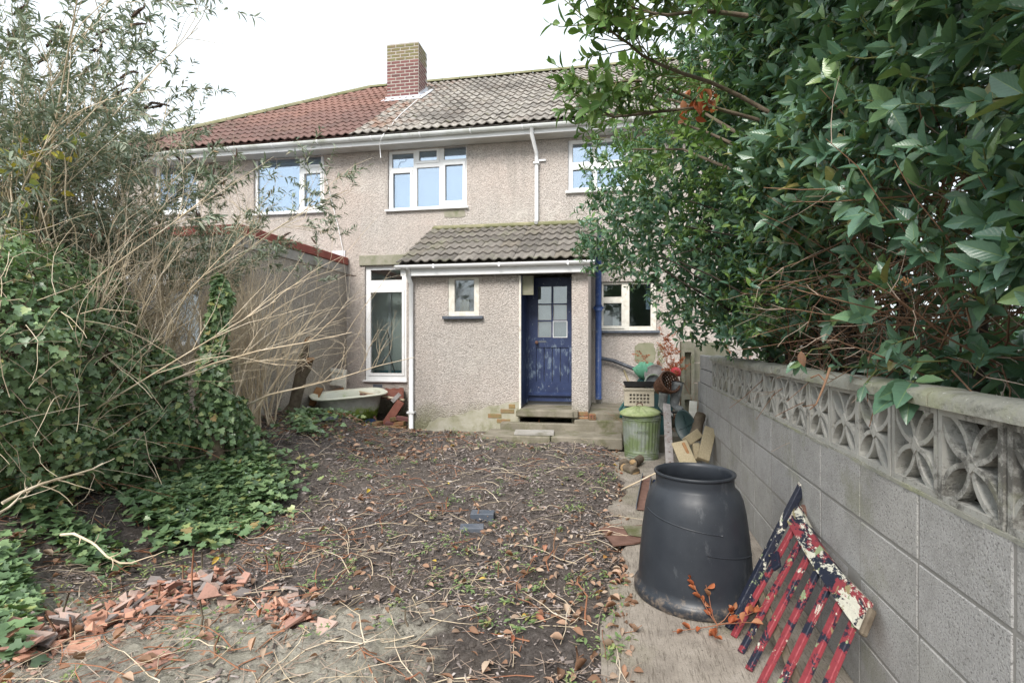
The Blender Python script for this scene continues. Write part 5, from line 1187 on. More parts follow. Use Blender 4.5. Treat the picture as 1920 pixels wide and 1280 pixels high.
# old casement frames propped against the extension
fa = P(575, 688, 8.9); 
of = thing('old_door', 'old grey-white panelled door frame on its side behind the bathtub', 'door', tuple(P(612, 740, 8.9)), world=True)
def fb(u0, v0, u1, v1, y, w_, mat='oldwhite', nm='frame_rail'): Soup().beam(P(u0, v0, y), P(u1, v1, y), .04, w_, up=(0, 0, 1) if abs(u1 - u0) > abs(v1 - v0) else (1, 0, 0), ch=.003).build(nm, M[mat], of)
fb(576, 688, 650, 697, 8.92, .07); fb(573, 690, 572, 740, 8.9, .06); fb(592, 693, 592, 735, 8.91, .035, nm='frame_bar'); fb(611, 695, 610, 740, 8.9, .07); fb(647, 698, 646, 735, 8.9, .06); fb(612, 719, 648, 722, 8.905, .04)
Soup().beam(P(612, 707, 8.94), P(646, 710, 8.94), .02, .20).build('panel', M['oldwhite'], of)
Soup().beam(P(576, 712, 9.0), P(611, 716, 9.0), .02, .14).build('panel', M['bluepl'], of)
plank('white upright post of the dumped frame at the left', P(545, 770, 8.4), P(547, 733, 8.4), .05, .04, 'oldwhite', (0, -1, 0))
plank('white post standing at the left end of the bath', P(579, 800, 8.0), P(579, 762, 8.0), .045, .045, 'oldwhite', (0, -1, 0))
plank('pale rail sloping up to the bath from the left', P(540, 787, 8.0), P(580, 765, 8.1), .05, .04, 'oldwhite')
plank('small white pipe end behind the bath rim', P(643, 735, 9.0), P(643, 718, 9.0), .05, .05, 'upvc', (0, -1, 0))
c = P(590, 775, 8.35); wbx = thing('white_carton', 'crumpled white carton beside the bathtub', 'carton', tuple(c), (R(20), R(15), R(30))); Soup().box(-.08, .08, -.05, .05, -.05, .06, ch=.01).build('carton', M['greyfascia'], wbx)
c = P(600, 790, 8.3); wbx = thing('grey_crate', 'dull grey crate leaning against the bath, left side', 'crate', tuple(c), (R(5), R(-12), R(10))); s = Soup(); s.plate(-.13, .13, -.12, .13, -.1, -.09, [(-.11, -.02, -.09, .1), (.02, .11, -.09, .1)]); s.plate(-.13, .13, -.12, .13, .09, .10, [(-.11, -.02, -.09, .1), (.02, .11, -.09, .1)]); s.box(-.13, -.12, -.09, .09, -.12, .13).box(.12, .13, -.09, .09, -.12, .13).box(-.12, .12, -.09, .09, -.12, -.11); s.build('crate', M['slate'], wbx)
c = G(617, 828, .08); o = Soup().prism([(-.12, -.07, 0), (.10, -.09, 0), (.13, .02, 0), (.11, .08, 0), (-.10, .07, 0)], (0, 0, .012)).build('slate_piece', M['slate']); o.location = (c[0], c[1], gh(c[0], c[1]) + .06); o.rotation_euler = (R(12), R(-5), .2); tag(o, 'blue-grey slate piece on the ivy in front of the bathtub', 'slate')
cab = Soup().tube([P(725, 618, 10.05), P(731, 640, 10.05), P(730, 662, 10.0), P(738, 690, 9.9), P(742, 702, 9.88)], .010, 6).build('curved_stick', M['dark']); base_origin(cab, tuple(P(742, 702, 9.88))); tag(cab, 'dark curved stick leaning inside behind the french window glass', 'stick')

# ============================================================ GROUND LITTER
def gpos(x, y, up=0.0): return np.stack([x, y, ground_h(x, y) + up], -1)
# rubble of broken roof tiles
shm = []
for k in range(14):
    n = random.choice([4, 4, 5, 5, 6]); a = np.sort(rng.uniform(0, 2 * PI, n) * .35 + np.arange(n) * 2 * PI / n * .65 + .2 * rng.random(n)); r = rng.uniform(.6, 1.1, n) * [1, .7][k % 2]
    pts = np.stack([r * np.cos(a), r * np.sin(a) * rng.uniform(.45, .9), np.zeros(n)], -1)
    s = Soup(); v = np.vstack([pts, pts * [.97, .97, 1] + [.02, .01, .22]]); v[n:, 2] += rng.uniform(-.03, .03, n)
    s.add(v, [list(range(n))[::-1], list(range(n, 2 * n))] + [[i, (i + 1) % n, n + (i + 1) % n, n + i] for i in range(n)]); me = s.mesh('tile_shard'); me.materials.append(M['terra']); shm.append(me)
cl = [(330, 1120, 55, 26), (430, 1105, 60, 26), (520, 1135, 50, 26), (250, 1130, 55, 24), (150, 1165, 60, 30), (60, 1190, 55, 40), (20, 1215, 40, 35), (380, 1085, 40, 18), (560, 1165, 25, 12), (230, 1160, 60, 18), (300, 1100, 80, 20)]
for i in range(298):
    c = cl[rng.integers(0, len(cl))] if i < 286 else (rng.uniform(40, 900), rng.uniform(1000, 1250), 10, 10)
    u = c[0] + rng.normal(0, c[2] * .5); v = c[1] + rng.normal(0, c[3] * .62); g_ = G(u, min(v, 1275), .05)
    sz = abs(rng.normal(.050, .022)) + .018
    o = bpy.data.objects.new('tile_shard', shm[i % 14]); COL.objects.link(o); o.location = (g_[0], g_[1], gh(g_[0], g_[1]) + .004 + (rng.random() ** 1.1 * .09 if i < 286 else 0)); o.scale = (sz, sz, min(sz, .05) * 1.1)
    o.rotation_euler = (rng.normal(0, .35), rng.normal(0, .35), rng.uniform(0, 6.28)); part_ = 'left end' if u < 200 else ('middle' if u < 400 else 'right end'); size_ = 'large' if sz > .062 else ('small' if sz < .04 else 'medium'); tag(o, f'{size_} broken roof tile piece in the {part_} of the rubble strip', 'tile shard', f'{size_} tile pieces, {part_} of the rubble') if i < 286 else tag(o, 'stray piece of broken roof tile lying alone on the soil', 'tile shard', 'stray tile pieces')
s = Soup(); n = 1500; c_ = np.array(cl)[rng.integers(0, len(cl), n)]; uu = c_[:, 0] + rng.normal(0, .8, n) * c_[:, 2]; vv = np.minimum(c_[:, 1] + rng.normal(0, .8, n) * c_[:, 3], 1278); t_ = 1.46 / ((vv - 640) / 1000); p_ = (uu - 960) / 1000; x, y = (-SA + p_ * CA) * t_, (CA + p_ * SA) * t_; an = rng.uniform(0, 2 * PI, n)
scatter(s, (np.array([(-.5, -.3, 0), (.5, -.35, 0), (.6, .3, 0), (-.3, .45, 0), (-.4, -.2, .22), (.4, -.2, .25), (.45, .2, .22), (-.2, .3, .25)]), np.array([[4, 5, 6, 7], [0, 1, 5, 4], [1, 2, 6, 5], [2, 3, 7, 6], [3, 0, 4, 7]]), np.zeros((8, 2)), np.zeros(5, int)), np.stack([x, y, ground_h(x, y) + .004], -1), np.stack([np.cos(an), np.sin(an), rng.normal(0, .2, n)], -1), np.stack([rng.normal(0, .3, n), rng.normal(0, .3, n), np.ones(n)], -1), rng.lognormal(-4.1, .5, n).clip(.006, .04))
nn_ = N('terracotta_crumbs'); nn_.col(nn_.ramp(nn_.island(), [(0, (.42, .23, .17)), (.35, (.50, .29, .22)), (.6, (.36, .24, .20)), (.8, (.28, .25, .23)), (1, (.48, .37, .31))])).set(.9, .15); stuff(tag(s.build('tile_crumbs', nn_.m), 'small crumbs of broken terracotta among the larger tile pieces', 'rubble'))
# a few stones among the rubble
for i, (u, v, r) in enumerate(((372, 1082, .045), (390, 1078, .03), (262, 1118, .035))):
    c = G(u, v, .08); s = Soup().lathe([(0, -.5), (.5, -.42), (.9, -.1), (1, .1), (.7, .42), (.3, .55), (0, .58)], 10); me_v = s.v[0]; s.v[0] = me_v * (1 + .18 * np.sin(me_v[:, :1] * 5 + me_v[:, 1:2] * 4 + i)); o = s.build('stone', M['mortar']); o.scale = (r * 1.3, r, r * .8); o.location = (c[0], c[1], gh(c[0], c[1]) + .05); o.rotation_euler = (0, 0, i); tag(o, ['pale flint stone on top of the tile rubble', 'smaller pale stone beside the flint on the rubble', 'dark grey stone sunk in the tile rubble'][i], 'stone')

def rnd_ground(n, dens=None, x0=-5, x1=.1, y0=1.6, y1=7.9):
    out_ = []
    while len(out_) < n:
        m = n * 3; v = 640 + 1500 / (rng.uniform(1500 / 1290 * .0 + 1.75, 9.2, m) ** 1.0)   # depth-uniform
        t = 1.5 / ((v - 640) / 1000); u = rng.uniform(-100, 1300, m); p = (u - 960) / 1000; x = (-SA + p * CA) * t; y = (CA + p * SA) * t
        ok = (x > x0) & (x < x1) & (y > y0) & (y < y1)
        if dens is not None: ok &= rng.random(m) < dens(x, y)
        out_ += list(zip(x[ok], y[ok]))
    a_ = np.array(out_[:n]); return a_[:, 0], a_[:, 1]
# mulch chips, crumbs
chip = (np.array([(-.5, -.16, 0), (.5, -.10, .02), (.45, .14, .0), (-.42, .15, .03), (0, 0, .14)]), np.array([[0, 1, 4], [1, 2, 4], [2, 3, 4], [3, 0, 4]]), np.zeros((5, 2)), np.zeros(4, int))
s = Soup(); n = 38000; x, y = rnd_ground(n, lambda x, y: (.12 + .88 * sstep(.3, .75, vnoise(x * 1.7, y * 1.7, 21) * .6 + .4 * vnoise(x * 5, y * 5, 22))) * np.where((y < 2.75) & (x < -.8), .35, 1)); sz = rng.lognormal(-4.35, .5, n).clip(.004, .05) * (1 + .10 * y)
an = rng.uniform(0, 2 * PI, n); scatter(s, chip, gpos(x, y, .004 + rng.random(n) * .012), np.stack([np.cos(an), np.sin(an), rng.normal(0, .25, n)], -1), np.stack([rng.normal(0, .4, n), rng.normal(0, .4, n), np.ones(n)], -1), sz)
stuff(tag(s.build('wood_chip_mulch', M['mulch']), 'dark crumbs and wood chips scattered over the garden soil', 'mulch'))
# clods
ico = np.array([(0, 0, 1), (.9, 0, .1), (.2, .85, .2), (-.8, .5, 0), (-.7, -.6, .1), (.3, -.9, .15)]); icf = np.array([[0, 1, 2], [0, 2, 3], [0, 3, 4], [0, 4, 5], [0, 5, 1]])
s = Soup(); n = 9000; x, y = rnd_ground(n, lambda x, y: vnoise(x * 1.9, y * 1.9, 23) ** 1.5); an = rng.uniform(0, 2 * PI, n)
scatter(s, (ico, icf, np.zeros((6, 2)), np.zeros(5, int)), gpos(x, y, -.002), np.stack([np.cos(an), np.sin(an), 0 * an], -1), np.tile([0, 0, 1.], (n, 1)), rng.lognormal(-4.7, .5, n).clip(.004, .035)); stuff(tag(s.build('soil_crumbs', M['soil']), 'small dark clods lying all over the dug soil', 'soil'))
# twigs lying about
s = Soup(); 
for (n, K, lo, hi, r, mt, dens) in ((2600, 4, .04, .22, .0016, 0, lambda x, y: .25 + .75 * vnoise(x * 1.5, y * 1.5, 31)), (480, 6, .2, .6, .0022, 1, lambda x, y: .15 + .85 * vnoise(x * 1.2, y * 1.2, 32)), (500, 5, .1, .45, .003, 2, lambda x, y: np.where(x < -1.5, 1, .25))):
    x, y = rnd_ground(n, dens); an = rng.uniform(0, 2 * PI, n); pa = grow(gpos(x, y, .01), np.stack([np.cos(an), np.sin(an), rng.uniform(-.05, .25, n)], -1), rng.uniform(lo, hi, n), K, .22, .03)
    gz = ground_h(pa[:, :, 0], pa[:, :, 1]); pa[:, :, 2] = np.maximum(pa[:, :, 2], gz + .006); pa[:, :, 2] = np.minimum(pa[:, :, 2], gz + .07)
    v, f = tubes(pa, taper(n, K, rng.uniform(.7, 1.5, n) * r * 1.3, r * .6), 3); s.add(v, f, mt, True)
stuff(tag(s.build('fallen_twigs', [M['twig_pale'], M['twig_beige'], M['twig_red']]), 'fallen twigs and dead stems littering the soil', 'twigs'))
# dead leaves
lt = leaf_t(.5, 4, .35, .25); lc = leaf_t(.55, 4, 1.0, -.3)
s = Soup()
for n, T_, dens, lo, hi in ((420, lt, lambda x, y: np.exp(-((x + .35) ** 2 + (y - 3.7) ** 2) / .9) * 1.0 + .07 + .3 * (x > -.1), .03, .06), (240, lc, lambda x, y: np.exp(-((x + .1) ** 2 + (y - 3.2) ** 2) / .35) + .12 + .4 * ((x < -1.8) & (y < 4)), .035, .075), (480, lt, lambda x, y: ((x < -2.0) & (y > 6)) * 1.0 + .02, .04, .09), (110, lc, lambda x, y: (x > .05) * 1.0, .03, .05)):
    x, y = rnd_ground(n, dens, x1=.9 if lo == .035 and n == 110 else .12, y1=8.0); an = rng.uniform(0, 2 * PI, n)
    scatter(s, T_, gpos(x, y, .022 + rng.random(n) * .02), np.stack([np.cos(an), np.sin(an), rng.normal(0, .3, n)], -1), np.stack([rng.normal(0, .5, n), rng.normal(0, .5, n), np.ones(n)], -1), rng.uniform(lo, hi, n))
stuff(tag(s.build('fallen_leaves', M['dry']), 'brown and orange dead leaves scattered on soil and path', 'leaves'))
# dead laurel sprig at the foot of the bench back
s = Soup(); b0 = G(1345, 1175, .04); st = np.array([b0 + [0, 0, .0]] * 7); di = np.stack([rng.uniform(-.8, .6, 7), rng.uniform(-1, .3, 7), rng.uniform(.1, .7, 7)], -1)
pa = grow(st, di, rng.uniform(.15, .28, 7), 5, .1, .05); pa[:, :, 2] = np.maximum(pa[:, :, 2], .05); v, f = tubes(pa, taper(7, 5, .003, .0015), 4); s.add(v, f, 1, True); p, d, _ = sprout(pa, 34, .5, 1.2); scatter(s, lc, p, d, rng.normal(0, 1, (34, 3)) + [0, 0, 1], rng.uniform(.035, .055, 34), np.full(34 * len(lc[1]), 2))
o = s.build('dead_sprig', [M['dry'], M['twig_red'], M['rust_leaf']]); base_origin(o, tuple(b0)); tag(o, 'withered orange-leaved sprig between compost bin and bench back', 'sprig')
# weeds
s = Soup(); wt = leaf_t(.42, 3, .3, .35); ncl = 330; x, y = rnd_ground(ncl, lambda x, y: vnoise(x * 1.3, y * 1.3, 41) ** 2 * 1.6 + .05); C_ = gpos(x, y, .006); m = 16
r_ = rng.uniform(.02, .11, (ncl, 1)); an = rng.uniform(0, 2 * PI, (ncl, m)); rr = np.sqrt(rng.random((ncl, m))) * r_
px_ = C_[:, None] + np.stack([rr * np.cos(an), rr * np.sin(an), rng.uniform(0, .05, (ncl, m))], -1); px_ = px_.reshape(-1, 3); px_[:, 2] = np.maximum(px_[:, 2], ground_h(px_[:, 0], px_[:, 1]) + .008)
aa = rng.uniform(0, 2 * PI, ncl * m); scatter(s, wt, px_, np.stack([np.cos(aa), np.sin(aa), rng.uniform(.0, .8, ncl * m)], -1), np.stack([rng.normal(0, .3, ncl * m), rng.normal(0, .3, ncl * m), np.ones(ncl * m)], -1), rng.uniform(.014, .04, ncl * m))
stuff(tag(s.build('weeds', M['weed']), 'small pale green weeds sprouting in patches from the soil', 'weeds'))
# cut stems sticking up
stems = [(300, 1125, 45), (360, 1110, 90), (118, 1160, 70), (95, 1200, 60), (132, 1195, 45), (382, 1068, 55), (344, 1060, 30), (500, 1075, 40), (515, 1072, 36), (530, 1070, 46), (455, 1090, 40), (735, 1085, 48), (830, 960, 22), (838, 950, 24), (835, 880, 40), (1040, 1040, 60), (1030, 1055, 40), (860, 1080, 22), (935, 1080, 30), (1098, 1165, 50), (768, 1180, 30), (1082, 1235, 38), (1105, 825, 10), (375, 1190, 60), (405, 1235, 40), (1010, 820, 30), (645, 1060, 20), (895, 965, 40)]
for i, (u, v, h) in enumerate(stems):
    g_ = G(u, v, .04); L_ = h / 1000 * (1.46 / ((v - 640) / 1000)); x, y = g_[0], g_[1]; z = gh(x, y); s = Soup()
    s.tube([(0, 0, -.02), (rng.normal(0, .01), rng.normal(0, .01), L_ * .5), (rng.normal(0, .02), rng.normal(0, .02), L_)], [.006, .005, .0045], 6)
    if i % 3 == 0: s.tube([(0, 0, L_ * .3), (.03, -.01, L_ * .6)], .003, 5)
    o = s.build('cut_stem', M[['twig_brown', 'twig_red', 'bark'][i % 3]]); o.location = (x, y, z); tag(o, 'short pruned stem sticking up out of the bare soil', 'stem', 'pruned stems in the soil')

# ============================================================ IVY AND HEDGES
IVY = ivy_t()
def blob_pts(blobs, n, shell=.25, up_bias=0):
    c = np.array([b[0] for b in blobs]); r = np.array([b[1] for b in blobs]); w_ = (r[:, 0] * r[:, 1] + r[:, 1] * r[:, 2] + r[:, 0] * r[:, 2]); idx = rng.choice(len(blobs), n * 2, p=w_ / w_.sum())
    d = unit(rng.normal(0, 1, (n * 2, 3))); k = 1 - np.abs(rng.normal(0, shell, (n * 2, 1))).clip(0, .9)
    p = c[idx] + d * r[idx] * k; keep = np.ones(n * 2, bool)
    for j in range(len(blobs)):
        q = (p - c[j]) / r[j]; keep &= ~(((q ** 2).sum(1) < (1 - 1.6 * shell) ** 2) & (idx != j))
    nr = unit(d / r[idx]); p, nr = p[keep][:n], nr[keep][:n]; return p, nr
# ivy-smothered boundary at the left
ib = []
for u, v, t, rx, ry, rz_ in ((10, 620, 4.2, .66, .7, .62), (100, 590, 4.6, .46, .6, .5), (90, 700, 4.3, .62, .7, .60), (190, 720, 4.9, .55, .5, .55), (-60, 650, 3.6, .7, .7, .8), (30, 820, 4.2, .7, .6, .45), (180, 830, 4.7, .60, .5, .42), (240, 720, 5.6, .30, .4, .5), (150, 640, 5.0, .40, .5, .42), (290, 820, 5.2, .38, .4, .28), (20, 500, 4.9, .42, .5, .36), (130, 500, 5.1, .26, .3, .24)):
    ib.append((T(u, v, t), (rx, ry, rz_)))
p, nr = blob_pts(ib, 30000, .15); p += (vnoise(p[:, 0] * 4 + 9, p[:, 1] * 4 + p[:, 2] * 3, 51)[:, None] - .5) * .28 * nr
ok = p[:, 2] > ground_h(p[:, 0], p[:, 1]) + .01; p, nr = p[ok], nr[ok]; n = len(p)
ax = unit(rng.normal(0, .8, (n, 3)) + np.array([0, 0, -.9]) + nr * .3); nn = nr + rng.normal(0, .45, (n, 3)) + [0, -.25, .55]; kk_ = vnoise(p[:, 0] * 5 + 3, p[:, 1] * 5 + p[:, 2] * 4, 55) > .34 * rng.random(n); p, nr, ax, nn = p[kk_], nr[kk_], ax[kk_], nn[kk_]; n = len(p); sz = rng.uniform(.026, .068, n)
def individual(tmplm, parent, pos, ax_, nr_, sc_, name='leaf'):
    x = unit(ax_); z = nr_ - (nr_ * x).sum(1, keepdims=True) * x; z = unit(z); y = np.cross(z, x); L0 = np.array(parent.location)
    for i in range(len(pos)):
        o = bpy.data.objects.new(name, tmplm[i % len(tmplm)]); COL.objects.link(o); o.parent = parent
        m = Matrix((( x[i, 0], y[i, 0], z[i, 0]), (x[i, 1], y[i, 1], z[i, 1]), (x[i, 2], y[i, 2], z[i, 2])))
        o.rotation_euler = m.to_euler(); o.location = pos[i] - L0; o.scale = (sc_[i],) * 3
def split_near(p, sz, vis, k=300):     # which leaves show largest
    d = np.linalg.norm(p - [0, 0, CAMZ], axis=1); f = p[:, :2] @ [-SA, CA]; u = 960 + 1000 * (p[:, :2] @ [CA, SA]) / np.maximum(f, .1); v = 640 - 1000 * (p[:, 2] - CAMZ) / np.maximum(f, .1)
    scr = np.where((f > .3) & (u > 5) & (u < 1915) & (v > 5) & (v < 1275) & vis, sz / d, 0); ix = np.argsort(-scr)[:k]; m = np.zeros(len(p), bool); m[ix] = True; return m
ivt = Soup().add(IVY[0], IVY[1], 0, True, IVY[2]).mesh('leaf'); ivt.materials.append(M['ivy'])
ih = thing('ivy_hedge', 'dense bank of green ivy smothering the boundary at the left edge', 'ivy hedge', (T(60, 800, 4.4)[0], T(60, 800, 4.4)[1], .2), world=True)
near = split_near(p, sz, (nr * unit(np.array([0, 0, 1.5]) - p)).sum(1) > .35)
s = Soup(); scatter(s, IVY, p[~near], ax[~near], nn[~near], sz[~near]); stuff(s.build('ivy_foliage', M['ivy'], ih)); individual([ivt], ih, p[near], ax[near], nn[near], sz[near])
q, qn = blob_pts(ib, 900, .35); pa = grow(q - qn * .25, qn * .4 + rng.normal(0, .6, q.shape) + [0, -.1, .3], rng.uniform(.3, 1.0, len(q)), 7, .16); s = Soup(); v, f = tubes(pa, taper(len(q), 7, rng.uniform(.003, .008, len(q)), .0015), 4); s.add(v, f, 0, True); q, qn = blob_pts(ib, 700, .12); pa = grow(q, rng.normal(0, .7, q.shape) + [0, 0, .35], rng.uniform(.25, .8, len(q)), 7, .14, .04); v, f = tubes(pa, taper(len(q), 7, .0032, .0014), 4); s.add(v, f, 1, True)
stuff(s.build('ivy_stems', [M['bark'], M['twig_beige']], ih))
# ivy creeping over the bank and the ground
def ivy_ground(n, cs, up=.10, seed=0):
    P_ = []
    for (u, v, ru, rv), k in zip(cs, (np.array([c[2] * c[3] for c in cs]) / sum(c[2] * c[3] for c in cs) * n).astype(int)):
        uu = u + rng.normal(0, ru * .5, k); vv = np.minimum(v + rng.normal(0, rv * .5, k), 1270); t = 1.4 / ((np.maximum(vv, 745) - 640) / 1000); pp_ = (uu - 960) / 1000; P_.append(np.stack([(-SA + pp_ * CA) * t, (CA + pp_ * SA) * t], -1))
    q = np.vstack(P_); q = q[(q[:, 1] < 9.3)]; return q[:, 0], q[:, 1]
x, y = ivy_ground(15000, [(120, 900, 120, 45), (240, 900, 120, 45), (340, 905, 110, 45), (420, 925, 70, 35), (330, 955, 90, 28), (60, 960, 60, 50), (20, 1120, 40, 70), (590, 815, 45, 22), (640, 800, 45, 12), (480, 905, 75, 28), (380, 900, 130, 45), (400, 860, 90, 18), (160, 1010, 60, 15), (570, 840, 35, 15), (300, 880, 80, 40)])
p = gpos(x, y, 0); hgt = .05 + .22 * np.clip(vnoise(x * 2.2, y * 2.2, 61) - .15, 0, 1) * sstep(-1.6, -2.6, x); p[:, 2] += rng.random(len(x)) ** .6 * hgt
n = len(p); an = rng.uniform(0, 2 * PI, n); sz = rng.uniform(.045, .095, n)
ax = np.stack([np.cos(an), np.sin(an), rng.uniform(-.5, .2, n)], -1); nn = np.stack([rng.normal(.0, .4, n), rng.normal(-.25, .4, n), np.ones(n)], -1)
ic = thing('creeping_ivy', 'dark green ivy creeping from the left bank across the soil', 'ivy', (-3.2, 3.9, .1), world=True)
near = split_near(p, sz, np.ones(n, bool)); s = Soup(); scatter(s, IVY, p[~near], ax[~near], nn[~near], sz[~near]); stuff(s.build('ivy_foliage', M['ivy'], ic)); individual([ivt], ic, p[near], ax[near], nn[near], sz[near])
# ivy-clad stumps in the middle of the thicket
def ivy_column(label, pts, n, rot=0):
    loc = pts[0][0] * [1, 1, 0]; loc[2] = gh(loc[0], loc[1]); o = thing('ivy_clad_stump', label, 'stump', tuple(loc), world=True, group='ivy-clad stumps')
    path_ = [q[0] for q in pts]; s = Soup().tube([loc] + path_[1:], [.09] + [max(.03, .07 - .01 * i) for i in range(len(path_) - 1)], 9); s.build('trunk', M['bark'], o)
    cen = np.array(path_); rad = np.array([q[1] for q in pts]); k = rng.integers(0, len(pts) - 1, n); f_ = rng.random((n, 1)); c = cen[k] * (1 - f_) + cen[k + 1] * f_; r = rad[k] * (1 - f_[:, 0]) + rad[k + 1] * f_[:, 0]
    d = unit(rng.normal(0, 1, (n, 3))); pp_ = c + d * (r * (1 - np.abs(rng.normal(0, .3, n)).clip(0, .9)))[:, None]; pp_[:, 2] = np.maximum(pp_[:, 2], ground_h(pp_[:, 0], pp_[:, 1]) + .01)
    s = Soup(); scatter(s, IVY, pp_, unit(rng.normal(0, .7, (n, 3)) + [0, 0, -.8]), d + rng.normal(0, .4, (n, 3)) + [0, -.2, .3], rng.uniform(.04, .075, n)); stuff(s.build('ivy_foliage', M['ivy'], o)); return o
ivy_column('stump wrapped in ivy rising tallest in front of the extension window', [(T(405, 835, 5.3), .27), (T(402, 750, 5.3), .17), (T(398, 680, 5.3), .16), (T(405, 610, 5.3), .11), (T(418, 560, 5.3), .11), (T(408, 520, 5.3), .05)], 3000)
ivy_column('lower ivy-covered stump between the tall one and the hedge', [(T(330, 845, 5.1), .25), (T(325, 780, 5.1), .16), (T(320, 710, 5.1), .13), (T(300, 660, 5.1), .08)], 2000)
ivy_column('wide ivy clump at the foot of the thin stems', [(T(455, 845, 5.6), .24), (T(455, 790, 5.6), .12), (T(440, 750, 5.6), .07)], 900)

# bare and leafy shrubs -------------------------------------------------
def shrub(name, label, cat, bases, nst, lean, spread, length, r0, mats, nch=(14, 22), clen=(.30, .12), droop=.0, wob=.10, K=8, sides=5, group=None, leaf=None, up=.25):
    b0 = np.mean(bases, 0); b0[2] = gh(b0[0], b0[1]); o = thing(name, label, cat, tuple(b0), world=True, group=group)
    k = rng.integers(0, len(bases), nst); st = np.array(bases)[k] + rng.normal(0, .05, (nst, 3)) * [1, 1, 0]; st[:, 2] = ground_h(st[:, 0], st[:, 1]) - .03
    di = np.array(lean)[None] + rng.normal(0, spread, (nst, 3)) * [1, 1, .3]; ln = length * rng.uniform(.55, 1.1, nst)
    A_ = grow(st, di, ln, K, wob, droop); s = Soup(); v, f = tubes(A_, taper(nst, K, r0 * rng.uniform(.6, 1.3, nst), r0 * .22), sides); s.add(v, f, 0, True); s.build('stem', mats[0], o)
    n1 = nst * nch[0]; p1, d1, f1 = sprout(A_, n1, .3, .9, .3, 1); B_ = grow(p1, d1 + [0, 0, up], clen[0] * length * rng.uniform(.3, 1.1, n1) * (1.2 - .6 * f1), 6, wob * 1.3, droop * .6); s = Soup(); v, f = tubes(B_, taper(n1, 6, r0 * .26, r0 * .10), 3); s.add(v, f, 0, True)
    n2 = nst * nch[1]; p2, d2, _ = sprout(B_, n2, .3, 1.0, .2, 1); C_ = grow(p2, d2 + [0, 0, up * .7], clen[1] * length * rng.uniform(.3, 1.1, n2), 5, wob * 1.5, droop * .4); v, f = tubes(C_, taper(n2, 5, r0 * .13, r0 * .06), 3); s.add(v, f, 0, True)
    stuff(s.build('twigs', mats[1], o)); return o, A_, B_, C_
def gb(u, v, z=.15): return G(u, v, z)
tb_ = M['twig_beige']
shrub('bare_shrub', 'leafless beige shrub with a fan of thin upright stems beside the bathtub', 'shrub', [T(480, 790, 7.2), T(505, 790, 7.4), T(450, 795, 7.0)], 44, (-.02, .0, 1), .145, 2.15, .012, [tb_, tb_], (9, 26), (.34, .16), wob=.06, sides=5, up=1.1)
shrub('bare_shrub', 'leafless shrub with crooked stems before the extension front', 'shrub', [T(380, 800, 6.2), T(345, 790, 6.1), T(420, 800, 6.3)], 18, (-.08, -.02, 1), .34, 2.7, .016, [tb_, tb_], (14, 48), (.34, .18), wob=.11, sides=6, up=.9)
shrub('bare_shrub', 'tangled leafless thicket between ivy hedge and extension', 'shrub', [T(250, 800, 5.6), T(300, 800, 5.8)], 15, (.02, -.05, 1), .36, 2.8, .013, [tb_, tb_], (15, 48), (.36, .18), wob=.11, droop=.0, sides=5, up=.9)
shrub('bare_shrub', 'arching bare shrub whose beige stems sweep over the ivy', 'shrub', [T(60, 800, 4.6), T(120, 810, 5.0)], 13, (.18, .1, 1), .32, 3.2, .014, [tb_, tb_], (13, 38), (.36, .17), wob=.08, droop=.03, sides=5, up=.7)
# thick sawn-off stump with torn top near the bath
s_p = [T(540, 800, 8.0), T(552, 760, 8.0), T(562, 715, 8.0), T(570, 665, 8.0), T(578, 632, 8.0)]
s_p[0][2] = gh(s_p[0][0], s_p[0][1]); o = thing('tree_stump', 'tall torn tree stump with raw orange break beside the bathtub', 'stump', tuple(s_p[0]), world=True)
Soup().tube(s_p, [.10, .085, .09, .07, .03], 9).tube([s_p[2], T(578, 690, 7.9), T(583, 672, 7.9)], [.06, .05, .04], 8).build('trunk', M['bark'], o)
Soup().tube([T(578, 676, 7.85), T(588, 672, 7.8)], [.045, .02], 7).tube([T(574, 640, 7.95), T(582, 630, 7.9)], [.03, .008], 6).build('break', M['wood_brown'], o)
# buddleia rising at the left, narrow grey leaves and dark seed spikes
bl_t = leaf_t(.22, 4, .25, .45)
o, A_, B_, C_ = shrub('buddleia', 'tall buddleia with narrow grey-green leaves and dark seed spikes against the sky', 'shrub', [T(-60, 800, 4.8), T(40, 790, 5.4), T(130, 790, 5.8)], 62, (.06, -.02, 1), .23, 4.4, .016, [M['twig_beige'], M['twig_beige']], (14, 32), (.34, .15), wob=.07, droop=.03, K=10)
s = Soup(); hi = C_[:, -1, 2] > 1.7
n = 52000; q = C_[C_[:, -1, 2] > 2.35]; p, d, _ = sprout(q, n, .4, 1.1, .1, 1); scatter(s, bl_t, p, d + [0, 0, -.15], rng.normal(0, .6, (n, 3)) + [0, 0, 1], rng.uniform(.045, .095, n)); stuff(s.build('foliage', M['buddleia'], o))
tips = np.vstack([C_[:, -1][hi], B_[:, -1][B_[:, -1, 2] > 2.2], A_[:, -1]]); td = np.vstack([(C_[:, -1] - C_[:, -2])[hi], (B_[:, -1] - B_[:, -2])[B_[:, -1, 2] > 2.2], A_[:, -1] - A_[:, -2]])
sel = np.argsort(-tips[:, 2] + rng.normal(0, .45, len(tips)))[:185]; dd_ = np.linalg.norm(tips[sel][:, None] - tips[None], axis=2); sel = sel[np.sort(dd_, 1)[:, 3] < .22]; pa = grow(tips[sel], td[sel] + np.array([.3, 0, .1]), rng.uniform(.09, .20, len(sel)), 6, .12, .02)
s = Soup(); rad = np.array([.3, .9, 1, .9, .7, .2])[None] * rng.uniform(.010, .016, (len(sel), 1)); v, f = tubes(pa, rad, 5); s.add(v, f, 0, False)
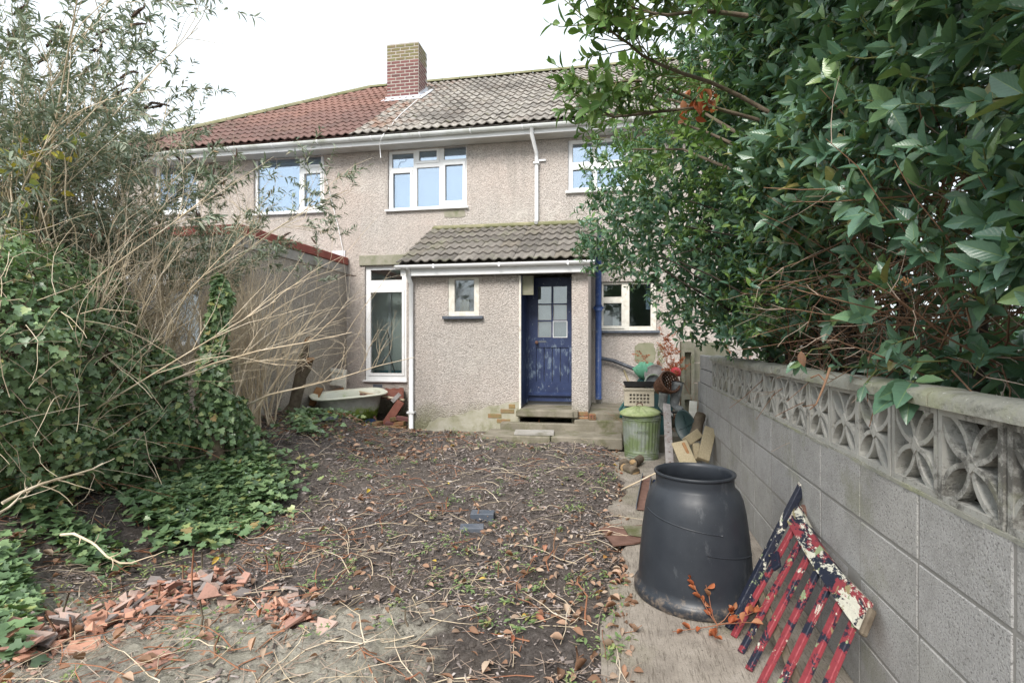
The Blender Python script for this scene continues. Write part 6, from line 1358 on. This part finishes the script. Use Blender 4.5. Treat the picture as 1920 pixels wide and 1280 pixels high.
p, d, _ = sprout(pa, 3200, .8, 1.5, 0, 1); scatter(s, (np.array([(0, -.3, 0), (1, 0, 0), (0, .3, 0)]), np.array([[0, 1, 2]]), np.zeros((3, 2)), np.zeros(1, int)), p, d, rng.normal(0, 1, (3200, 3)), rng.uniform(.014, .028, 3200)); stuff(s.build('seed_spikes', M['seed'], o))
# second arching buddleia spray reaching towards the house
o, A_, B_, C_ = shrub('buddleia', 'smaller arching buddleia spray in front of the red roof and left window', 'shrub', [T(190, 800, 5.8), T(260, 800, 6.0)], 26, (.06, .02, 1), .22, 3.1, .012, [M['twig_beige'], M['twig_beige']], (10, 26), (.30, .14), wob=.07, droop=.05, K=10)
s = Soup(); q = C_[C_[:, -1, 2] > 2.3]; n = 8000; p, d, _ = sprout(q, n, .4, 1.1, .2, 1); scatter(s, bl_t, p, d, rng.normal(0, .6, (n, 3)) + [0, 0, 1], rng.uniform(.04, .085, n)); stuff(s.build('foliage', M['buddleia'], o))
tips = np.vstack([C_[:, -1], A_[:, -1]]); td = np.vstack([C_[:, -1] - C_[:, -2], A_[:, -1] - A_[:, -2]]); sel = np.argsort(-tips[:, 2] + rng.normal(0, .5, len(tips)))[:50]; pa = grow(tips[sel], td[sel], rng.uniform(.08, .18, len(sel)), 6, .12, .02)
s = Soup(); v, f = tubes(pa, np.array([.3, .9, 1, .9, .7, .2])[None] * rng.uniform(.010, .015, (len(sel), 1)), 5); s.add(v, f, 0, False); stuff(s.build('seed_spikes', M['seed'], o))
# tall winter trees unseen behind the camera, added for the window glass to reflect
for x_, y_, h_, lab in ((-20.5, -15, 8.5, 'bare winter tree reflected in the window under the red roof'), (-12, -17, 7.0, 'smaller bare tree reflected in the three-light upstairs window'), (-29, -13, 8, 'third bare winter tree, farthest left, out of view, added for the glass to mirror')):
    shrub('bare_tree', lab, 'tree', [np.array([x_, y_, 0.])], 7, (0, 0, 1), .30, h_, .13, [M['bark_dark'], M['bark_dark']], (9, 40), (.42, .2), wob=.08)
# bramble with yellow leaves in the upper ivy
s = Soup(); n = 70; c = np.array([T(u, v, 4.3) for u, v in ((20, 300), (50, 285), (10, 350), (120, 285), (25, 440), (60, 330))]); p = c[rng.integers(0, 6, n)] + rng.normal(0, .10, (n, 3)); scatter(s, leaf_t(.7, 4, .2, .3), p, rng.normal(0, 1, (n, 3)), rng.normal(0, .5, (n, 3)) + [0, -.8, .6], rng.uniform(.05, .11, n))
v, f = tubes(grow(c, np.array([[.3, 0, -1]] * 6), np.full(6, 1.1), 8, .15), taper(6, 8, .004, .006), 5); s.add(v, f, 1, True)
o = s.build('yellow_leaved_climber', [M['yellow'], M['twig_beige']]); base_origin(o, tuple(T(40, 420, 4.3))); tag(o, 'climber with large yellow leaves at the far left above the ivy', 'climber')
# heap of brushwood at the lower left
bw = G(30, 900, .2); s = Soup(); n = 240; st = np.stack([bw[0] + rng.normal(.15, .38, n), bw[1] + rng.normal(-.35, .42, n), np.zeros(n)], -1); st[:, 2] = ground_h(st[:, 0], st[:, 1]) + rng.random(n) * .42
an = rng.normal(.1, .6, n); pa = grow(st, np.stack([np.cos(an), np.sin(an) * .6, rng.normal(.05, .25, n)], -1), rng.uniform(.4, 1.2, n), 6, .10, .03); v, f = tubes(pa, taper(n, 6, rng.uniform(.003, .007, n), .002), 5); s.add(v, f, 0, True)
o = s.build('brushwood_pile', M['twig_red']); base_origin(o, (bw[0], bw[1], gh(bw[0], bw[1]))); tag(o, 'heap of cut russet branches at the left edge of the garden', 'brushwood')
for i, (a_, b_, r, mt, lab) in enumerate(((T(170, 820, 4.4), T(236, 705, 4.6), .012, 'twig_red', 'straight russet branch sticking out of the ivy bank'), (T(232, 790, 5.0), T(275, 818, 4.9), .018, 'bark', 'short thick broken branch low in the ivy'), (T(0, 935, 3.3), T(195, 872, 3.9), .011, 'twig_beige', 'long pale branch lying over the ground ivy at the left'), (T(120, 1000, 3.3), T(245, 1060, 3.0), .009, 'twig_beige', 'bare beige stick pointing down to the rubble'), (T(0, 965, 3.2), T(80, 900, 3.6), .008, 'twig_beige', 'thin beige stick at the far left over the brushwood'))):
    K = 7; path_ = np.array([a_ + (b_ - a_) * t + rng.normal(0, .012, 3) for t in np.linspace(0, 1, K)]); s = Soup().tube(path_, np.linspace(r, r * .5, K), 6); p, d, _ = sprout(path_[None], 5, .4, .8); v, f = tubes(grow(p, d, rng.uniform(.08, .3, 5), 5, .1), taper(5, 5, r * .4, r * .2), 4); s.add(v, f, 0, True)
    o = s.build('branch', M[mt]); base_origin(o, tuple(a_)); tag(o, lab, 'branch', 'loose branches')

# ============================================================ THE GREEN SIDE ABOVE THE WALL
LT = [leaf_t(.46, 8, .30, d, .06, .45, True) for d in (.10, .25, -.05)]
ltm = []
for L in LT:
    s = Soup(); s.add(L[0], L[1], L[3], True, L[2]); me = s.mesh('leaf'); me.materials.append(M['laurel']); me.materials.append(M['midrib']); ltm.append(me)
def shoots(pos, dirs, nl, ln, lsz, open_=(.7, 1.25), K=4):
    """leafy shoots: returns stem paths and leaf pos/axis/normal/size"""
    n = len(pos); A_ = grow(pos, dirs, ln, K, .10, -.02); t = unit(A_[:, -1] - A_[:, 0]); ref = unit(np.cross(t, np.tile([.3, .2, 1.], (n, 1)))); r2 = np.cross(t, ref)
    j = np.arange(nl); fr = 1 - (j / nl) * .8; az = j * 2.4 + rng.uniform(0, 6.28, (n, 1)); op = (open_[0] + (open_[1] - open_[0]) * (j / nl))[None] + rng.normal(0, .12, (n, nl))
    base = A_[:, 0:1] + (A_[:, -1:] - A_[:, 0:1]) * fr[None, :, None]; rad = np.cos(az)[..., None] * ref[:, None] + np.sin(az)[..., None] * r2[:, None]
    axl = t[:, None] * np.cos(op)[..., None] + rad * np.sin(op)[..., None]; nrl = t[:, None] * np.sin(op)[..., None] - rad * np.cos(op)[..., None] + np.array([0, 0, .5]) + rng.normal(0, .2, (n, nl, 3))
    sz = lsz * rng.uniform(.70, 1.12, (n, 1)) * rng.uniform(.55, 1.1, (n, nl)) * (1 - .35 * (j == 0)); k_ = rng.random(n * nl) < .84
    return A_, base.reshape(-1, 3)[k_], axl.reshape(-1, 3)[k_], nrl.reshape(-1, 3)[k_], sz.ravel()[k_]
hl = thing('laurel_hedge', 'large-leaved dark green laurel overhanging the wall at the right', 'hedge', (1.75, 2.4, 0), world=True)
# outer face of the hedge, leaning a little over the coping
def face_x(y, z): return wallx(y) - .04 + .16 * (vnoise(y * 1.7, z * 1.7, 71) - .5) * 2 - .10 * sstep(1.9, 2.9, z) + .20 * sstep(1.75, 1.35, z)
ns_ = 3300; y = rng.uniform(.6, 4.1, ns_) ; z = 1.36 + 2.9 * rng.random(ns_) ** 1.0; dep = np.abs(rng.normal(0, .17, ns_))
bare = np.exp(-(((y - 2.65) / .62) ** 2 + ((z - 1.74) / .36) ** 2)); keep = rng.random(ns_) > bare * 1.1; low = (z < 1.62) & (y > 1.5); keep &= ~(low & (rng.random(ns_) < .75)); y, z, dep = y[keep], z[keep], dep[keep]
pos = np.stack([face_x(y, z) + dep, y, z], -1); dirs = np.stack([rng.normal(-.75, .35, len(y)), rng.normal(-.25, .45, len(y)), rng.normal(.45, .4, len(y))], -1)
A1, lp, la, ln_, ls = shoots(pos, dirs, 8, rng.uniform(.07, .15, len(y)), .112)
near = split_near(lp, ls, lp[:, 0] < wallx(lp[:, 1]) + .22)
s = Soup(); k3 = rng.integers(0, 3, len(lp))
for i in range(3):
    m = (~near) & (k3 == i); scatter(s, LT[i], lp[m], la[m], ln_[m], ls[m])
stuff(s.build('foliage', [M['laurel'], M['midrib']], hl)); individual(ltm, hl, lp[near], la[near], ln_[near], ls[near])
# leaves deep inside and over the top
n = 15000; y = rng.uniform(-.2, 4.6, n); z = rng.uniform(1.3, 4.6, n); p = np.stack([face_x(y, z) + .13 + rng.random(n) ** .9 * 1.2, y, z], -1); s = Soup(); sp = leaf_t(.46, 3, .3, .2)
keep = rng.random(n) > .75 * np.exp(-(((y - 2.65) / .62) ** 2 + ((z - 1.74) / .36) ** 2)) * (p[:, 0] < wallx(y) + .8); p = p[keep]; n = len(p)
scatter(s, sp, p, rng.normal(0, 1, (n, 3)), rng.normal(0, .6, (n, 3)) + [-.4, -.2, .8], rng.uniform(.08, .13, n)); stuff(s.build('inner_foliage', M['laurel'], hl))
n = 7000; y = rng.uniform(-.6, 6.2, n); p = np.stack([wallx(y) + .30 + rng.random(n) * .8, y, rng.uniform(.3, 1.45, n)], -1); s = Soup(); scatter(s, sp, p, rng.normal(0, 1, (n, 3)), rng.normal(0, .6, (n, 3)) + [-.4, -.2, .8], rng.uniform(.09, .14, n)); stuff(s.build('low_foliage', M['bay'], hl))
# trunks and bare inner twigs
def rods(name, mat, parent, st, di, ln, K, r0, r1, wob, sides=5, st_=True):
    pa = grow(st, di, ln, K, wob); s = Soup(); v, f = tubes(pa, taper(len(pa), K, r0, r1), sides); s.add(v, f, 0, True); o = s.build(name, mat, parent)
    if st_: stuff(o)
    return pa
for i, (yy, xx, r) in enumerate(((1.6, 1.42, .05), (2.05, 1.40, .06), (2.4, 1.36, .045), (2.75, 1.42, .055), (3.15, 1.38, .05), (3.6, 1.45, .05), (1.15, 1.5, .05))):
    A2 = grow(np.array([[xx + .08, yy, 0.]]), np.array([[rng.normal(0, .04), rng.normal(0, .08), 1]]), np.array([2.0]), 8, .015)[0]; Soup().tube(A2, np.linspace(r, r * .4, 8), 9).build('trunk', M['bark_dark'], hl)
n = 420; y = rng.uniform(2.05, 4.0, n); z = rng.uniform(1.35, 2.15, n); pa = rods('twigs', M['twig_brown'], hl, np.stack([wallx(y) + rng.uniform(.12, .5, n), y, z], -1), np.stack([rng.normal(-.3, .4, n), rng.normal(-.1, .7, n), rng.normal(.25, .5, n)], -1), rng.uniform(.2, .75, n), 6, .0045, .0015, .12, 4)
n = 900; p, d, _ = sprout(pa, n, .4, 1.2); rods('dead_twigs', M['twig_pale'], hl, p, d, rng.uniform(.05, .25, n), 4, .0022, .001, .15, 3)
s = Soup(); v, f = tubes(A1, taper(len(A1), 4, .0035, .002), 4); s.add(v, f, 0, True); stuff(s.build('shoot_stems', M['twig_green'], hl))
# sprig drooping over the coping and a hanging brown leaf
hs = thing('laurel_sprig', 'drooping laurel sprig hanging over the coping in front of the pierced blocks', 'sprig', tuple(T(1700, 722, 1.92)), world=True)
c0_ = T(1712, 715, 1.9); tips_ = [T(1650, 760, 1.85), T(1700, 770, 1.82), T(1672, 722, 1.9), T(1745, 712, 1.85), T(1690, 740, 1.8), T(1655, 742, 1.86)]
for i, q in enumerate(tips_):
    d_ = q - c0_; L_ = np.linalg.norm(d_); individual([ltm[i % 3]], hs, [c0_ + d_ * .15], np.array([d_]), np.array([[-.4, -.6, .5]]) + rng.normal(0, .2, (1, 3)), [max(L_ * 1.05, .085)])
Soup().tube([T(1770, 695, 2.0), T(1735, 705, 1.95), c0_], .004, 6).build('stem', M['twig_green'], hs)
for i, (u, v, t, lab) in enumerate(((1502, 678, 2.6, 'small drooping green sprig over the coping, left of the brown leaf twig'), (1620, 722, 2.15, 'single green laurel sprig lying on the coping behind the drooping one'))):
    c1_ = T(u, v, t); o = thing('laurel_sprig', lab, 'sprig', tuple(c1_), world=True)
    for k in range(4): individual([ltm[k % 3]], o, [c1_ + rng.normal(0, .01, 3)], np.array([[rng.normal(-.1, .5), rng.normal(-.2, .3), -.8]]), np.array([[-.6, -.6, .2]]) + rng.normal(0, .2, (1, 3)), [rng.uniform(.06, .085)])
    Soup().tube([c1_, c1_ + [.06, .03, .06], c1_ + [.16, .08, .07]], .003, 5).build('stem', M['twig_green'], o)
tw = np.array([T(1556, 690, 2.25), T(1548, 715, 2.2), T(1540, 735, 2.18), T(1530, 758, 2.15), T(1518, 768, 2.15)])
s = Soup().tube(tw, [.006, .005, .0045, .003, .002], 6).tube([tw[1], T(1535, 702, 2.2), T(1520, 708, 2.2)], .0035, 5).tube([tw[3], T(1505, 762, 2.12)], .002, 4); o = s.build('dead_twig', M['twig_brown']); base_origin(o, tuple(tw[0])); tag(o, 'forked dead twig hanging down over the pierced blocks', 'twig')

# bay tree overhanging the far part of the wall: dense small leaves
bt_ = thing('bay_tree', 'dense dark bay tree overhanging the far end of the wall and the porch', 'tree', (1.5, 5.3, 0), world=True)
bb_ = []
for u, v, t, r in ((1180, 330, 5.4, .46), (1160, 430, 5.5, .42), (1215, 450, 5.2, .48), (1250, 380, 4.9, .50), (1290, 470, 4.7, .48), (1320, 380, 4.4, .50), (1350, 520, 4.4, .42), (1300, 560, 4.8, .36), (1370, 300, 4.2, .48), (1400, 420, 3.9, .44), (1420, 560, 3.9, .36), (1130, 470, 5.6, .26), (1350, 590, 4.5, .32), (1300, 290, 4.7, .5), (1420, 240, 4.0, .45), (1235, 300, 5.1, .40), (1400, 620, 4.3, .22), (1330, 220, 4.6, .45), (1380, 140, 4.3, .5), (1440, 80, 3.8, .5), (1380, 40, 4.2, .5), (1420, -60, 4.0, .6), (1345, 130, 4.8, .4)):
    bb_.append((T(u, v, t), (r, r, r)))
    if u > 1250: bb_.append((T(u, v, t) + np.array([.55, .25, .05]), (r * 1.2,) * 3))
BTm = leaf_t(.42, 4, .30, .18)
pos, nr = blob_pts(bb_, 3400, .16); A3, lp, la, ln_, ls = shoots(pos, nr + np.array([-.15, -.25, .45]) + rng.normal(0, .35, pos.shape), 8, rng.uniform(.05, .12, len(pos)), .070)
d = np.linalg.norm(lp - [0, 0, CAMZ], axis=1); light = (vnoise(lp[:, 0] * 1.6 + 4, lp[:, 2] * 1.6, 81) > .62) & (lp[:, 1] < 4.6)
s = Soup(); scatter(s, BTm, lp[~light], la[~light], ln_[~light], ls[~light]); scatter(s, BTm, lp[light], la[light], ln_[light], ls[light], np.full(light.sum() * 8, 1)); v, f = tubes(A3, taper(len(A3), 4, .003, .0015), 3); s.add(v, f, 2, True)
stuff(s.build('foliage', [M['bay'], M['bay_light'], M['twig_green']], bt_))
p, nr = blob_pts(bb_, 9000, .42); s = Soup(); scatter(s, sp, p, rng.normal(0, 1, (len(p), 3)), rng.normal(0, .6, (len(p), 3)) + [0, 0, .5], rng.uniform(.07, .11, len(p))); stuff(s.build('inner_foliage', M['bay'], bt_))
for i, (yy, xx, r) in enumerate(((4.25, 1.42, .07), (4.7, 1.44, .08), (5.15, 1.42, .075), (5.6, 1.5, .09), (3.9, 1.48, .05))):
    A2 = grow(np.array([[xx, yy, 0.]]), np.array([[rng.normal(.02, .02), rng.normal(0, .05), 1]]), np.array([2.9]), 9, .012)[0]; Soup().tube(A2, np.linspace(r, r * .3, 9), 9).build('trunk', M['bark_dark'], bt_)
    B2 = grow(A2[4:7], np.array([[-.9, -.1, .5], [-.7, .2, .6], [-.8, -.5, .3]]), np.array([1.3, 1.2, 1.0]), 7, .07); v, f = tubes(B2, taper(3, 7, r * .22, .004), 6); s = Soup().add(v, f, 0, True); s.build('limb', M['bark_dark'], bt_)
# reaching laurel boughs against the sky
bg_ = thing('laurel_bough', 'long laurel bough with pale green leaves reaching over against the sky', 'bough', tuple(T(1420, 190, 2.6)), world=True)
main = [np.array([T(u, v, t) for u, v, t in q]) for q in (((1440, 210, 2.9), (1350, 160, 2.8), (1270, 135, 2.7), (1210, 110, 2.6), (1165, 70, 2.5), (1110, 40, 2.4)), ((1440, 230, 3.2), (1330, 200, 3.1), (1230, 210, 3.0), (1150, 220, 2.9), (1105, 195, 2.8)), ((1400, 30, 2.6), (1320, 20, 2.5), (1240, 30, 2.4), (1170, 10, 2.35)), ((1330, 200, 3.1), (1250, 165, 3.0), (1190, 150, 2.9), (1120, 160, 2.8)), ((1440, -40, 2.6), (1300, -30, 2.5), (1210, -10, 2.4)))]
s = Soup(); SH = []; SD = []
for q in main:
    K = 9; tt = np.linspace(0, len(q) - 1.001, K); path_ = np.array([q[int(t)] * (1 - t % 1) + q[int(t) + 1] * (t % 1) for t in tt]); s.tube(path_, np.linspace(.012, .004, K), 7)
    p, d, _ = sprout(path_[None], 26, .4, 1.1, .15, 1); SH.append(p); SD.append(d + [-.3, 0, .15]); SH.append(path_[-1:]); SD.append(unit(path_[-1:] - path_[-2:-1]))
s.build('limb', M['bark'], bg_)
p = np.vstack(SH); d = np.vstack(SD); ln1 = rng.uniform(.10, .24, len(p)); A4, lp, la, ln_, ls = shoots(p + unit(d) * .05, d, 8, ln1, .095); st = np.stack([p, p + unit(d) * .05], 1)
near = split_near(lp, ls, np.ones(len(lp), bool)); ll = Soup(); L2 = leaf_t(.42, 7, .28, .15, .05, .48, True); scatter(ll, L2, lp[~near], la[~near], ln_[~near], ls[~near]); v, f = tubes(A4, taper(len(A4), 4, .003, .0018), 4); ll.add(v, f, 2, True); v, f = tubes(st, taper(len(st), 2, .003, .003), 4); ll.add(v, f, 2, True)
stuff(ll.build('foliage', [M['bay_light'], M['midrib'], M['twig_green']], bg_)); s = Soup(); s.add(L2[0], L2[1], L2[3], True, L2[2]); me2 = s.mesh('leaf'); me2.materials.append(M['bay_light']); me2.materials.append(M['midrib']); individual([me2], bg_, lp[near], la[near], ln_[near], ls[near])
# boughs in the middle distance
b2 = thing('laurel_bough', 'bough of mid green leaves hanging in front of the roof and upper right window', 'bough', tuple(T(1300, 260, 3.9)), world=True)
P2 = []; 
for u, v, t in ((1150, 160, 4.1), (1130, 210, 4.1), (1200, 190, 4.0), (1180, 245, 4.0), (1240, 170, 3.9), (1250, 240, 3.8), (1300, 180, 3.7), (1120, 250, 4.2), (1160, 290, 4.2), (1220, 290, 4.0), (1290, 250, 3.7), (1350, 220, 3.5), (1330, 290, 3.5)): P2 += [T(u, v, t) + rng.normal(0, .13, 3) for _ in range(8)]
P2 = np.array(P2); A5, lp, la, ln_, ls = shoots(P2, rng.normal(0, .5, P2.shape) + [-.5, -.3, .25], 8, rng.uniform(.06, .14, len(P2)), .085); s = Soup(); scatter(s, BTm, lp, la, ln_, ls); v, f = tubes(A5, taper(len(A5), 4, .003, .0018), 4); s.add(v, f, 1, True); stuff(s.build('foliage', [M['bay_light'], M['twig_green']], b2))
s = Soup()
for q in (((1440, 300, 3.4), (1330, 250, 3.7), (1230, 215, 3.95), (1130, 215, 4.1)), ((1400, 260, 3.5), (1300, 200, 3.8), (1200, 170, 4.0), (1150, 150, 4.1)), ((1400, 330, 3.6), (1280, 280, 3.9), (1170, 280, 4.15))): s.tube([T(*k) for k in q], [.014, .010, .007, .004], 6)
s.build('limb', M['bark'], b2)
rl = Soup(); c = np.array([T(1305, 185, 3.1), T(1300, 200, 3.1), T(1325, 165, 3.15)]); n = 34; scatter(rl, lt, c[rng.integers(0, 3, n)] + rng.normal(0, .035, (n, 3)), rng.normal(0, .5, (n, 3)) + [0, 0, -.8], rng.normal(0, 1, (n, 3)), rng.uniform(.05, .09, n)); rl.tube([T(1330, 150, 3.2), T(1305, 185, 3.1)], .003, 5, mat=1); o = rl.build('dead_leaf_cluster', [M['rust_leaf'], M['twig_brown']]); base_origin(o, tuple(c[0])); tag(o, 'cluster of rust red dead leaves hanging in the upper green foliage', 'leaf cluster')
bz_ = Soup(); scatter(bz_, lt, np.array([T(1502, 658, 2.5)]), np.array([[.1, -.1, -1.]]), np.array([[-.5, -.8, .1]]), np.array([.075])); o = bz_.build('hanging_brown_leaf', M['dry']); base_origin(o, tuple(T(1502, 658, 2.5))); tag(o, 'single curled orange leaf hanging just above the coping', 'leaf')
cn = thing('seed_cluster', 'small brown seed cluster among the laurel leaves at the right', 'seed head', tuple(T(1702, 525, 1.75)), world=True); s = Soup(); cc = T(1702, 525, 1.75)
for k in range(26): q = cc + rng.normal(0, .009, 3); s.lathe([(0, -.004), (.004, 0), (0, .004)], 5, c=q)
s.build('seeds', M['wood_brown'], cn)
# light green young growth along the foot of the bay above the coping
yg = thing('young_laurel', 'bright green young laurel growth between the bay tree and the large laurel', 'shrub', (1.3, 3.9, 0), world=True)
n = 480; y = rng.uniform(3.0, 4.6, n); z = rng.uniform(1.45, 2.75, n) ; k = rng.random(n) < np.where(z < 1.6, .35, 1); y, z = y[k], z[k]
pos = np.stack([wallx(y) - .05 + rng.normal(0, .13, len(y)) , y, z], -1); A6, lp, la, ln_, ls = shoots(pos, np.stack([rng.normal(-.5, .4, len(y)), rng.normal(-.4, .4, len(y)), rng.normal(.5, .4, len(y))], -1), 7, rng.uniform(.05, .13, len(y)), .072)
s = Soup(); mm = rng.random(len(lp)) < .5; scatter(s, BTm, lp[mm], la[mm], ln_[mm], ls[mm]); scatter(s, BTm, lp[~mm], la[~mm], ln_[~mm], ls[~mm], np.full((~mm).sum() * 8, 1)); v, f = tubes(A6, taper(len(A6), 4, .003, .0015), 3); s.add(v, f, 2, True); stuff(s.build('foliage', [M['bay'], M['bay_light'], M['twig_green']], yg))
st = np.stack([rng.uniform(1.34, 1.5, 9), rng.uniform(3.1, 4.5, 9), np.zeros(9)], -1); pa = grow(st, np.array([[0, 0, 1]] * 9) + rng.normal(0, .04, (9, 3)), np.full(9, 2.2), 8, .03); s = Soup(); v, f = tubes(pa, taper(9, 8, .016, .005), 6); s.add(v, f, 0, True); s.build('stem', M['bark_dark'], yg)
# rust-red shrub by the house corner
rs_ = T(1275, 625, 7.6); o, A_, B_, C_ = shrub('rust_shrub', 'small rust red shrub with fine drooping twigs against the house wall', 'shrub', [np.array([rs_[0] + .1, rs_[1], .3])], 16, (-.15, -.05, 1), .30, 1.55, .008, [M['twig_red'], M['twig_red']], (10, 24), (.3, .14), wob=.1, droop=.08)
s = Soup(); q = C_[C_[:, -1, 2] > 1.1]; n = 1900; p, d, _ = sprout(q, n, .3, 1.2, .1, 1); scatter(s, leaf_t(.3, 2, .3, .2), p, d + [0, 0, -.4], rng.normal(0, 1, (n, 3)), rng.uniform(.025, .05, n)); stuff(s.build('foliage', M['rust_leaf'], o))
# moss strip on the wall
s = Soup(); n = 260; scatter(s, tg, np.stack([rng.normal(P(1238, 660, 9.47)[0], .035, n), np.full(n, 9.495), rng.uniform(P(1238, 700, 9.5)[2], P(1238, 645, 9.5)[2], n)], -1), rng.normal(0, .5, (n, 3)) + [0, -.5, .4], rng.normal(0, 1, (n, 3)), rng.uniform(.03, .07, n)); o = stuff(s.build('wall_moss', M['grass'])); tag(o, 'strip of bright green moss growing down the house wall', 'moss')
# far hedge line closing the view beyond the gardens
s = Soup(); n = 7000; side = rng.random(n) < .5; x = np.where(side, rng.uniform(-34, -10.8, n), rng.uniform(3.4, 30, n)); y = rng.normal(20, 1.0, n); z = rng.random(n) ** .7 * (2.0 + .6 * vnoise(x * .4, y * 0, 91)); scatter(s, sp, np.stack([x, y, z], -1), rng.normal(0, 1, (n, 3)), rng.normal(0, .6, (n, 3)) + [0, -.8, .6], rng.uniform(.3, .6, n)); stuff(tag(s.build('far_hedge', M['bay']), 'distant dark hedge beyond the houses, seen through the branches', 'hedge'))

for o in bpy.data.objects:
    if '_w' in o: del o['_w']
